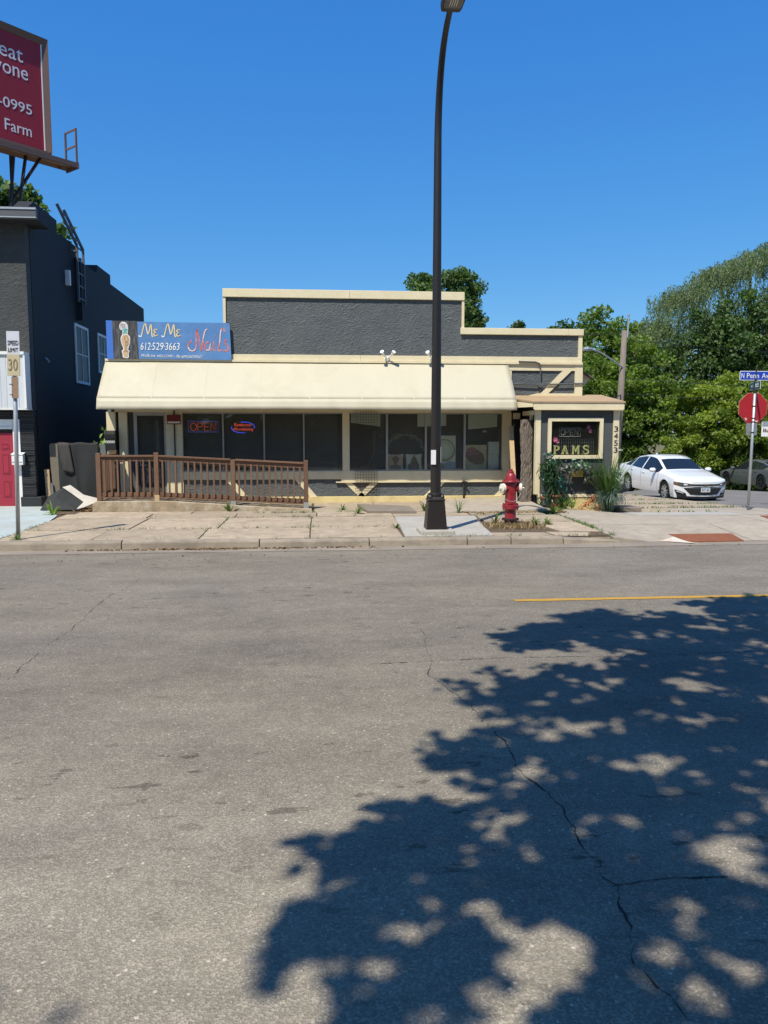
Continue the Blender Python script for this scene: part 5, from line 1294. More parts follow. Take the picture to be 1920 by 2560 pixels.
# ---------------------------------------------------------------- fence boards, felt and scraps between the buildings
M('grey_board', (0.16, 0.175, 0.18), 0.8, 0.12, 5, 0.15, 40, stretch=(3, 3, .5), rand=0.15)
M('taupe_board', (0.17, 0.145, 0.11), 0.8, 0.12, 5, rand=0.1)
M('felt', (0.030, 0.032, 0.033), 0.85, 0.15, 6, 0.2, 60)
M('felt_back', (0.50, 0.46, 0.41), 0.85, 0.12, 5, 0.2, 40)
fb = thing('picket_fence', 'grey board fence across the gap beside the ramp', 'fence', (-4.9, 16.95, 0.2))
for x0, x1, zt, m_, tl in ((-5.62, -5.44, 1.50, 'taupe_board', .03), (-5.42, -5.2, 1.5, 'grey_board', .0), (-5.19, -4.98, 1.5, 'grey_board', 0), (-4.97, -4.76, 1.5, 'grey_board', 0), (-4.70, -4.60, 1.48, 'grey_board', .05), (-4.585, -4.46, 1.49, 'grey_board', .05), (-4.42, -4.30, 1.50, 'taupe_board', .02)):
    MB().prism([(x0 + tl, .15), (x1 + tl, .15), (x1, zt - .05), (x1 - .03, zt), (x0 + .03, zt), (x0, zt - .05)], 'y', 16.95, 16.975).build('picket', m_, fb)
box('fence_rail', 'galv', fb, -5.6, -4.3, 16.98, 17.02, 1.02, 1.06); box('fence_rail', 'grey_board', fb, -5.6, -4.3, 16.98, 17.02, .42, .48)
tp = thing('felt_sheet', 'black felt sheet hung over the grey fence boards', 'felt sheet', (-5.1, 16.9, 0.3))
g_ = np.random.default_rng(51)
def drape(u, w):
    x = -5.44 + .84 * u + .03 * w * math.sin(3 * u); fold = .05 * math.exp(-((u - .34 - .1 * w) / .07) ** 2) * (0.3 + w) + .02 * math.sin(9 * u + 3 * w) * w
    return (x + (.02 - .03 * u) * w, 16.93 - .02 - fold, 1.515 - 1.28 * w + .01 * math.sin(14 * u) * (1 - w))
MB().grid(drape, 40, 24).build('sheet', 'felt', tp, smooth=True, solid=0.006)
MB().grid(lambda u, w: (-5.42 + .23 * u + .10 * w, 16.875 - .02 * math.sin(3 * w) - .012 * u, 1.515 - .62 * w - .05 * u * w), 6, 10).build('folded_flap', 'dark_board', tp, smooth=True, solid=0.006)
rf = thing('felt_roll', 'crumpled piece of black felt with a pale underside on the ground', 'felt roll', (-5.0, 16.1, 0.18))
gz = S(16)
heap = [(-5.45, 15.75, gz + .01), (-4.72, 15.70, gz + .01), (-4.62, 15.82, gz + .02), (-4.66, 15.95, gz + .13), (-4.95, 16.2, gz + .28), (-5.15, 16.3, gz + .42), (-5.42, 16.2, gz + .25)]
MB().add(heap + [(-5.0, 15.85, gz + .14), (-5.2, 15.95, gz + .24)], [(0, 1, 7), (1, 2, 7), (2, 3, 7), (3, 4, 7), (4, 8, 7), (4, 5, 8), (5, 6, 8), (6, 0, 8), (0, 7, 8)]).build('sheet', 'felt', rf, solid=0.012)
MB().add([(-5.16, 16.24, gz + .43), (-5.02, 16.3, gz + .47), (-4.72, 16.15, gz + .28), (-4.4, 16.1, gz + .20), (-4.42, 15.95, gz + .14), (-4.62, 15.8, gz + .05), (-4.75, 15.72, gz + .02), (-4.66, 15.93, gz + .15), (-4.95, 16.16, gz + .30)], [(0, 1, 2, 8), (2, 3, 4, 7), (4, 5, 6, 7), (2, 7, 8)]).build('turned_back', 'felt_back', rf, solid=0.008)
for x, w_, zt, m_, lab in ((-5.70, .10, .95, 'bare_wood', 'short raw wood board leaning at the black corner'), (-5.60, .06, .66, 'grey_board', 'short grey offcut leaning beside the raw board')):
    t = thing('leaning_board', lab, 'board', (x, 16.85, .2)); MB().prism([(x, .17), (x + w_, .17), (x + w_ - .03, zt), (x - .03, zt)], 'y', 16.90, 16.92).build('board', m_, t)

# ---------------------------------------------------------------- plants
leaf_mat('leaf_weed', (0.05, 0.10, 0.015), (0.16, 0.27, 0.05), 0.35)
leaf_mat('leaf_teal', (0.006, 0.035, 0.030), (0.03, 0.20, 0.17), 0.1, 0.3)
leaf_mat('leaf_plantdark', (0.012, 0.035, 0.016), (0.06, 0.13, 0.05), 0.15, 0.35)
leaf_mat('leaf_grey', (0.03, 0.04, 0.035), (0.26, 0.29, 0.25), 0.1, 0.4)
leaf_mat('leaf_mint', (0.10, 0.25, 0.17), (0.33, 0.48, 0.30), 0.2, 0.4)
leaf_mat('leaf_lime', (0.12, 0.22, 0.03), (0.32, 0.45, 0.10), 0.3)
leaf_mat('leaf_orange', (0.35, 0.09, 0.03), (0.62, 0.22, 0.10), 0.2)
leaf_mat('dry_leaf', (0.11, 0.06, 0.025), (0.36, 0.23, 0.11), 0.1)
leaf_mat('dry_grass', (0.20, 0.13, 0.06), (0.42, 0.32, 0.17), 0.1)
M('terracotta', (0.22, 0.085, 0.05), 0.8, 0.15, 8); M('planter_gold', (0.42, 0.30, 0.07), 0.6, 0.1, 8); M('stem', (0.10, 0.11, 0.04), 0.8, 0.2, 9)
def blades(name, c, n, length, width, mat, parent, seed, spread=0.7, arch=0.6, seg=5, up=1.0, rad=.05, jit=.3):
    """long grass-like leaves growing from c and arching over"""
    g = np.random.default_rng(seed); V = []; F = []; T = []
    for k in range(n):
        a = g.uniform(0, 2 * math.pi); d = np.array([math.cos(a), math.sin(a) * .8, 0]); L = length * (1 - jit + 2 * jit * g.uniform()); sp_ = spread * g.uniform(.15, 1)
        p = np.array(c) + d * rad * g.uniform(); s = np.array([-d[1], d[0], 0]); ang = math.atan2(1, sp_ * 1.0); t = g.uniform()
        el = math.pi / 2 - sp_ * .9; cur = p.copy(); o = len(V)
        for i in range(seg + 1):
            u = i / seg; w = width * (1 - u) ** .6 * (.5 + u if u < .5 else 1) * .5 + .0006
            V += [tuple(cur + s * w), tuple(cur - s * w)]
            e = el - arch * (1.6 * u) * (.4 + sp_)
            cur = cur + (d * math.cos(e) + np.array([0, 0, 1]) * math.sin(e) * up) * L / seg
        for i in range(seg): F.append((o + 2 * i, o + 2 * i + 1, o + 2 * i + 3, o + 2 * i + 2)); T.append(t)
    ob = make(name, V, F, mat, parent)
    at = ob.data.attributes.new('tint', 'FLOAT', 'FACE'); at.data.foreach_set('value', np.array(T, np.float32))
    return ob
def stems(name, c, n, h, parent, seed, r=.006, spread=.25, tips=None):
    g = np.random.default_rng(seed); mb = MB()
    for k in range(n):
        a = g.uniform(0, 6.28); q = Vector(c); L = h * g.uniform(.6, 1); e = Vector((math.cos(a) * spread * L, math.sin(a) * spread * L * .6, L))
        mb.tube([q, q + e * .5 + Vector((g.normal(0, .02), 0, 0)), q + e], [r, r * .8, r * .4], 5)
        if tips is not None: tips.append(q + e); tips.append(q + e * .65)
    return mb.build(name, 'stem', parent)
pz = S(15.6)
# left: teal potted plant by the door
p1 = thing('potted_plant', 'teal leaved plant in a terracotta pot left of the porch wall', 'potted plant', (4.95, 15.6, pz))
MB().lathe([(.12, 0), (.15, .22), (.17, .23), (.17, .27), (.15, .27), (.14, .23), (0, .23)], (4.98, 15.55, pz), 18, cap=False).build('pot', 'terracotta', p1, smooth='auto')
MB().lathe([(.09, 0), (.115, .18), (.13, .19), (.13, .22), (0, .2)], (4.78, 15.62, pz), 16, cap=False).build('pot', 'terracotta', p1, smooth='auto')
tips = []; stems('stems', (4.84, 15.55, pz + .2), 14, .72, p1, 61, spread=.22, tips=tips)
mb = MB(); mb.tube([(4.88, 15.6, pz + .25), (4.80, 15.6, pz + .8), (4.84, 15.62, pz + 1.06)], [.008, .006, .004], 5); mb.build('tall_stem', 'stem', p1)
P = np.concatenate([np.array(t)[None] + rng.normal(0, .055, (42, 3)) for t in tips])
leaf_mesh('foliage', P, .11, 'leaf_plantdark', p1, aspect=.22, droop=.8, seed=62)
P = np.concatenate([np.array([4.84, 15.6, pz + z]) + rng.normal(0, .05, (26, 3)) for z in (1.05, .93, .82)] + [np.array([4.72, 15.55, pz + .62]) + rng.normal(0, .05, (24, 3)), np.array([4.72, 15.5, pz + .10]) + rng.normal(0, .08, (60, 3)), np.array([5.05, 15.55, pz + .5]) + rng.normal(0, .06, (40, 3))])
leaf_mesh('teal_leaves', P, .10, 'leaf_teal', p1, aspect=.30, droop=1.2, seed=63)
blades('spikes', (4.95, 15.5, pz + .28), 110, .36, .016, 'leaf_plantdark', p1, 64, 1.3, 1.3)
P = np.concatenate([np.array([4.98 + .1 * math.cos(a), 15.40, pz + .16]) + rng.normal(0, .05, (24, 3)) for a in np.linspace(0, 6, 6)]); leaf_mesh('trailing_leaves', P, .09, 'leaf_plantdark', p1, aspect=.3, droop=1.4, seed=164)
# hanging planter on the porch wall
p2 = thing('wall_planter', 'gold wall planter with trailing grey ivy under the porch window', 'planter', (5.5, 15.85, .85))
MB().prism([(5.36, .80), (5.60, .80), (5.63, .93), (5.33, .93)], 'y', 15.74, 15.90).build('pot', 'planter_gold', p2, bevel=.006)
P = np.concatenate([np.array([5.48 + .26 * math.cos(a) , 15.72, .93 + .10 * math.sin(a)]) + rng.normal(0, .05, (26, 3)) for a in np.linspace(.1, math.pi - .1, 9)] + [np.array([5.14, 15.74, .80]) + rng.normal(0, .055, (70, 3)), np.array([5.20, 15.74, .88]) + rng.normal(0, .055, (60, 3)), np.array([5.78, 15.74, .82]) + rng.normal(0, .06, (60, 3)), np.array([5.33, 15.74, .70]) + rng.normal(0, .03, (22, 3)), np.array([5.68, 15.74, .72]) + rng.normal(0, .025, (18, 3))])
leaf_mesh('ivy', P, .065, 'leaf_grey', p2, aspect=.75, droop=.8, seed=65)
P = np.concatenate([np.array([5.42, 15.70, 1.03]) + rng.normal(0, .05, (26, 3)), np.array([5.60, 15.70, 1.03]) + rng.normal(0, .05, (22, 3))])
leaf_mesh('mint_leaves', P, .10, 'leaf_mint', p2, aspect=.7, seed=66)
# right: tall spiky grass plants
p3 = thing('grass_plant', 'tall green reed like plant at the right porch corner', 'plant', (6.15, 15.55, .12))
blades('blades', (6.10, 15.58, .1), 170, 1.15, .022, 'leaf_weed', p3, 67, .42, .62, 7)
blades('upper_blades', (6.14, 15.6, .45), 110, .55, .016, 'leaf_plantdark', p3, 68, .8, .8, 6, rad=.12)
P = np.concatenate([np.array([6.27, 15.55, z]) + rng.normal(0, .06, (45, 3)) for z in (.55, .75, .92)])
leaf_mesh('side_leaves', P, .10, 'leaf_mint', p3, aspect=.25, seed=69)
p4 = thing('grass_plant', 'blue green mop of drooping blades at the foot of the porch corner', 'plant', (6.12, 15.45, .12))
blades('blades', (6.12, 15.42, .38), 240, .46, .016, 'leaf_teal2' if 'leaf_teal2' in MATS else 'leaf_plantdark', p4, 70, 1.5, 1.5, 6, rad=.08)
leaf_mat('leaf_blade', (0.02, 0.05, 0.04), (0.16, 0.24, 0.19), 0.12, .35); p4.children[0].data.materials[0] = MATS['leaf_blade']
blades('upper_blades', (5.95, 15.6, .85), 40, .34, .012, 'leaf_plantdark', p3, 71, 1.1, .9, 5, rad=.06)
p5 = thing('flower_plant', 'low orange flowering plant before the porch base', 'flower', (5.62, 15.6, .12))
P = np.concatenate([np.array([5.62 + .05 * k, 15.55, .20 + .055 * k]) + rng.normal(0, .035, (26, 3)) for k in range(4)] + [np.array([5.52, 15.55, .17]) + rng.normal(0, .04, (24, 3)), np.array([5.85, 15.5, .16]) + rng.normal(0, .03, (12, 3))])
leaf_mesh('blooms', P, .05, 'leaf_orange', p5, aspect=.6, seed=72)
MB().tube([(5.80, 15.5, .14), (5.82, 15.5, .36), (5.93, 15.48, .42), (6.05, 15.45, .38)], .006, 5).build('twig', 'bark', p5)

def weed(c, n, L, label, mat='leaf_weed', seed=1, w=.02, spread=1.0):
    t = thing('weed', label, 'weed', c); blades('leaves', c, n, L, w, mat, t, seed, spread, .7, 4, rad=.04); return t
weed((-4.98, 15.05, S(15)), 26, .28, 'bright green weed in front of the black felt heap', 'leaf_lime', 81, .045, 1.2)
weed((-4.93, 11.75, S(11.7)), 12, .22, 'broad leaved weed left of the speed sign post', 'leaf_weed', 82, .09, 1.1)
weed((-4.42, 11.78, S(11.7)), 26, .14, 'tuft of weeds at the foot of the speed sign post', 'leaf_weed', 83, .02, 1.2)
weed((-1.72, 15.40, S(15.4)), 34, .20, 'grass tuft at the end of the ramp wall', 'leaf_weed', 84, .018, .9)
weed((0.80, 14.7, S(14.7)), 30, .17, 'dandelion tuft by the heaved dark slab', 'leaf_weed', 85, .03, 1.0)
weed((0.55, 15.4, S(15.3)), 20, .14, 'small dandelion before the cream base course', 'leaf_weed', 86, .03, 1.2)
weed((2.15, 15.1, S(15)), 16, .20, 'weed just right of the lamp base', 'leaf_weed', 87, .04, 1.0)
weed((2.78, 14.75, S(14.7)), 24, .26, 'upright weed between lamp and hydrant', 'leaf_weed', 88, .02, .6)
weed((3.08, 12.95, S(12.9)), 8, .22, 'broad leaved weed at the left of the hydrant foot', 'leaf_weed', 89, .06, .6)
weed((3.78, 12.95, S(13)), 34, .16, 'dandelion patch right of the hydrant', 'leaf_weed', 90, .035, 1.2)
weed((3.98, 12.9, S(13)), 26, .13, 'smaller dandelion beside the patch right of the hydrant', 'leaf_weed', 91, .035, 1.2)
weed((4.62, 14.6, S(14.6)), 40, .20, 'grass tuft before the terracotta pots', 'leaf_lime', 92, .015, .9)
weed((5.12, 15.42, S(15.4)), 26, .26, 'lime green strap leaved weed right of the pots', 'leaf_lime', 93, .04, 1.1)
weed((5.3, 15.45, S(15.4)), 22, .22, 'lime strap leaved weed against the cream porch base', 'leaf_lime', 94, .04, 1.2)
weed((4.68, 11.75, .07), 22, .12, 'small weed in the gutter where the kerb drops', 'leaf_weed', 95, .015, .9)
weed((1.33, 12.62, S(12.6)), 16, .12, 'weed at the left joint of the new pale slabs', 'leaf_weed', 96, .03, 1.2)
sh = thing('shrub', 'bright green shrub behind the letter box pier', 'shrub', (-4.5, 17.3, .2))
P = np.array([-4.47, 17.25, 1.45]) + rng.normal(0, 1, (140, 3)) * np.array([.06, .06, .16]); leaf_mesh('foliage', P, .13, 'leaf_lime', sh, aspect=.6, droop=.8, seed=97)
P = np.array([-4.55, 17.25, .95]) + rng.normal(0, 1, (220, 3)) * np.array([.10, .06, .3]); leaf_mesh('foliage', P, .11, 'leaf_weed', sh, aspect=.6, droop=.8, seed=98)
MB().tube([(-4.5, 17.3, .1), (-4.48, 17.27, 1.5)], [.015, .006], 5).build('stem', 'stem', sh)

# grass in the paving joints, litter in the gutter, dead grass round the hydrant
def scatter_blades(name, P, L, w, mat, label, seed):
    g = np.random.default_rng(seed); N_ = len(P); V = []; F = []; T = []
    for p in P:
        a = g.uniform(0, 6.28); b = g.uniform(0, 6.28); q = np.array(p); l_ = L * g.uniform(.4, 1.2)
        s = np.array([math.cos(b), math.sin(b), 0]) * w; e = np.array([math.cos(a) * .6, math.sin(a) * .6, .8]) * l_; o = len(V)
        V += [tuple(q - s), tuple(q + s), tuple(q + e)]; F.append((o, o + 1, o + 2)); T.append(g.uniform())
    ob = make(name, V, F, mat); at = ob.data.attributes.new('tint', 'FLOAT', 'FACE'); at.data.foreach_set('value', np.array(T, np.float32))
    ob['kind'] = 'stuff'; ob['label'] = label; return ob
P = []
def jl(a, b, n, clump=6, sg_=.015):
    for k in range(n):
        u = rng.uniform(); c = np.array(a) * (1 - u) + np.array(b) * u
        for _ in range(int(rng.integers(2, clump))): P.append((c[0] + rng.normal(0, .03), c[1] + rng.normal(0, sg_), S(c[1]) - .01))
jl((-3.4, 12.8), (-1.7, 12.8), 26); jl((-1.7, 12.8), (1.3, 12.8), 34); jl((-4.5, 12.8), (-3.4, 12.8), 6); jl((-1.7, 14.33), (1.4, 14.33), 30); jl((-4.4, 14.33), (-1.7, 14.33), 6); jl((-.09, 11.7), (-.09, 14.3), 14, 5, .02)
jl((-1.62, 12.8), (-1.6, 14.3), 16, 5); jl((-1.2, 15.05), (0.0, 15.0), 44, 9, .05); jl((0.4, 15.02), (1.0, 15.02), 10); jl((2.9, 14.32), (4.5, 14.32), 18); jl((4.62, 12.0), (4.62, 14.4), 60, 9, .03)
jl((-1.76, 11.65), (-1.74, 12.8), 6); jl((-4.68, 12.0), (-4.68, 14.2), 18); jl((1.36, 11.62), (4.5, 11.62), 30); jl((-4.6, 11.62), (1.3, 11.62), 18); jl((3.0, 14.4), (4.4, 14.9), 40, 6, .1); jl((4.3, 14.6), (5.0, 15.2), 70, 8, .1)
scatter_blades('joint_grass', P, .075, .006, 'leaf_weed', 'short green grass growing in the sidewalk joints', 101)
P = []
for y in (17.3, 19.3, 22.0, 25.5):
    for k in range(70):
        u = rng.uniform(6.5, Xe(y) - .2)
        if rng.uniform() < .55:
            for _ in range(5): P.append((u + rng.normal(0, .12), y + rng.normal(0, .03), corner_z(8, y) - .005))
for y in np.arange(15, 30, .12):
    if rng.uniform() < .6:
        for _ in range(5): P.append((Xe(y) + rng.normal(0, .04), y + rng.normal(0, .05), corner_z(8, y) - .08))
for k in range(40): P.append((rng.uniform(7, 8.5), 15.55 + rng.normal(0, .02), corner_z(8, 15.55)))
scatter_blades('corner_grass', P, .09, .012, 'leaf_weed', 'grass tufts in the corner paving joints', 102)
P = np.column_stack([3.35 + rng.normal(0, .28, 900), 12.72 + rng.normal(0, .22, 900), np.full(900, S(12.7) - .012)])
P = P[(P[:, 1] > 12.05) & (P[:, 1] < 13.3) & (P[:, 0] > 2.85) & (P[:, 0] < 3.9)]
scatter_blades('dead_grass', P, .14, .006, 'dry_grass', 'straw coloured dead grass round the hydrant', 103)
def litter(name, P, s_, label, seed):
    o = leaf_mesh(name, P, s_, 'dry_leaf', None, aspect=.6, up_bias=2.0, seed=seed); o['kind'] = 'stuff'; o['label'] = label
n_ = 520; P = np.column_stack([np.clip(rng.normal(-1.6, 1.1, n_), -3.6, 1.3), 11.40 + rng.normal(0, .028, n_), np.full(n_, .018)]); litter('gutter_litter', P, .05, 'dry brown leaf litter along the gutter', 104)
n_ = 420; P = np.column_stack([rng.uniform(2.9, 4.9, n_), 14.75 + rng.normal(0, .12, n_), np.full(n_, S(14.7) + .005)]); litter('path_litter', P, .07, 'dry leaves and debris before the porch step', 105)
n_ = 200; P = np.column_stack([-4.55 + rng.normal(0, .10, n_), 15.85 + rng.normal(0, .15, n_), np.full(n_, S(15.8) + .01)]); litter('mulch', P, .06, 'reddish bark mulch between felt and ramp', 106)
n_ = 90; P = np.column_stack([rng.uniform(-4, 7, n_), rng.uniform(10.3, 11.3, n_), np.full(n_, .012)]); litter('road_litter', P, .035, 'scattered dry bits on the road edge', 107)

# ---------------------------------------------------------------- cars
M('car_white', (0.74, 0.75, 0.76), 0.28, 0.01, 1, spec=0.5, coat=0.9); M('car_grey', (0.095, 0.10, 0.105), 0.3, 0.02, 1, spec=0.5, coat=0.9); M('car_silver', (0.12, 0.12, 0.115), 0.35, 0.02, 1, metal=.3, coat=0.6)
M('tyre', (0.014, 0.014, 0.014), 0.85, 0.1, 20); M('rim', (0.55, 0.55, 0.56), 0.3, 0.05, 10, metal=.8); M('rim_dark', (0.05, 0.05, 0.055), 0.35, 0.05, 10, metal=.6)
M('car_black', (0.012, 0.012, 0.013), 0.45, 0.05, 5); M('chrome', (0.7, 0.7, 0.7), 0.12, 0.02, 5, metal=1.0); M('seam', (0.05, 0.05, 0.05), 0.6)
M('car_glass', (0.012, 0.016, 0.018), 0.06, 0.02, 3, spec=0.6); M('lamp_dark', (0.06, 0.065, 0.07), 0.12, 0.1, 10, spec=.6); M('lamp_amber', (0.42, 0.10, 0.02), 0.2); M('lamp_clear', (0.7, 0.72, 0.74), 0.12, 0.05, 6); M('tail_red', (0.25, 0.01, 0.012), 0.25)
M('plate_blue', (0.18, 0.36, 0.55), 0.6); M('plate_ink', (0.03, 0.06, 0.14), 0.6); M('emblem_gold', (0.55, 0.40, 0.18), 0.25, metal=.8)
def car(root, paint, rimm, L=4.93, W=1.85, H=1.46, fax=1.47, rax=-1.36, wr=.335, tail=.34, roof=None, front=True):
    hl = L / 2; hwm = W / 2
    def T(tab): return lambda x: float(np.interp(x, [a for a, b in tab], [b for a, b in tab]))
    tops = T(roof or [(-hl, .98), (-hl + .12, 1.04), (-1.95, 1.09), (-1.15, 1.36), (-.55, 1.445), (-.15, 1.46), (.20, 1.43), (.42, 1.37), (1.12, 1.02), (1.5, .965), (2.0, .87), (hl - .2, .79), (hl, .73)])
    belt = T([(-hl, .93), (-1.9, 1.0), (-1.0, .98), (0, .94), (1.0, .91), (1.5, .88), (2.0, .80), (hl - .2, .74), (hl, .69)])
    wt = T([(-hl, .55), (-1.95, .60), (-1.15, .56), (-.3, .575), (.25, .565), (.5, .60), (1.1, .70), (1.6, .72), (2.1, .66), (hl, .4)])
    def nx_(y, front=True): return hl - .36 * (abs(y) / hwm) ** 2.4 if front else -hl + tail * (abs(y) / hwm) ** 2.6
    def hw(x):
        a = ((hl - x) / .36); b = ((x + hl) / tail)
        m = hwm * min(1, max(a, 1e-4) ** (1 / 2.4), max(b, 1e-4) ** (1 / 2.6))
        return max(m * (1 - .02 * abs(x / hl) ** 2), .02)
    def zbot(x):
        z = .20 if abs(x) < hl - .25 else .20 + .05 * (abs(x) - hl + .25) / .25
        for ax in (fax, rax):
            d = abs(x - ax)
            if d < wr + .055: z = max(z, wr + math.sqrt((wr + .055) ** 2 - d * d) * 1.0)
        return z
    def sec(x):
        h = hw(x); zb = zbot(x); b = belt(x); t = max(tops(x), b + .02); w_ = min(wt(x), h * .92)
        z1 = max(.33, zb + .004); z2 = max(.58, z1 + .004); z3 = max(b - .10, z2 + .004); z4 = max(b, z3 + .01)
        k = 1 - .10 * ss((t - b) / .5)
        return [(h * .95, zb), (h * .985, z1), (h, z2), (h * .992, z3), (h * .96, z4), (min(h * .935, h * .935), z4 + .012), (w_ + .02, max(t - .075 * min(1, (t - b) / .3), z4 + .014)), (w_ * .93, t - .022 * min(1, (t - b) / .2)), (w_ * .5, t - .004), (0, t)]
    xs = set(np.round(np.concatenate([np.linspace(-hl + .002, -hl + .4, 9), np.linspace(-hl + .4, hl - .4, 60), np.linspace(hl - .4, hl - .002, 11), [fax - wr - .055, fax + wr + .055, rax - wr - .055, rax + wr + .055, fax - wr - .05, fax + wr + .05, rax - wr - .05, rax + wr + .05]]), 4))
    xs = sorted(xs); n = len(xs)
    ring = []
    for x in xs:
        s = sec(x); ring.append([(x, y, z) for y, z in s] + [(x, -y, z) for y, z in s[-2::-1]])
    K = len(ring[0]); cl = dict(body=[], windshield=[], rear_window=[], side_window=[])
    rf = T([(0, 0)])
    cowl, rfr, rrr, rwb = 1.10, .40, -1.10, -1.93
    def kind(xm, r):
        rr = r if r < 9 else 17 - r
        if rr in (7, 8) and rfr + .02 < xm < cowl - .02: return 'windshield'
        if rr in (7, 8) and rwb + .05 < xm < rrr: return 'rear_window'
        if rr == 5:
            t = tops(xm) - belt(xm)
            if -1.62 < xm < .95 and t > .12 and not (-.33 < xm < -.24) and not (-1.20 < xm < -1.15): return ('side_window', r > 9, 0 if xm > -.24 else (1 if xm > -1.15 else 2))
        return 'body'
    G = {}
    for i in range(n - 1):
        for r in range(K - 1):
            k = kind((xs[i] + xs[i + 1]) / 2, r)
            G.setdefault(k, []).append((i * K + r, (i + 1) * K + r, (i + 1) * K + r + 1, i * K + r + 1))
    V = [p for q in ring for p in q]
    G['body'] += [tuple(range(K)), tuple(range((n - 1) * K, n * K))[::-1]]
    def sub(name, faces, mat, smooth='auto'):
        used = sorted({i for f in faces for i in f}); mp = {a: b for b, a in enumerate(used)}
        return make(name, [Vector(V[i]) + ORG[root.name] for i in used], [tuple(mp[i] for i in f) for f in faces], mat, root, smooth)
    body = sub('body', G.pop('body'), paint)
    for k, f in G.items(): sub(k if isinstance(k, str) else k[0], f, 'car_glass', True)
    O = ORG[root.name]
    def lb(name, mat, x0, x1, y0, y1, z0, z1, bevel=0): return MB().box(x0 + O.x, x1 + O.x, y0 + O.y, y1 + O.y, z0 + O.z, z1 + O.z).build(name, mat, root, bevel=bevel)
    lb('underbody', 'car_black', -hl + .3, hl - .35, -hwm + .2, hwm - .2, .17, .62)
    def patch(name, mat, yz0, yz1, fr=True, d=.008, nn=8, parent=None):
        """strip wrapped round nose or tail: yz0/yz1 are lower and upper edges [(y,z),...]"""
        def fn(u, w):
            y = float(np.interp(u, np.linspace(0, 1, len(yz0)), [a for a, b in yz0])) * (1 - w) + float(np.interp(u, np.linspace(0, 1, len(yz1)), [a for a, b in yz1])) * w
            z = float(np.interp(u, np.linspace(0, 1, len(yz0)), [b for a, b in yz0])) * (1 - w) + float(np.interp(u, np.linspace(0, 1, len(yz1)), [b for a, b in yz1])) * w
            return (nx_(min(abs(y) / .985, hwm), fr) + (d if fr else -d) + O.x, y + O.y + math.copysign(.004, y), z + O.z)
        return MB().grid(fn, nn, 3).build(name, mat, root, smooth=True)
    if front:
        patch('grille', 'car_black', [(-.46, .315), (0, .295), (.46, .315)], [(-.66, .53), (0, .585), (.66, .53)], nn=12)
        for k in range(5): z = .365 + k * .04; a = .50 + .03 * k; patch('grille_bar', 'chrome' if k == 4 else 'seam', [(-a, z), (a, z)], [(-a, z + .010), (a, z + .010)], d=.020, nn=10)
        patch('upper_grille', 'car_black', [(-.55, .605), (0, .61), (.55, .605)], [(-.58, .66), (0, .655), (.58, .66)], nn=12)
        patch('chrome_bar', 'chrome', [(-.60, .585), (0, .588), (.60, .585)], [(-.60, .602), (0, .606), (.60, .602)], d=.014, nn=12)
        for s_ in (-1, 1):
            patch('headlight', 'lamp_dark', [(s_ * .50, .595), (s_ * .70, .565), (s_ * .915, .635)], [(s_ * .48, .665), (s_ * .72, .70), (s_ * .915, .725)], d=.010)
            patch('headlamp_lens', 'lamp_clear', [(s_ * .56, .618), (s_ * .66, .615)], [(s_ * .56, .655), (s_ * .66, .665)], d=.016, nn=3)
            patch('indicator', 'lamp_amber', [(s_ * .82, .635), (s_ * .895, .662)], [(s_ * .82, .675), (s_ * .895, .69)], d=.016, nn=4)
            patch('fog_bezel', 'car_black', [(s_ * .56, .265), (s_ * .82, .285)], [(s_ * .60, .36), (s_ * .89, .47)], d=.010)
            patch('fog_lamp', 'lamp_clear', [(s_ * .66, .345), (s_ * .83, .40)], [(s_ * .66, .36), (s_ * .84, .425)], d=.016, nn=4)
        patch('lower_lip', 'car_black', [(-.80, .19), (0, .185), (.80, .19)], [(-.84, .265), (0, .255), (.84, .265)], d=.012, nn=14)
        pp = MB().box(hl + .022 + O.x, hl + .030 + O.x, -.155 + O.y, .155 + O.y, .40 + O.z, .555 + O.z).build('number_plate', 'plate_white', root)
        MB().box(hl + .0305 + O.x, hl + .032 + O.x, -.15 + O.y, .15 + O.y, .525 + O.z, .553 + O.z).build('plate_band', 'plate_blue', pp)
        text('plate_characters', 'BVC 483', 'plate_ink', pp, (hl + .034 + O.x, -.125 + O.y, .425 + O.z), (0, 1, 0), (0, 0, 1), .25, .085)
        MB().prism([(-.075, .588), (-.03, .588), (-.03, .578), (.03, .578), (.03, .588), (.085, .588), (.075, .606), (.03, .606), (.03, .616), (-.03, .616), (-.03, .606), (-.085, .606)], 'x', hl + .018, hl + .026).build('emblem', 'emblem_gold', root) if O.length == 0 else None
    for s_ in (-1, 1):
        patch('tail_lamp', 'tail_red', [(s_ * .50, .80), (s_ * .91, .80)], [(s_ * .50, .93), (s_ * .91, .95)], False, .008)
    patch('rear_lip', 'car_black', [(-.8, .20), (.8, .20)], [(-.84, .36), (.84, .36)], False, .010, 12)
    # seams, handles, mirrors
    def seam(x, rows=(1, 5), w_=.006):
        for s_ in (-1, 1):
            mb = MB(); a = sec(x)[rows[0]:rows[1]]
            v = []
            for y, z in a: v += [(x - w_ + O.x, s_ * (y + .003) + O.y, z + O.z), (x + w_ + O.x, s_ * (y + .003) + O.y, z + O.z)]
            mb.add(v, [(2 * i, 2 * i + 1, 2 * i + 3, 2 * i + 2) for i in range(len(a) - 1)]); mb.build('door_seam', 'seam', root)
    for x in (.98, -.28, -1.17 + .12): seam(x)
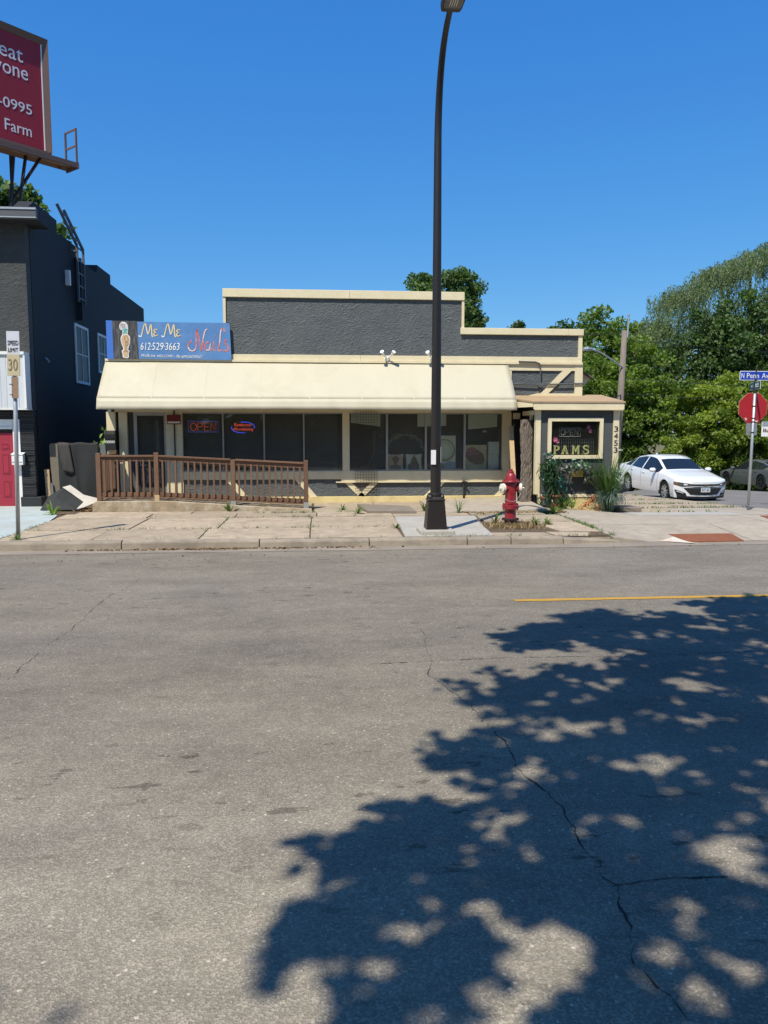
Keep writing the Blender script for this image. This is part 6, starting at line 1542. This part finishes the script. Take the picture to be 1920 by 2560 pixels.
    for s_ in (-1, 1):
        for x in (-.08, -1.0): h_ = hw(x) * .992; MB().box(x - .11 + O.x, x + .11 + O.x, s_ * (h_ + .004) - .012 + O.y, s_ * (h_ + .004) + .012 + O.y, belt(x) - .125 + O.z, belt(x) - .095 + O.z).build('door_handle', paint, root, bevel=.008)
        y = s_ * (hw(.85) + .09)
        MB().lathe([(0.0, -.11), (.05, -.10), (.075, -.05), (.08, 0.04), (.06, .09), (0, .10)], (.80 + O.x, y + O.y, .99 + O.z), 12, 'y').build('mirror', paint, root, smooth=True)
        MB().bar((.84 + O.x, s_ * hw(.85) * .93 + O.y, .95 + O.z), (.82 + O.x, y + O.y, .965 + O.z), .06, .04).build('mirror_arm', 'car_black', root)
        MB().bar((-1.6 + O.x, s_ * (hw(0) * .94) + O.y, belt(-1.3) + .012 + O.z), (.95 + O.x, s_ * (hw(0) * .94) + O.y, belt(.9) + .014 + O.z), .012, .016).build('window_trim', 'car_black', root)
    for ax in (fax, rax):
        for s_ in (-1, 1):
            c = (ax + O.x, s_ * (hwm - .13) + O.y, wr + O.z)
            t = MB().lathe([(wr - .11, -.10 * s_), (wr - .03, -.105 * s_), (wr, -.08 * s_), (wr, .08 * s_), (wr - .03, .105 * s_), (wr - .115, .095 * s_), (wr - .12, .05 * s_)], c, 36, 'y').build('wheel', 'tyre', root, smooth='auto')
            mb = MB(); ro = wr - .105; yo = c[1] + .085 * s_
            mb.lathe([(ro + .004, .03 * s_), (ro, .092 * s_), (ro - .018, .09 * s_), (ro - .022, .03 * s_)], c, 30, 'y', cap=False)
            for k in range(10):
                a = 2 * math.pi * (k // 2) / 5 + (.16 if k % 2 else -.16); b = 2 * math.pi * (k // 2) / 5 + (.26 if k % 2 else -.26)
                mb.bar((c[0] + .04 * math.cos(a), yo - .015 * s_, c[2] + .04 * math.sin(a)), (c[0] + (ro - .01) * math.cos(b), yo, c[2] + (ro - .01) * math.sin(b)), .042, .02, (0, 1, 0))
            mb.lathe([(.055, .05 * s_), (.055, .088 * s_), (0, .095 * s_)], c, 14, 'y')
            mb.build('rim', rimm, t, smooth='auto')
            MB().lathe([(ro - .02, .025 * s_), (0, .03 * s_)], c, 20, 'y', cap=False).build('brake_disc', 'car_black', t)
    MB().prism([(-1.05, 1.40), (-.90, 1.415), (-1.0, 1.46)], 'y', -.012, .012).build('roof_fin', paint, root) if O.length == 0 else None
    return root
def place_car(label, paint, rimm, loc, head, **kw):
    r = thing('parked_car', label, 'car', (0, 0, 0)); car(r, paint, rimm, **kw)
    r.location = loc; r.rotation_euler = (kw.get('roll', 0), 0, head); return r
h_ = R(-88)          # nose towards the crossing
c_w = place_car('white sedan parked facing the crossing on the side street', 'car_white', 'rim', (0, 0, 0), h_)
fwd = Vector((math.cos(h_), math.sin(h_), 0)); lft = Vector((-math.sin(h_), math.cos(h_), 0))
c_w.location = Vector((11.78, 24.9, 0)) - fwd * 1.47 + lft * .80 + Vector((0, 0, -.49)); c_w.rotation_euler.y = R(2.2)
h2 = R(91)
c_g = place_car('matte grey sedan with black wheels heading away at the right edge', 'car_grey', 'rim_dark', (0, 0, 0), h2, L=5.04, W=1.9, fax=1.55, rax=-1.5, wr=.365, front=False)
c_g.location = (22.4, 37.0, -1.02)
c_s = place_car('grey car mostly hidden behind the white sedan and the reeds', 'car_silver', 'rim', (0, 0, 0), R(-88), front=True)
c_s.location = (12.05, 33.2, -.90)

# ---------------------------------------------------------------- utility pole and wires
up = thing('utility_pole', 'weathered wooden utility pole with a street light arm', 'utility pole', (13.7, 34, -.9))
M('pole_wood', (0.20, 0.165, 0.135), 0.9, 0.25, 6, 0.4, 30, stretch=(3, 3, .3))
MB().tube([(13.62, 34, -1.0), (13.72, 34, 2), (13.86, 34, 6.3)], [.17, .155, .12], 12).build('pole', 'pole_wood', up, smooth=True)
MB().tube([(13.98, 33.95, 6.0), (14.0, 33.95, 6.95)], .035, 6).lathe([(.06, 0), (.06, .08), (0, .1)], (14.0, 33.95, 6.95), 8).build('insulator', 'galv', up)
arm = [(13.80, 33.9, 4.65), (13.1, 33.6, 5.0), (12.4, 33.3, 5.30), (11.95, 33.1, 5.36)]
MB().tube([tuple(p) for p in smooth_path(arm, 5)], .035, 6).build('lamp_arm', 'galv', up)
MB().tube([(12.05, 33.12, 5.36), (11.8, 33.0, 5.37), (11.6, 32.95, 5.34)], [.06, .10, .06], 8).build('lamp_head', 'galv', up)
box('sign_plate', 'galv', up, 12.9, 13.6, 33.7, 33.72, 2.35, 2.75); box('sign_plate', 'white_paint', up, 13.1, 13.55, 33.7, 33.72, 2.0, 2.15)
box('pole_band', 'white_paint', up, 13.56, 13.86, 33.82, 34.16, .95, 1.0)
def wire(a, b, sag, label, r=.012):
    a = Vector(a); b = Vector(b); P = [tuple(a.lerp(b, t) - Vector((0, 0, sag * 4 * t * (1 - t)))) for t in np.linspace(0, 1, 18)]
    tag(MB().tube(P, r, 4).build('wire', 'black_paint'), label, 'wire')
wire((13.8, 34, 5.9), (60, 37, 5.5), .7, 'upper overhead wire running right from the utility pole')
wire((13.8, 34, 4.2), (60, 36, 3.9), .6, 'middle overhead wire running right from the utility pole')
wire((13.78, 34, 3.5), (60, 36, 3.0), .5, 'lowest overhead wire running right from the utility pole')
wire((13.78, 34, 3.45), (6.4, 21, 3.0), .3, 'thick service cable from the utility pole to the shop gable', .025)
wire((13.86, 34, 6.2), (-10, 40, 7.2), .5, 'overhead wire crossing behind the shop roof')
# ---------------------------------------------------------------- trees
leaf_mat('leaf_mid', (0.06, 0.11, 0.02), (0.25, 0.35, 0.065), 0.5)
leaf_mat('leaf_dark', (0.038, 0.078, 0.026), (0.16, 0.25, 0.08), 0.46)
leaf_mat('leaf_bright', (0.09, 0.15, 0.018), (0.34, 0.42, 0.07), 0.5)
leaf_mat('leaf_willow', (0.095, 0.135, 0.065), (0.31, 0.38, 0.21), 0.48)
leaf_mat('leaf_street', (0.03, 0.06, 0.012), (0.08, 0.14, 0.03), 0.2)
M('trunk_bark', (0.075, 0.06, 0.048), 0.95, 0.3, 8, 0.7, 18, stretch=(2, 2, .4))
def ellipsoid_clumps(c, r, n, seed, shell=.55, zmin=-.9):
    g = np.random.default_rng(seed); out = []
    while len(out) < n:
        p = g.normal(size=3); p /= np.linalg.norm(p); p *= (shell + (1 - shell) * g.uniform()) ** .8 if g.uniform() < .8 else g.uniform(.2, .8)
        if p[2] < zmin: continue
        p = p * (1 + .16 * math.sin(p[0] * 5 + seed) * math.cos(p[1] * 4 + seed * 2))
        out.append(np.array(c) + p * np.array(r))
    return np.array(out)
def tree(label, cat, base_, top, tr, C_, cr, per, size, mat, seed, group=None, limbs=10, name='tree', droop=.2, aspect=.6, squash=.7, lean=(0, 0), tintspan=.28):
    t = thing(name, label, cat, base_, group); g = np.random.default_rng(seed)
    mb = MB(); b = Vector(base_); tp_ = Vector((base_[0] + lean[0], base_[1] + lean[1], top))
    mid = b.lerp(tp_, .5) + Vector((g.normal(0, .1), g.normal(0, .1), 0))
    mb.tube([b - Vector((0, 0, .3)), b.lerp(tp_, .12), mid, tp_], [tr * 1.35, tr, tr * .8, tr * .45], 9)
    idx = g.choice(len(C_), min(limbs, len(C_)), replace=False)
    for i in idx:
        e = Vector(C_[i]); s_ = b.lerp(tp_, g.uniform(.45, 1.0)); m_ = s_.lerp(e, .5) + Vector((g.normal(0, .15), g.normal(0, .15), g.uniform(0, .35)))
        mb.tube([s_, m_, e], [tr * .38, tr * .22, tr * .07], 6)
    mb.build('trunk', 'trunk_bark', t, smooth=True)
    P = []; T = []
    for c in C_:
        n = max(6, int(per * g.uniform(.6, 1.35))); rr = cr * g.uniform(.65, 1.3)
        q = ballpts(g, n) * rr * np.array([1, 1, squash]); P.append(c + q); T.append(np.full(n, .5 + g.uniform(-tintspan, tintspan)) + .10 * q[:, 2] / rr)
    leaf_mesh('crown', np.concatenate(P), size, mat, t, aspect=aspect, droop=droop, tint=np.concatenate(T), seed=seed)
    return t
gb = -1.4
G_ = 'trees beyond the side street'
# behind the shop
C1 = ellipsoid_clumps((5.35, 32, 6.6), (1.7, 1.6, 1.9), 190, 1, .35)
tree('round dark green tree showing above the shop parapet', 'tree', (5.4, 32, gb), 6.2, .22, C1, .42, 150, .15, 'leaf_dark', 201)
# the wood on the right, back to front
C2 = ellipsoid_clumps((15.2, 52, 6.2), (3.6, 3, 3.4), 95, 2)
tree('dark bluish green tree at the left end of the wood by the parapet', 'tree', (15.2, 52, gb), 6, .3, C2, .75, 170, .26, 'leaf_dark', 202, G_)
C3 = ellipsoid_clumps((20.0, 50, 5.6), (4.0, 3.2, 4.3), 120, 3)
tree('mid green tree rising behind the top of the utility pole', 'tree', (20, 50, gb), 6, .32, C3, .8, 180, .26, 'leaf_mid', 203, G_)
C4 = ellipsoid_clumps((14.6, 43.5, 3.0), (2.6, 2.4, 3.6), 100, 4)
tree('leafy green tree left of the utility pole beside the shop corner', 'tree', (14.5, 43.5, gb), 3.5, .2, C4, .7, 180, .22, 'leaf_mid', 204, G_)
C5 = ellipsoid_clumps((18.6, 43.5, 3.3), (2.9, 2.4, 3.9), 120, 5)
tree('dense mid green tree behind the roof of the white sedan', 'tree', (18.5, 43.5, gb), 3.5, .22, C5, .7, 180, .22, 'leaf_mid', 205, G_)
C5b = ellipsoid_clumps((16.4, 44.5, 1.2), (3.6, 1.6, 2.6), 80, 15)
tree('low dark thicket in the shade beside the utility pole foot', 'tree', (16.4, 44.5, gb), 1.4, .12, C5b, .7, 170, .20, 'leaf_dark', 215, G_, limbs=6)
C6 = ellipsoid_clumps((27, 45.8, 4.8), (5.6, 2.6, 5.4), 210, 6)
tree('dark tree under the willow behind the street name plates', 'tree', (27, 46, gb), 5, .3, C6, .85, 170, .24, 'leaf_dark', 206, G_)
C7 = ellipsoid_clumps((23.4, 41.5, 2.0), (3.3, 2.0, 3.2), 150, 7, .65)
tree('bright yellow green maple bush behind the octagon sign', 'tree', (23.4, 41.7, gb), 2.5, .15, C7, .58, 200, .20, 'leaf_bright', 207, G_)
C7b = ellipsoid_clumps((27.6, 41.0, 1.4), (2.8, 1.6, 2.9), 90, 17, .65)
tree('yellow green maple bush at the right edge behind the grey car', 'tree', (27.6, 41.3, gb), 2.0, .13, C7b, .58, 190, .20, 'leaf_bright', 217, G_)
C8 = ellipsoid_clumps((20.3, 40.6, .2), (1.7, 1.2, 1.8), 50, 8)
tree('small light green shrub at the left foot of the maple bush', 'shrub', (20.3, 40.6, gb), .4, .06, C8, .42, 130, .16, 'leaf_bright', 208, G_, limbs=5, name='shrub')
# willow
w_ = thing('willow_tree', 'tall grey green willow with hanging strands at the right', 'tree', (28.5, 49, gb), G_)
g = np.random.default_rng(77); mb = MB()
mb.tube([(28.5, 49, gb - .3), (28.2, 49, 2.5), (28.6, 49, 5.0)], [.55, .45, .38], 10)
for e in ((21.2, 48, 8.2), (22.8, 47, 10.2), (25.2, 48, 12.2), (28, 48.5, 13.3), (31.5, 48, 13.2), (34.5, 49, 11.5), (24.5, 46.6, 6.5), (30, 46.8, 9.5), (33, 47, 8)):
    e = Vector(e); s_ = Vector((28.4, 49, g.uniform(3.2, 5.0))); m_ = s_.lerp(e, .55) + Vector((0, 0, .9))
    mb.tube([tuple(p) for p in smooth_path([tuple(s_), tuple(s_.lerp(m_, .5) + Vector((g.normal(0, .3), 0, .2))), tuple(m_), tuple(e)], 4)], [float(x) for x in np.linspace(.26, .04, 13)], 7)
M('willow_bark', (0.17, 0.15, 0.125), 0.95, 0.3, 8, 0.5, 18)
mb.build('trunk', 'willow_bark', w_, smooth=True)
P = []; T = []
for k in range(9000):
    u = g.uniform(20.3, 37); prof_ = float(np.interp(u, [20.2, 21, 22.5, 24.5, 27, 30, 33, 37], [7.4, 8.7, 10.3, 11.6, 12.8, 13.7, 13.2, 10.6]))
    prof_ += .35 * math.sin(u * 2.3) + .28 * math.sin(u * 5.1 + 1) + .15 * math.sin(u * 11)
    lo = float(np.interp(u, [20.2, 23, 27, 37], [5.5, 4.0, 3.5, 3.5]))
    z0 = prof_ - abs(g.normal(0, 1)) * .42 if g.uniform() < .34 else lo + (prof_ - lo) * g.uniform(.1, 1)
    if math.sin(u * 1.9 + z0 * 1.3) + math.sin(u * .8 - z0 * 2.1) < -1.25: continue
    y = 48 + g.normal(0, 1.5); L = g.uniform(.4, 1.5); n = int(L / .075); dx = g.normal(0, .18) - .12; t0 = .5 + g.uniform(-.3, .3)
    s_ = np.linspace(0, 1, n)
    P.append(np.column_stack([u + dx * s_ + g.normal(0, .05, n), y + g.normal(0, .05, n), z0 + .25 * np.sin(s_ * 2.2) - L * s_ ** 1.4])); T.append(np.full(n, t0))
leaf_mesh('crown', np.concatenate(P), .17, 'leaf_willow', w_, aspect=.30, droop=1.0, tint=np.concatenate(T), seed=78)
# big leaved tree behind the billboard
C9 = np.concatenate([ellipsoid_clumps((-11.1, 29, 9.75), (1.3, 1.0, .9), 34, 9, .3), np.array([(-10.2, 29, 9.3), (-10.5, 29.2, 9.6), (-9.9, 29, 9.0), (-9.6, 29, 8.75), (-9.35, 29, 8.6), (-9.15, 29, 8.85), (-8.95, 29, 8.55), (-8.8, 29, 8.9), (-9.2, 29, 8.3), (-8.95, 29, 8.25), (-9.6, 28.8, 8.35), (-9.8, 29, 9.9), (-10.0, 29, 10.2), (-9.6, 29, 9.55), (-9.25, 29, 7.8), (-9.1, 29, 7.65), (-8.95, 29, 8.7), (-10.3, 29, 8.9)])])
tree('large leaved tree behind the billboard legs', 'tree', (-11.2, 29, gb), 8.8, .25, C9, .36, 34, .26, 'leaf_dark', 209, limbs=22, aspect=.8)

# tall grass along the edge of the wood
P = []
g = np.random.default_rng(88)
for k in range(5200):
    x = g.uniform(11.6, 20.4) if g.uniform() < .75 else g.uniform(20.4, 34); y = (37.8 + .22 * (x - 12) * .3) + abs(g.normal(0, 1.2)); P.append((x, y, base(y) - .06))
scatter_blades('tall_grass', P, .75, .025, 'leaf_mid', 'tall grass along the edge of the wood', 109)
P = []
for k in range(1500):
    y = g.uniform(34, 37.5); x = g.uniform(11.8, 13.2); P.append((x, y, base(y) - .06))
scatter_blades('verge_grass', P, .5, .02, 'leaf_weed', 'grass at the foot of the utility pole', 110)

# street tree behind the photographer, seen only by its shadow on the road
off = Vector((-SUN_H.x, -SUN_H.y, 0)) / math.tan(SUN_EL)
poly = [(5.2, 7.75), (4.5, 7.55), (3.65, 7.22), (3.95, 6.95), (3.75, 6.75), (3.2, 6.85), (2.42, 7.02), (2.15, 6.55), (1.62, 6.38), (1.5, 5.80), (1.95, 5.95), (2.6, 5.92), (2.3, 5.35), (1.6, 5.25), (0.98, 5.0), (0.98, 4.6), (1.3, 4.5), (1.15, 4.25), (.66, 3.98), (.60, 3.65), (.95, 3.5), (.45, 3.3), (.05, 3.1), (.08, 2.85), (.25, 2.72), (-.1, 2.62), (-.22, 2.40), (.15, 2.3), (-.1, 2.1), (-.3, 1.4), (.2, .2), (2.5, -.6), (6, .2), (8.5, 2.5), (9, 5), (7.5, 7.2)]
holes = [(1.35, 4.12, .22), (1.75, 4.20, .2), (1.95, 2.3, .12), (1.2, 2.25, .1), (2.1, 2.9, .1), (2.2, 4.35, .22), (1.05, 3.62, .16), (1.75, 3.75, .14), (2.5, 5.0, .2), (3.0, 5.5, .22), (3.4, 6.3, .25), (2.9, 6.1, .18), (3.1, 4.6, .2), (1.55, 3.0, .12), (1.35, 2.9, .1), (.62, 2.55, .16), (.75, 2.3, .16), (.45, 2.1, .14), (1.62, 2.42, .14), (1.5, 2.15, .13), (.95, 2.9, .1), (2.0, 3.2, .15), (2.4, 3.6, .2), (4.2, 5.6, .25), (4.6, 6.6, .25), (1.7, 2.75, .12), (1.12, 2.6, .08), (1.95, 2.55, .15), (3.6, 4.2, .3)]
def inside(x, y):
    c = False; n = len(poly)
    for i in range(n):
        x0, y0 = poly[i]; x1, y1 = poly[(i + 1) % n]
        if (y0 > y) != (y1 > y) and x < (x1 - x0) * (y - y0) / (y1 - y0) + x0: c = not c
    return c
st_ = thing('street_tree', 'leafy street tree overhead behind the viewer, seen by its shadow on the road', 'tree', (4.2, -1.6, 0.1))
g = np.random.default_rng(99); Cs = []; P = []; nc_ = 0
while len(P) < 52000:
    x, y = g.uniform(-1.2, 9), g.uniform(-.6, 7.8)
    if math.hypot((x + .98) / 1.0, (y - 2.16) / .8) < .22 and g.uniform() < .35: P.append((x + off.x * 8.6, y + off.y * 8.6, 8.6 + g.normal(0, .2)))
    if not inside(x + .10 * math.sin(13 * y + 5 * x) + .06 * math.sin(31 * y) + g.normal(0, .035), y + .10 * math.sin(12 * x + 4 * y) + g.normal(0, .035)): continue
    skip = False
    for hx_, hy__, hr in holes:
        hr = hr * (.66 + .32 * math.sin(9 * x + 3 * hy__) * math.cos(11 * y + 2 * hx_))
        d2 = ((x - hx_) ** 2 / 1.9 + (y - hy__) ** 2) / hr ** 2
        if d2 < .5 or (d2 < 1 and g.uniform() < .6): skip = True; break
    nz_ = math.sin(7.3 * x + 2.1 * y + 1) * math.sin(8.7 * y - 3.1 * x) + .6 * math.sin(17 * x - 5 * y) * math.sin(19 * y + 7 * x)
    if nz_ > .88 and g.uniform() < .93: continue
    if skip: continue
    z = 6.3 + 1.5 * math.sin(x * 2.1 + y * 1.3) * .6 + g.normal(0, .55) + .5 * math.sin(y * 3.1)
    z = min(max(z, 5.4), 8.8)
    c_ = (x + off.x * z, y + off.y * z, z)
    for q_ in range(9): P.append((c_[0] + g.normal(0, .055), c_[1] + g.normal(0, .055), c_[2] + g.normal(0, .05)))
    nc_ += 1
    if nc_ % 130 == 0: Cs.append(c_)
for k in range(5000):            # leaves added behind the viewer to block sky over the shaded road
    x, y, z = g.uniform(-4, 11), g.uniform(-9.5, -.8), g.uniform(5.6, 9.5)
    P.append((x + off.x * z, y + off.y * z, z))
P = np.array(P)
leaf_mesh('crown', P, .125, 'leaf_street', st_, aspect=.8, up_bias=1.2, seed=100)
mb = MB(); tb = Vector((4.2, -1.6, .1)); tt = Vector((3.9, -.9, 6.0))
mb.tube([tb, tb.lerp(tt, .5), tt], [.24, .19, .12], 10)
for c in Cs: mb.tube([tuple(tt - Vector((0, 0, g.uniform(0, 2)))), tuple(tt.lerp(Vector(c), .55) + Vector((0, 0, .2))), tuple(c)], [.05, .03, .01], 5)
mb.build('trunk', 'trunk_bark', st_, smooth=True)

# trees added behind the photographer to block sky and darken the shop window reflections
for i, (x, y, h, r) in enumerate(((-10, -10, 10.5, 4.6), (-2, -11, 11.5, 4.8), (6, -10, 10.5, 4.6), (14.5, -11, 11, 5), (-19, -12, 11, 5))):
    Cb = ellipsoid_clumps((x, y, h * .55), (r, 3.0, h * .48), 80, 300 + i)
    tree('%s of the trees added across the street for the shop windows to mirror' % ('leftmost but one', 'middle', 'second from right', 'rightmost', 'leftmost')[i], 'tree', (x, y, .0), h * .6, .25, Cb, 1.3, 80, .55, 'leaf_dark', 310 + i, 'trees across the street', limbs=5)

hd_ = thing('hedge', 'dark hedge added across the street to darken what the shop windows mirror', 'hedge', (0, -14, 0), None)  # added out of view, keeps the bright ground out of the pane reflections
g = np.random.default_rng(401); n_ = 5200
P = np.column_stack([g.uniform(-34, 34, n_), -14 + g.normal(0, .5, n_), g.uniform(.0, 2.9, n_)])
leaf_mesh('foliage', P, .55, 'leaf_dark', hd_, aspect=.8, seed=402)
MB().box(-34, 34, -14.3, -13.7, .0, 2.3).build('core', 'trunk_bark', hd_)
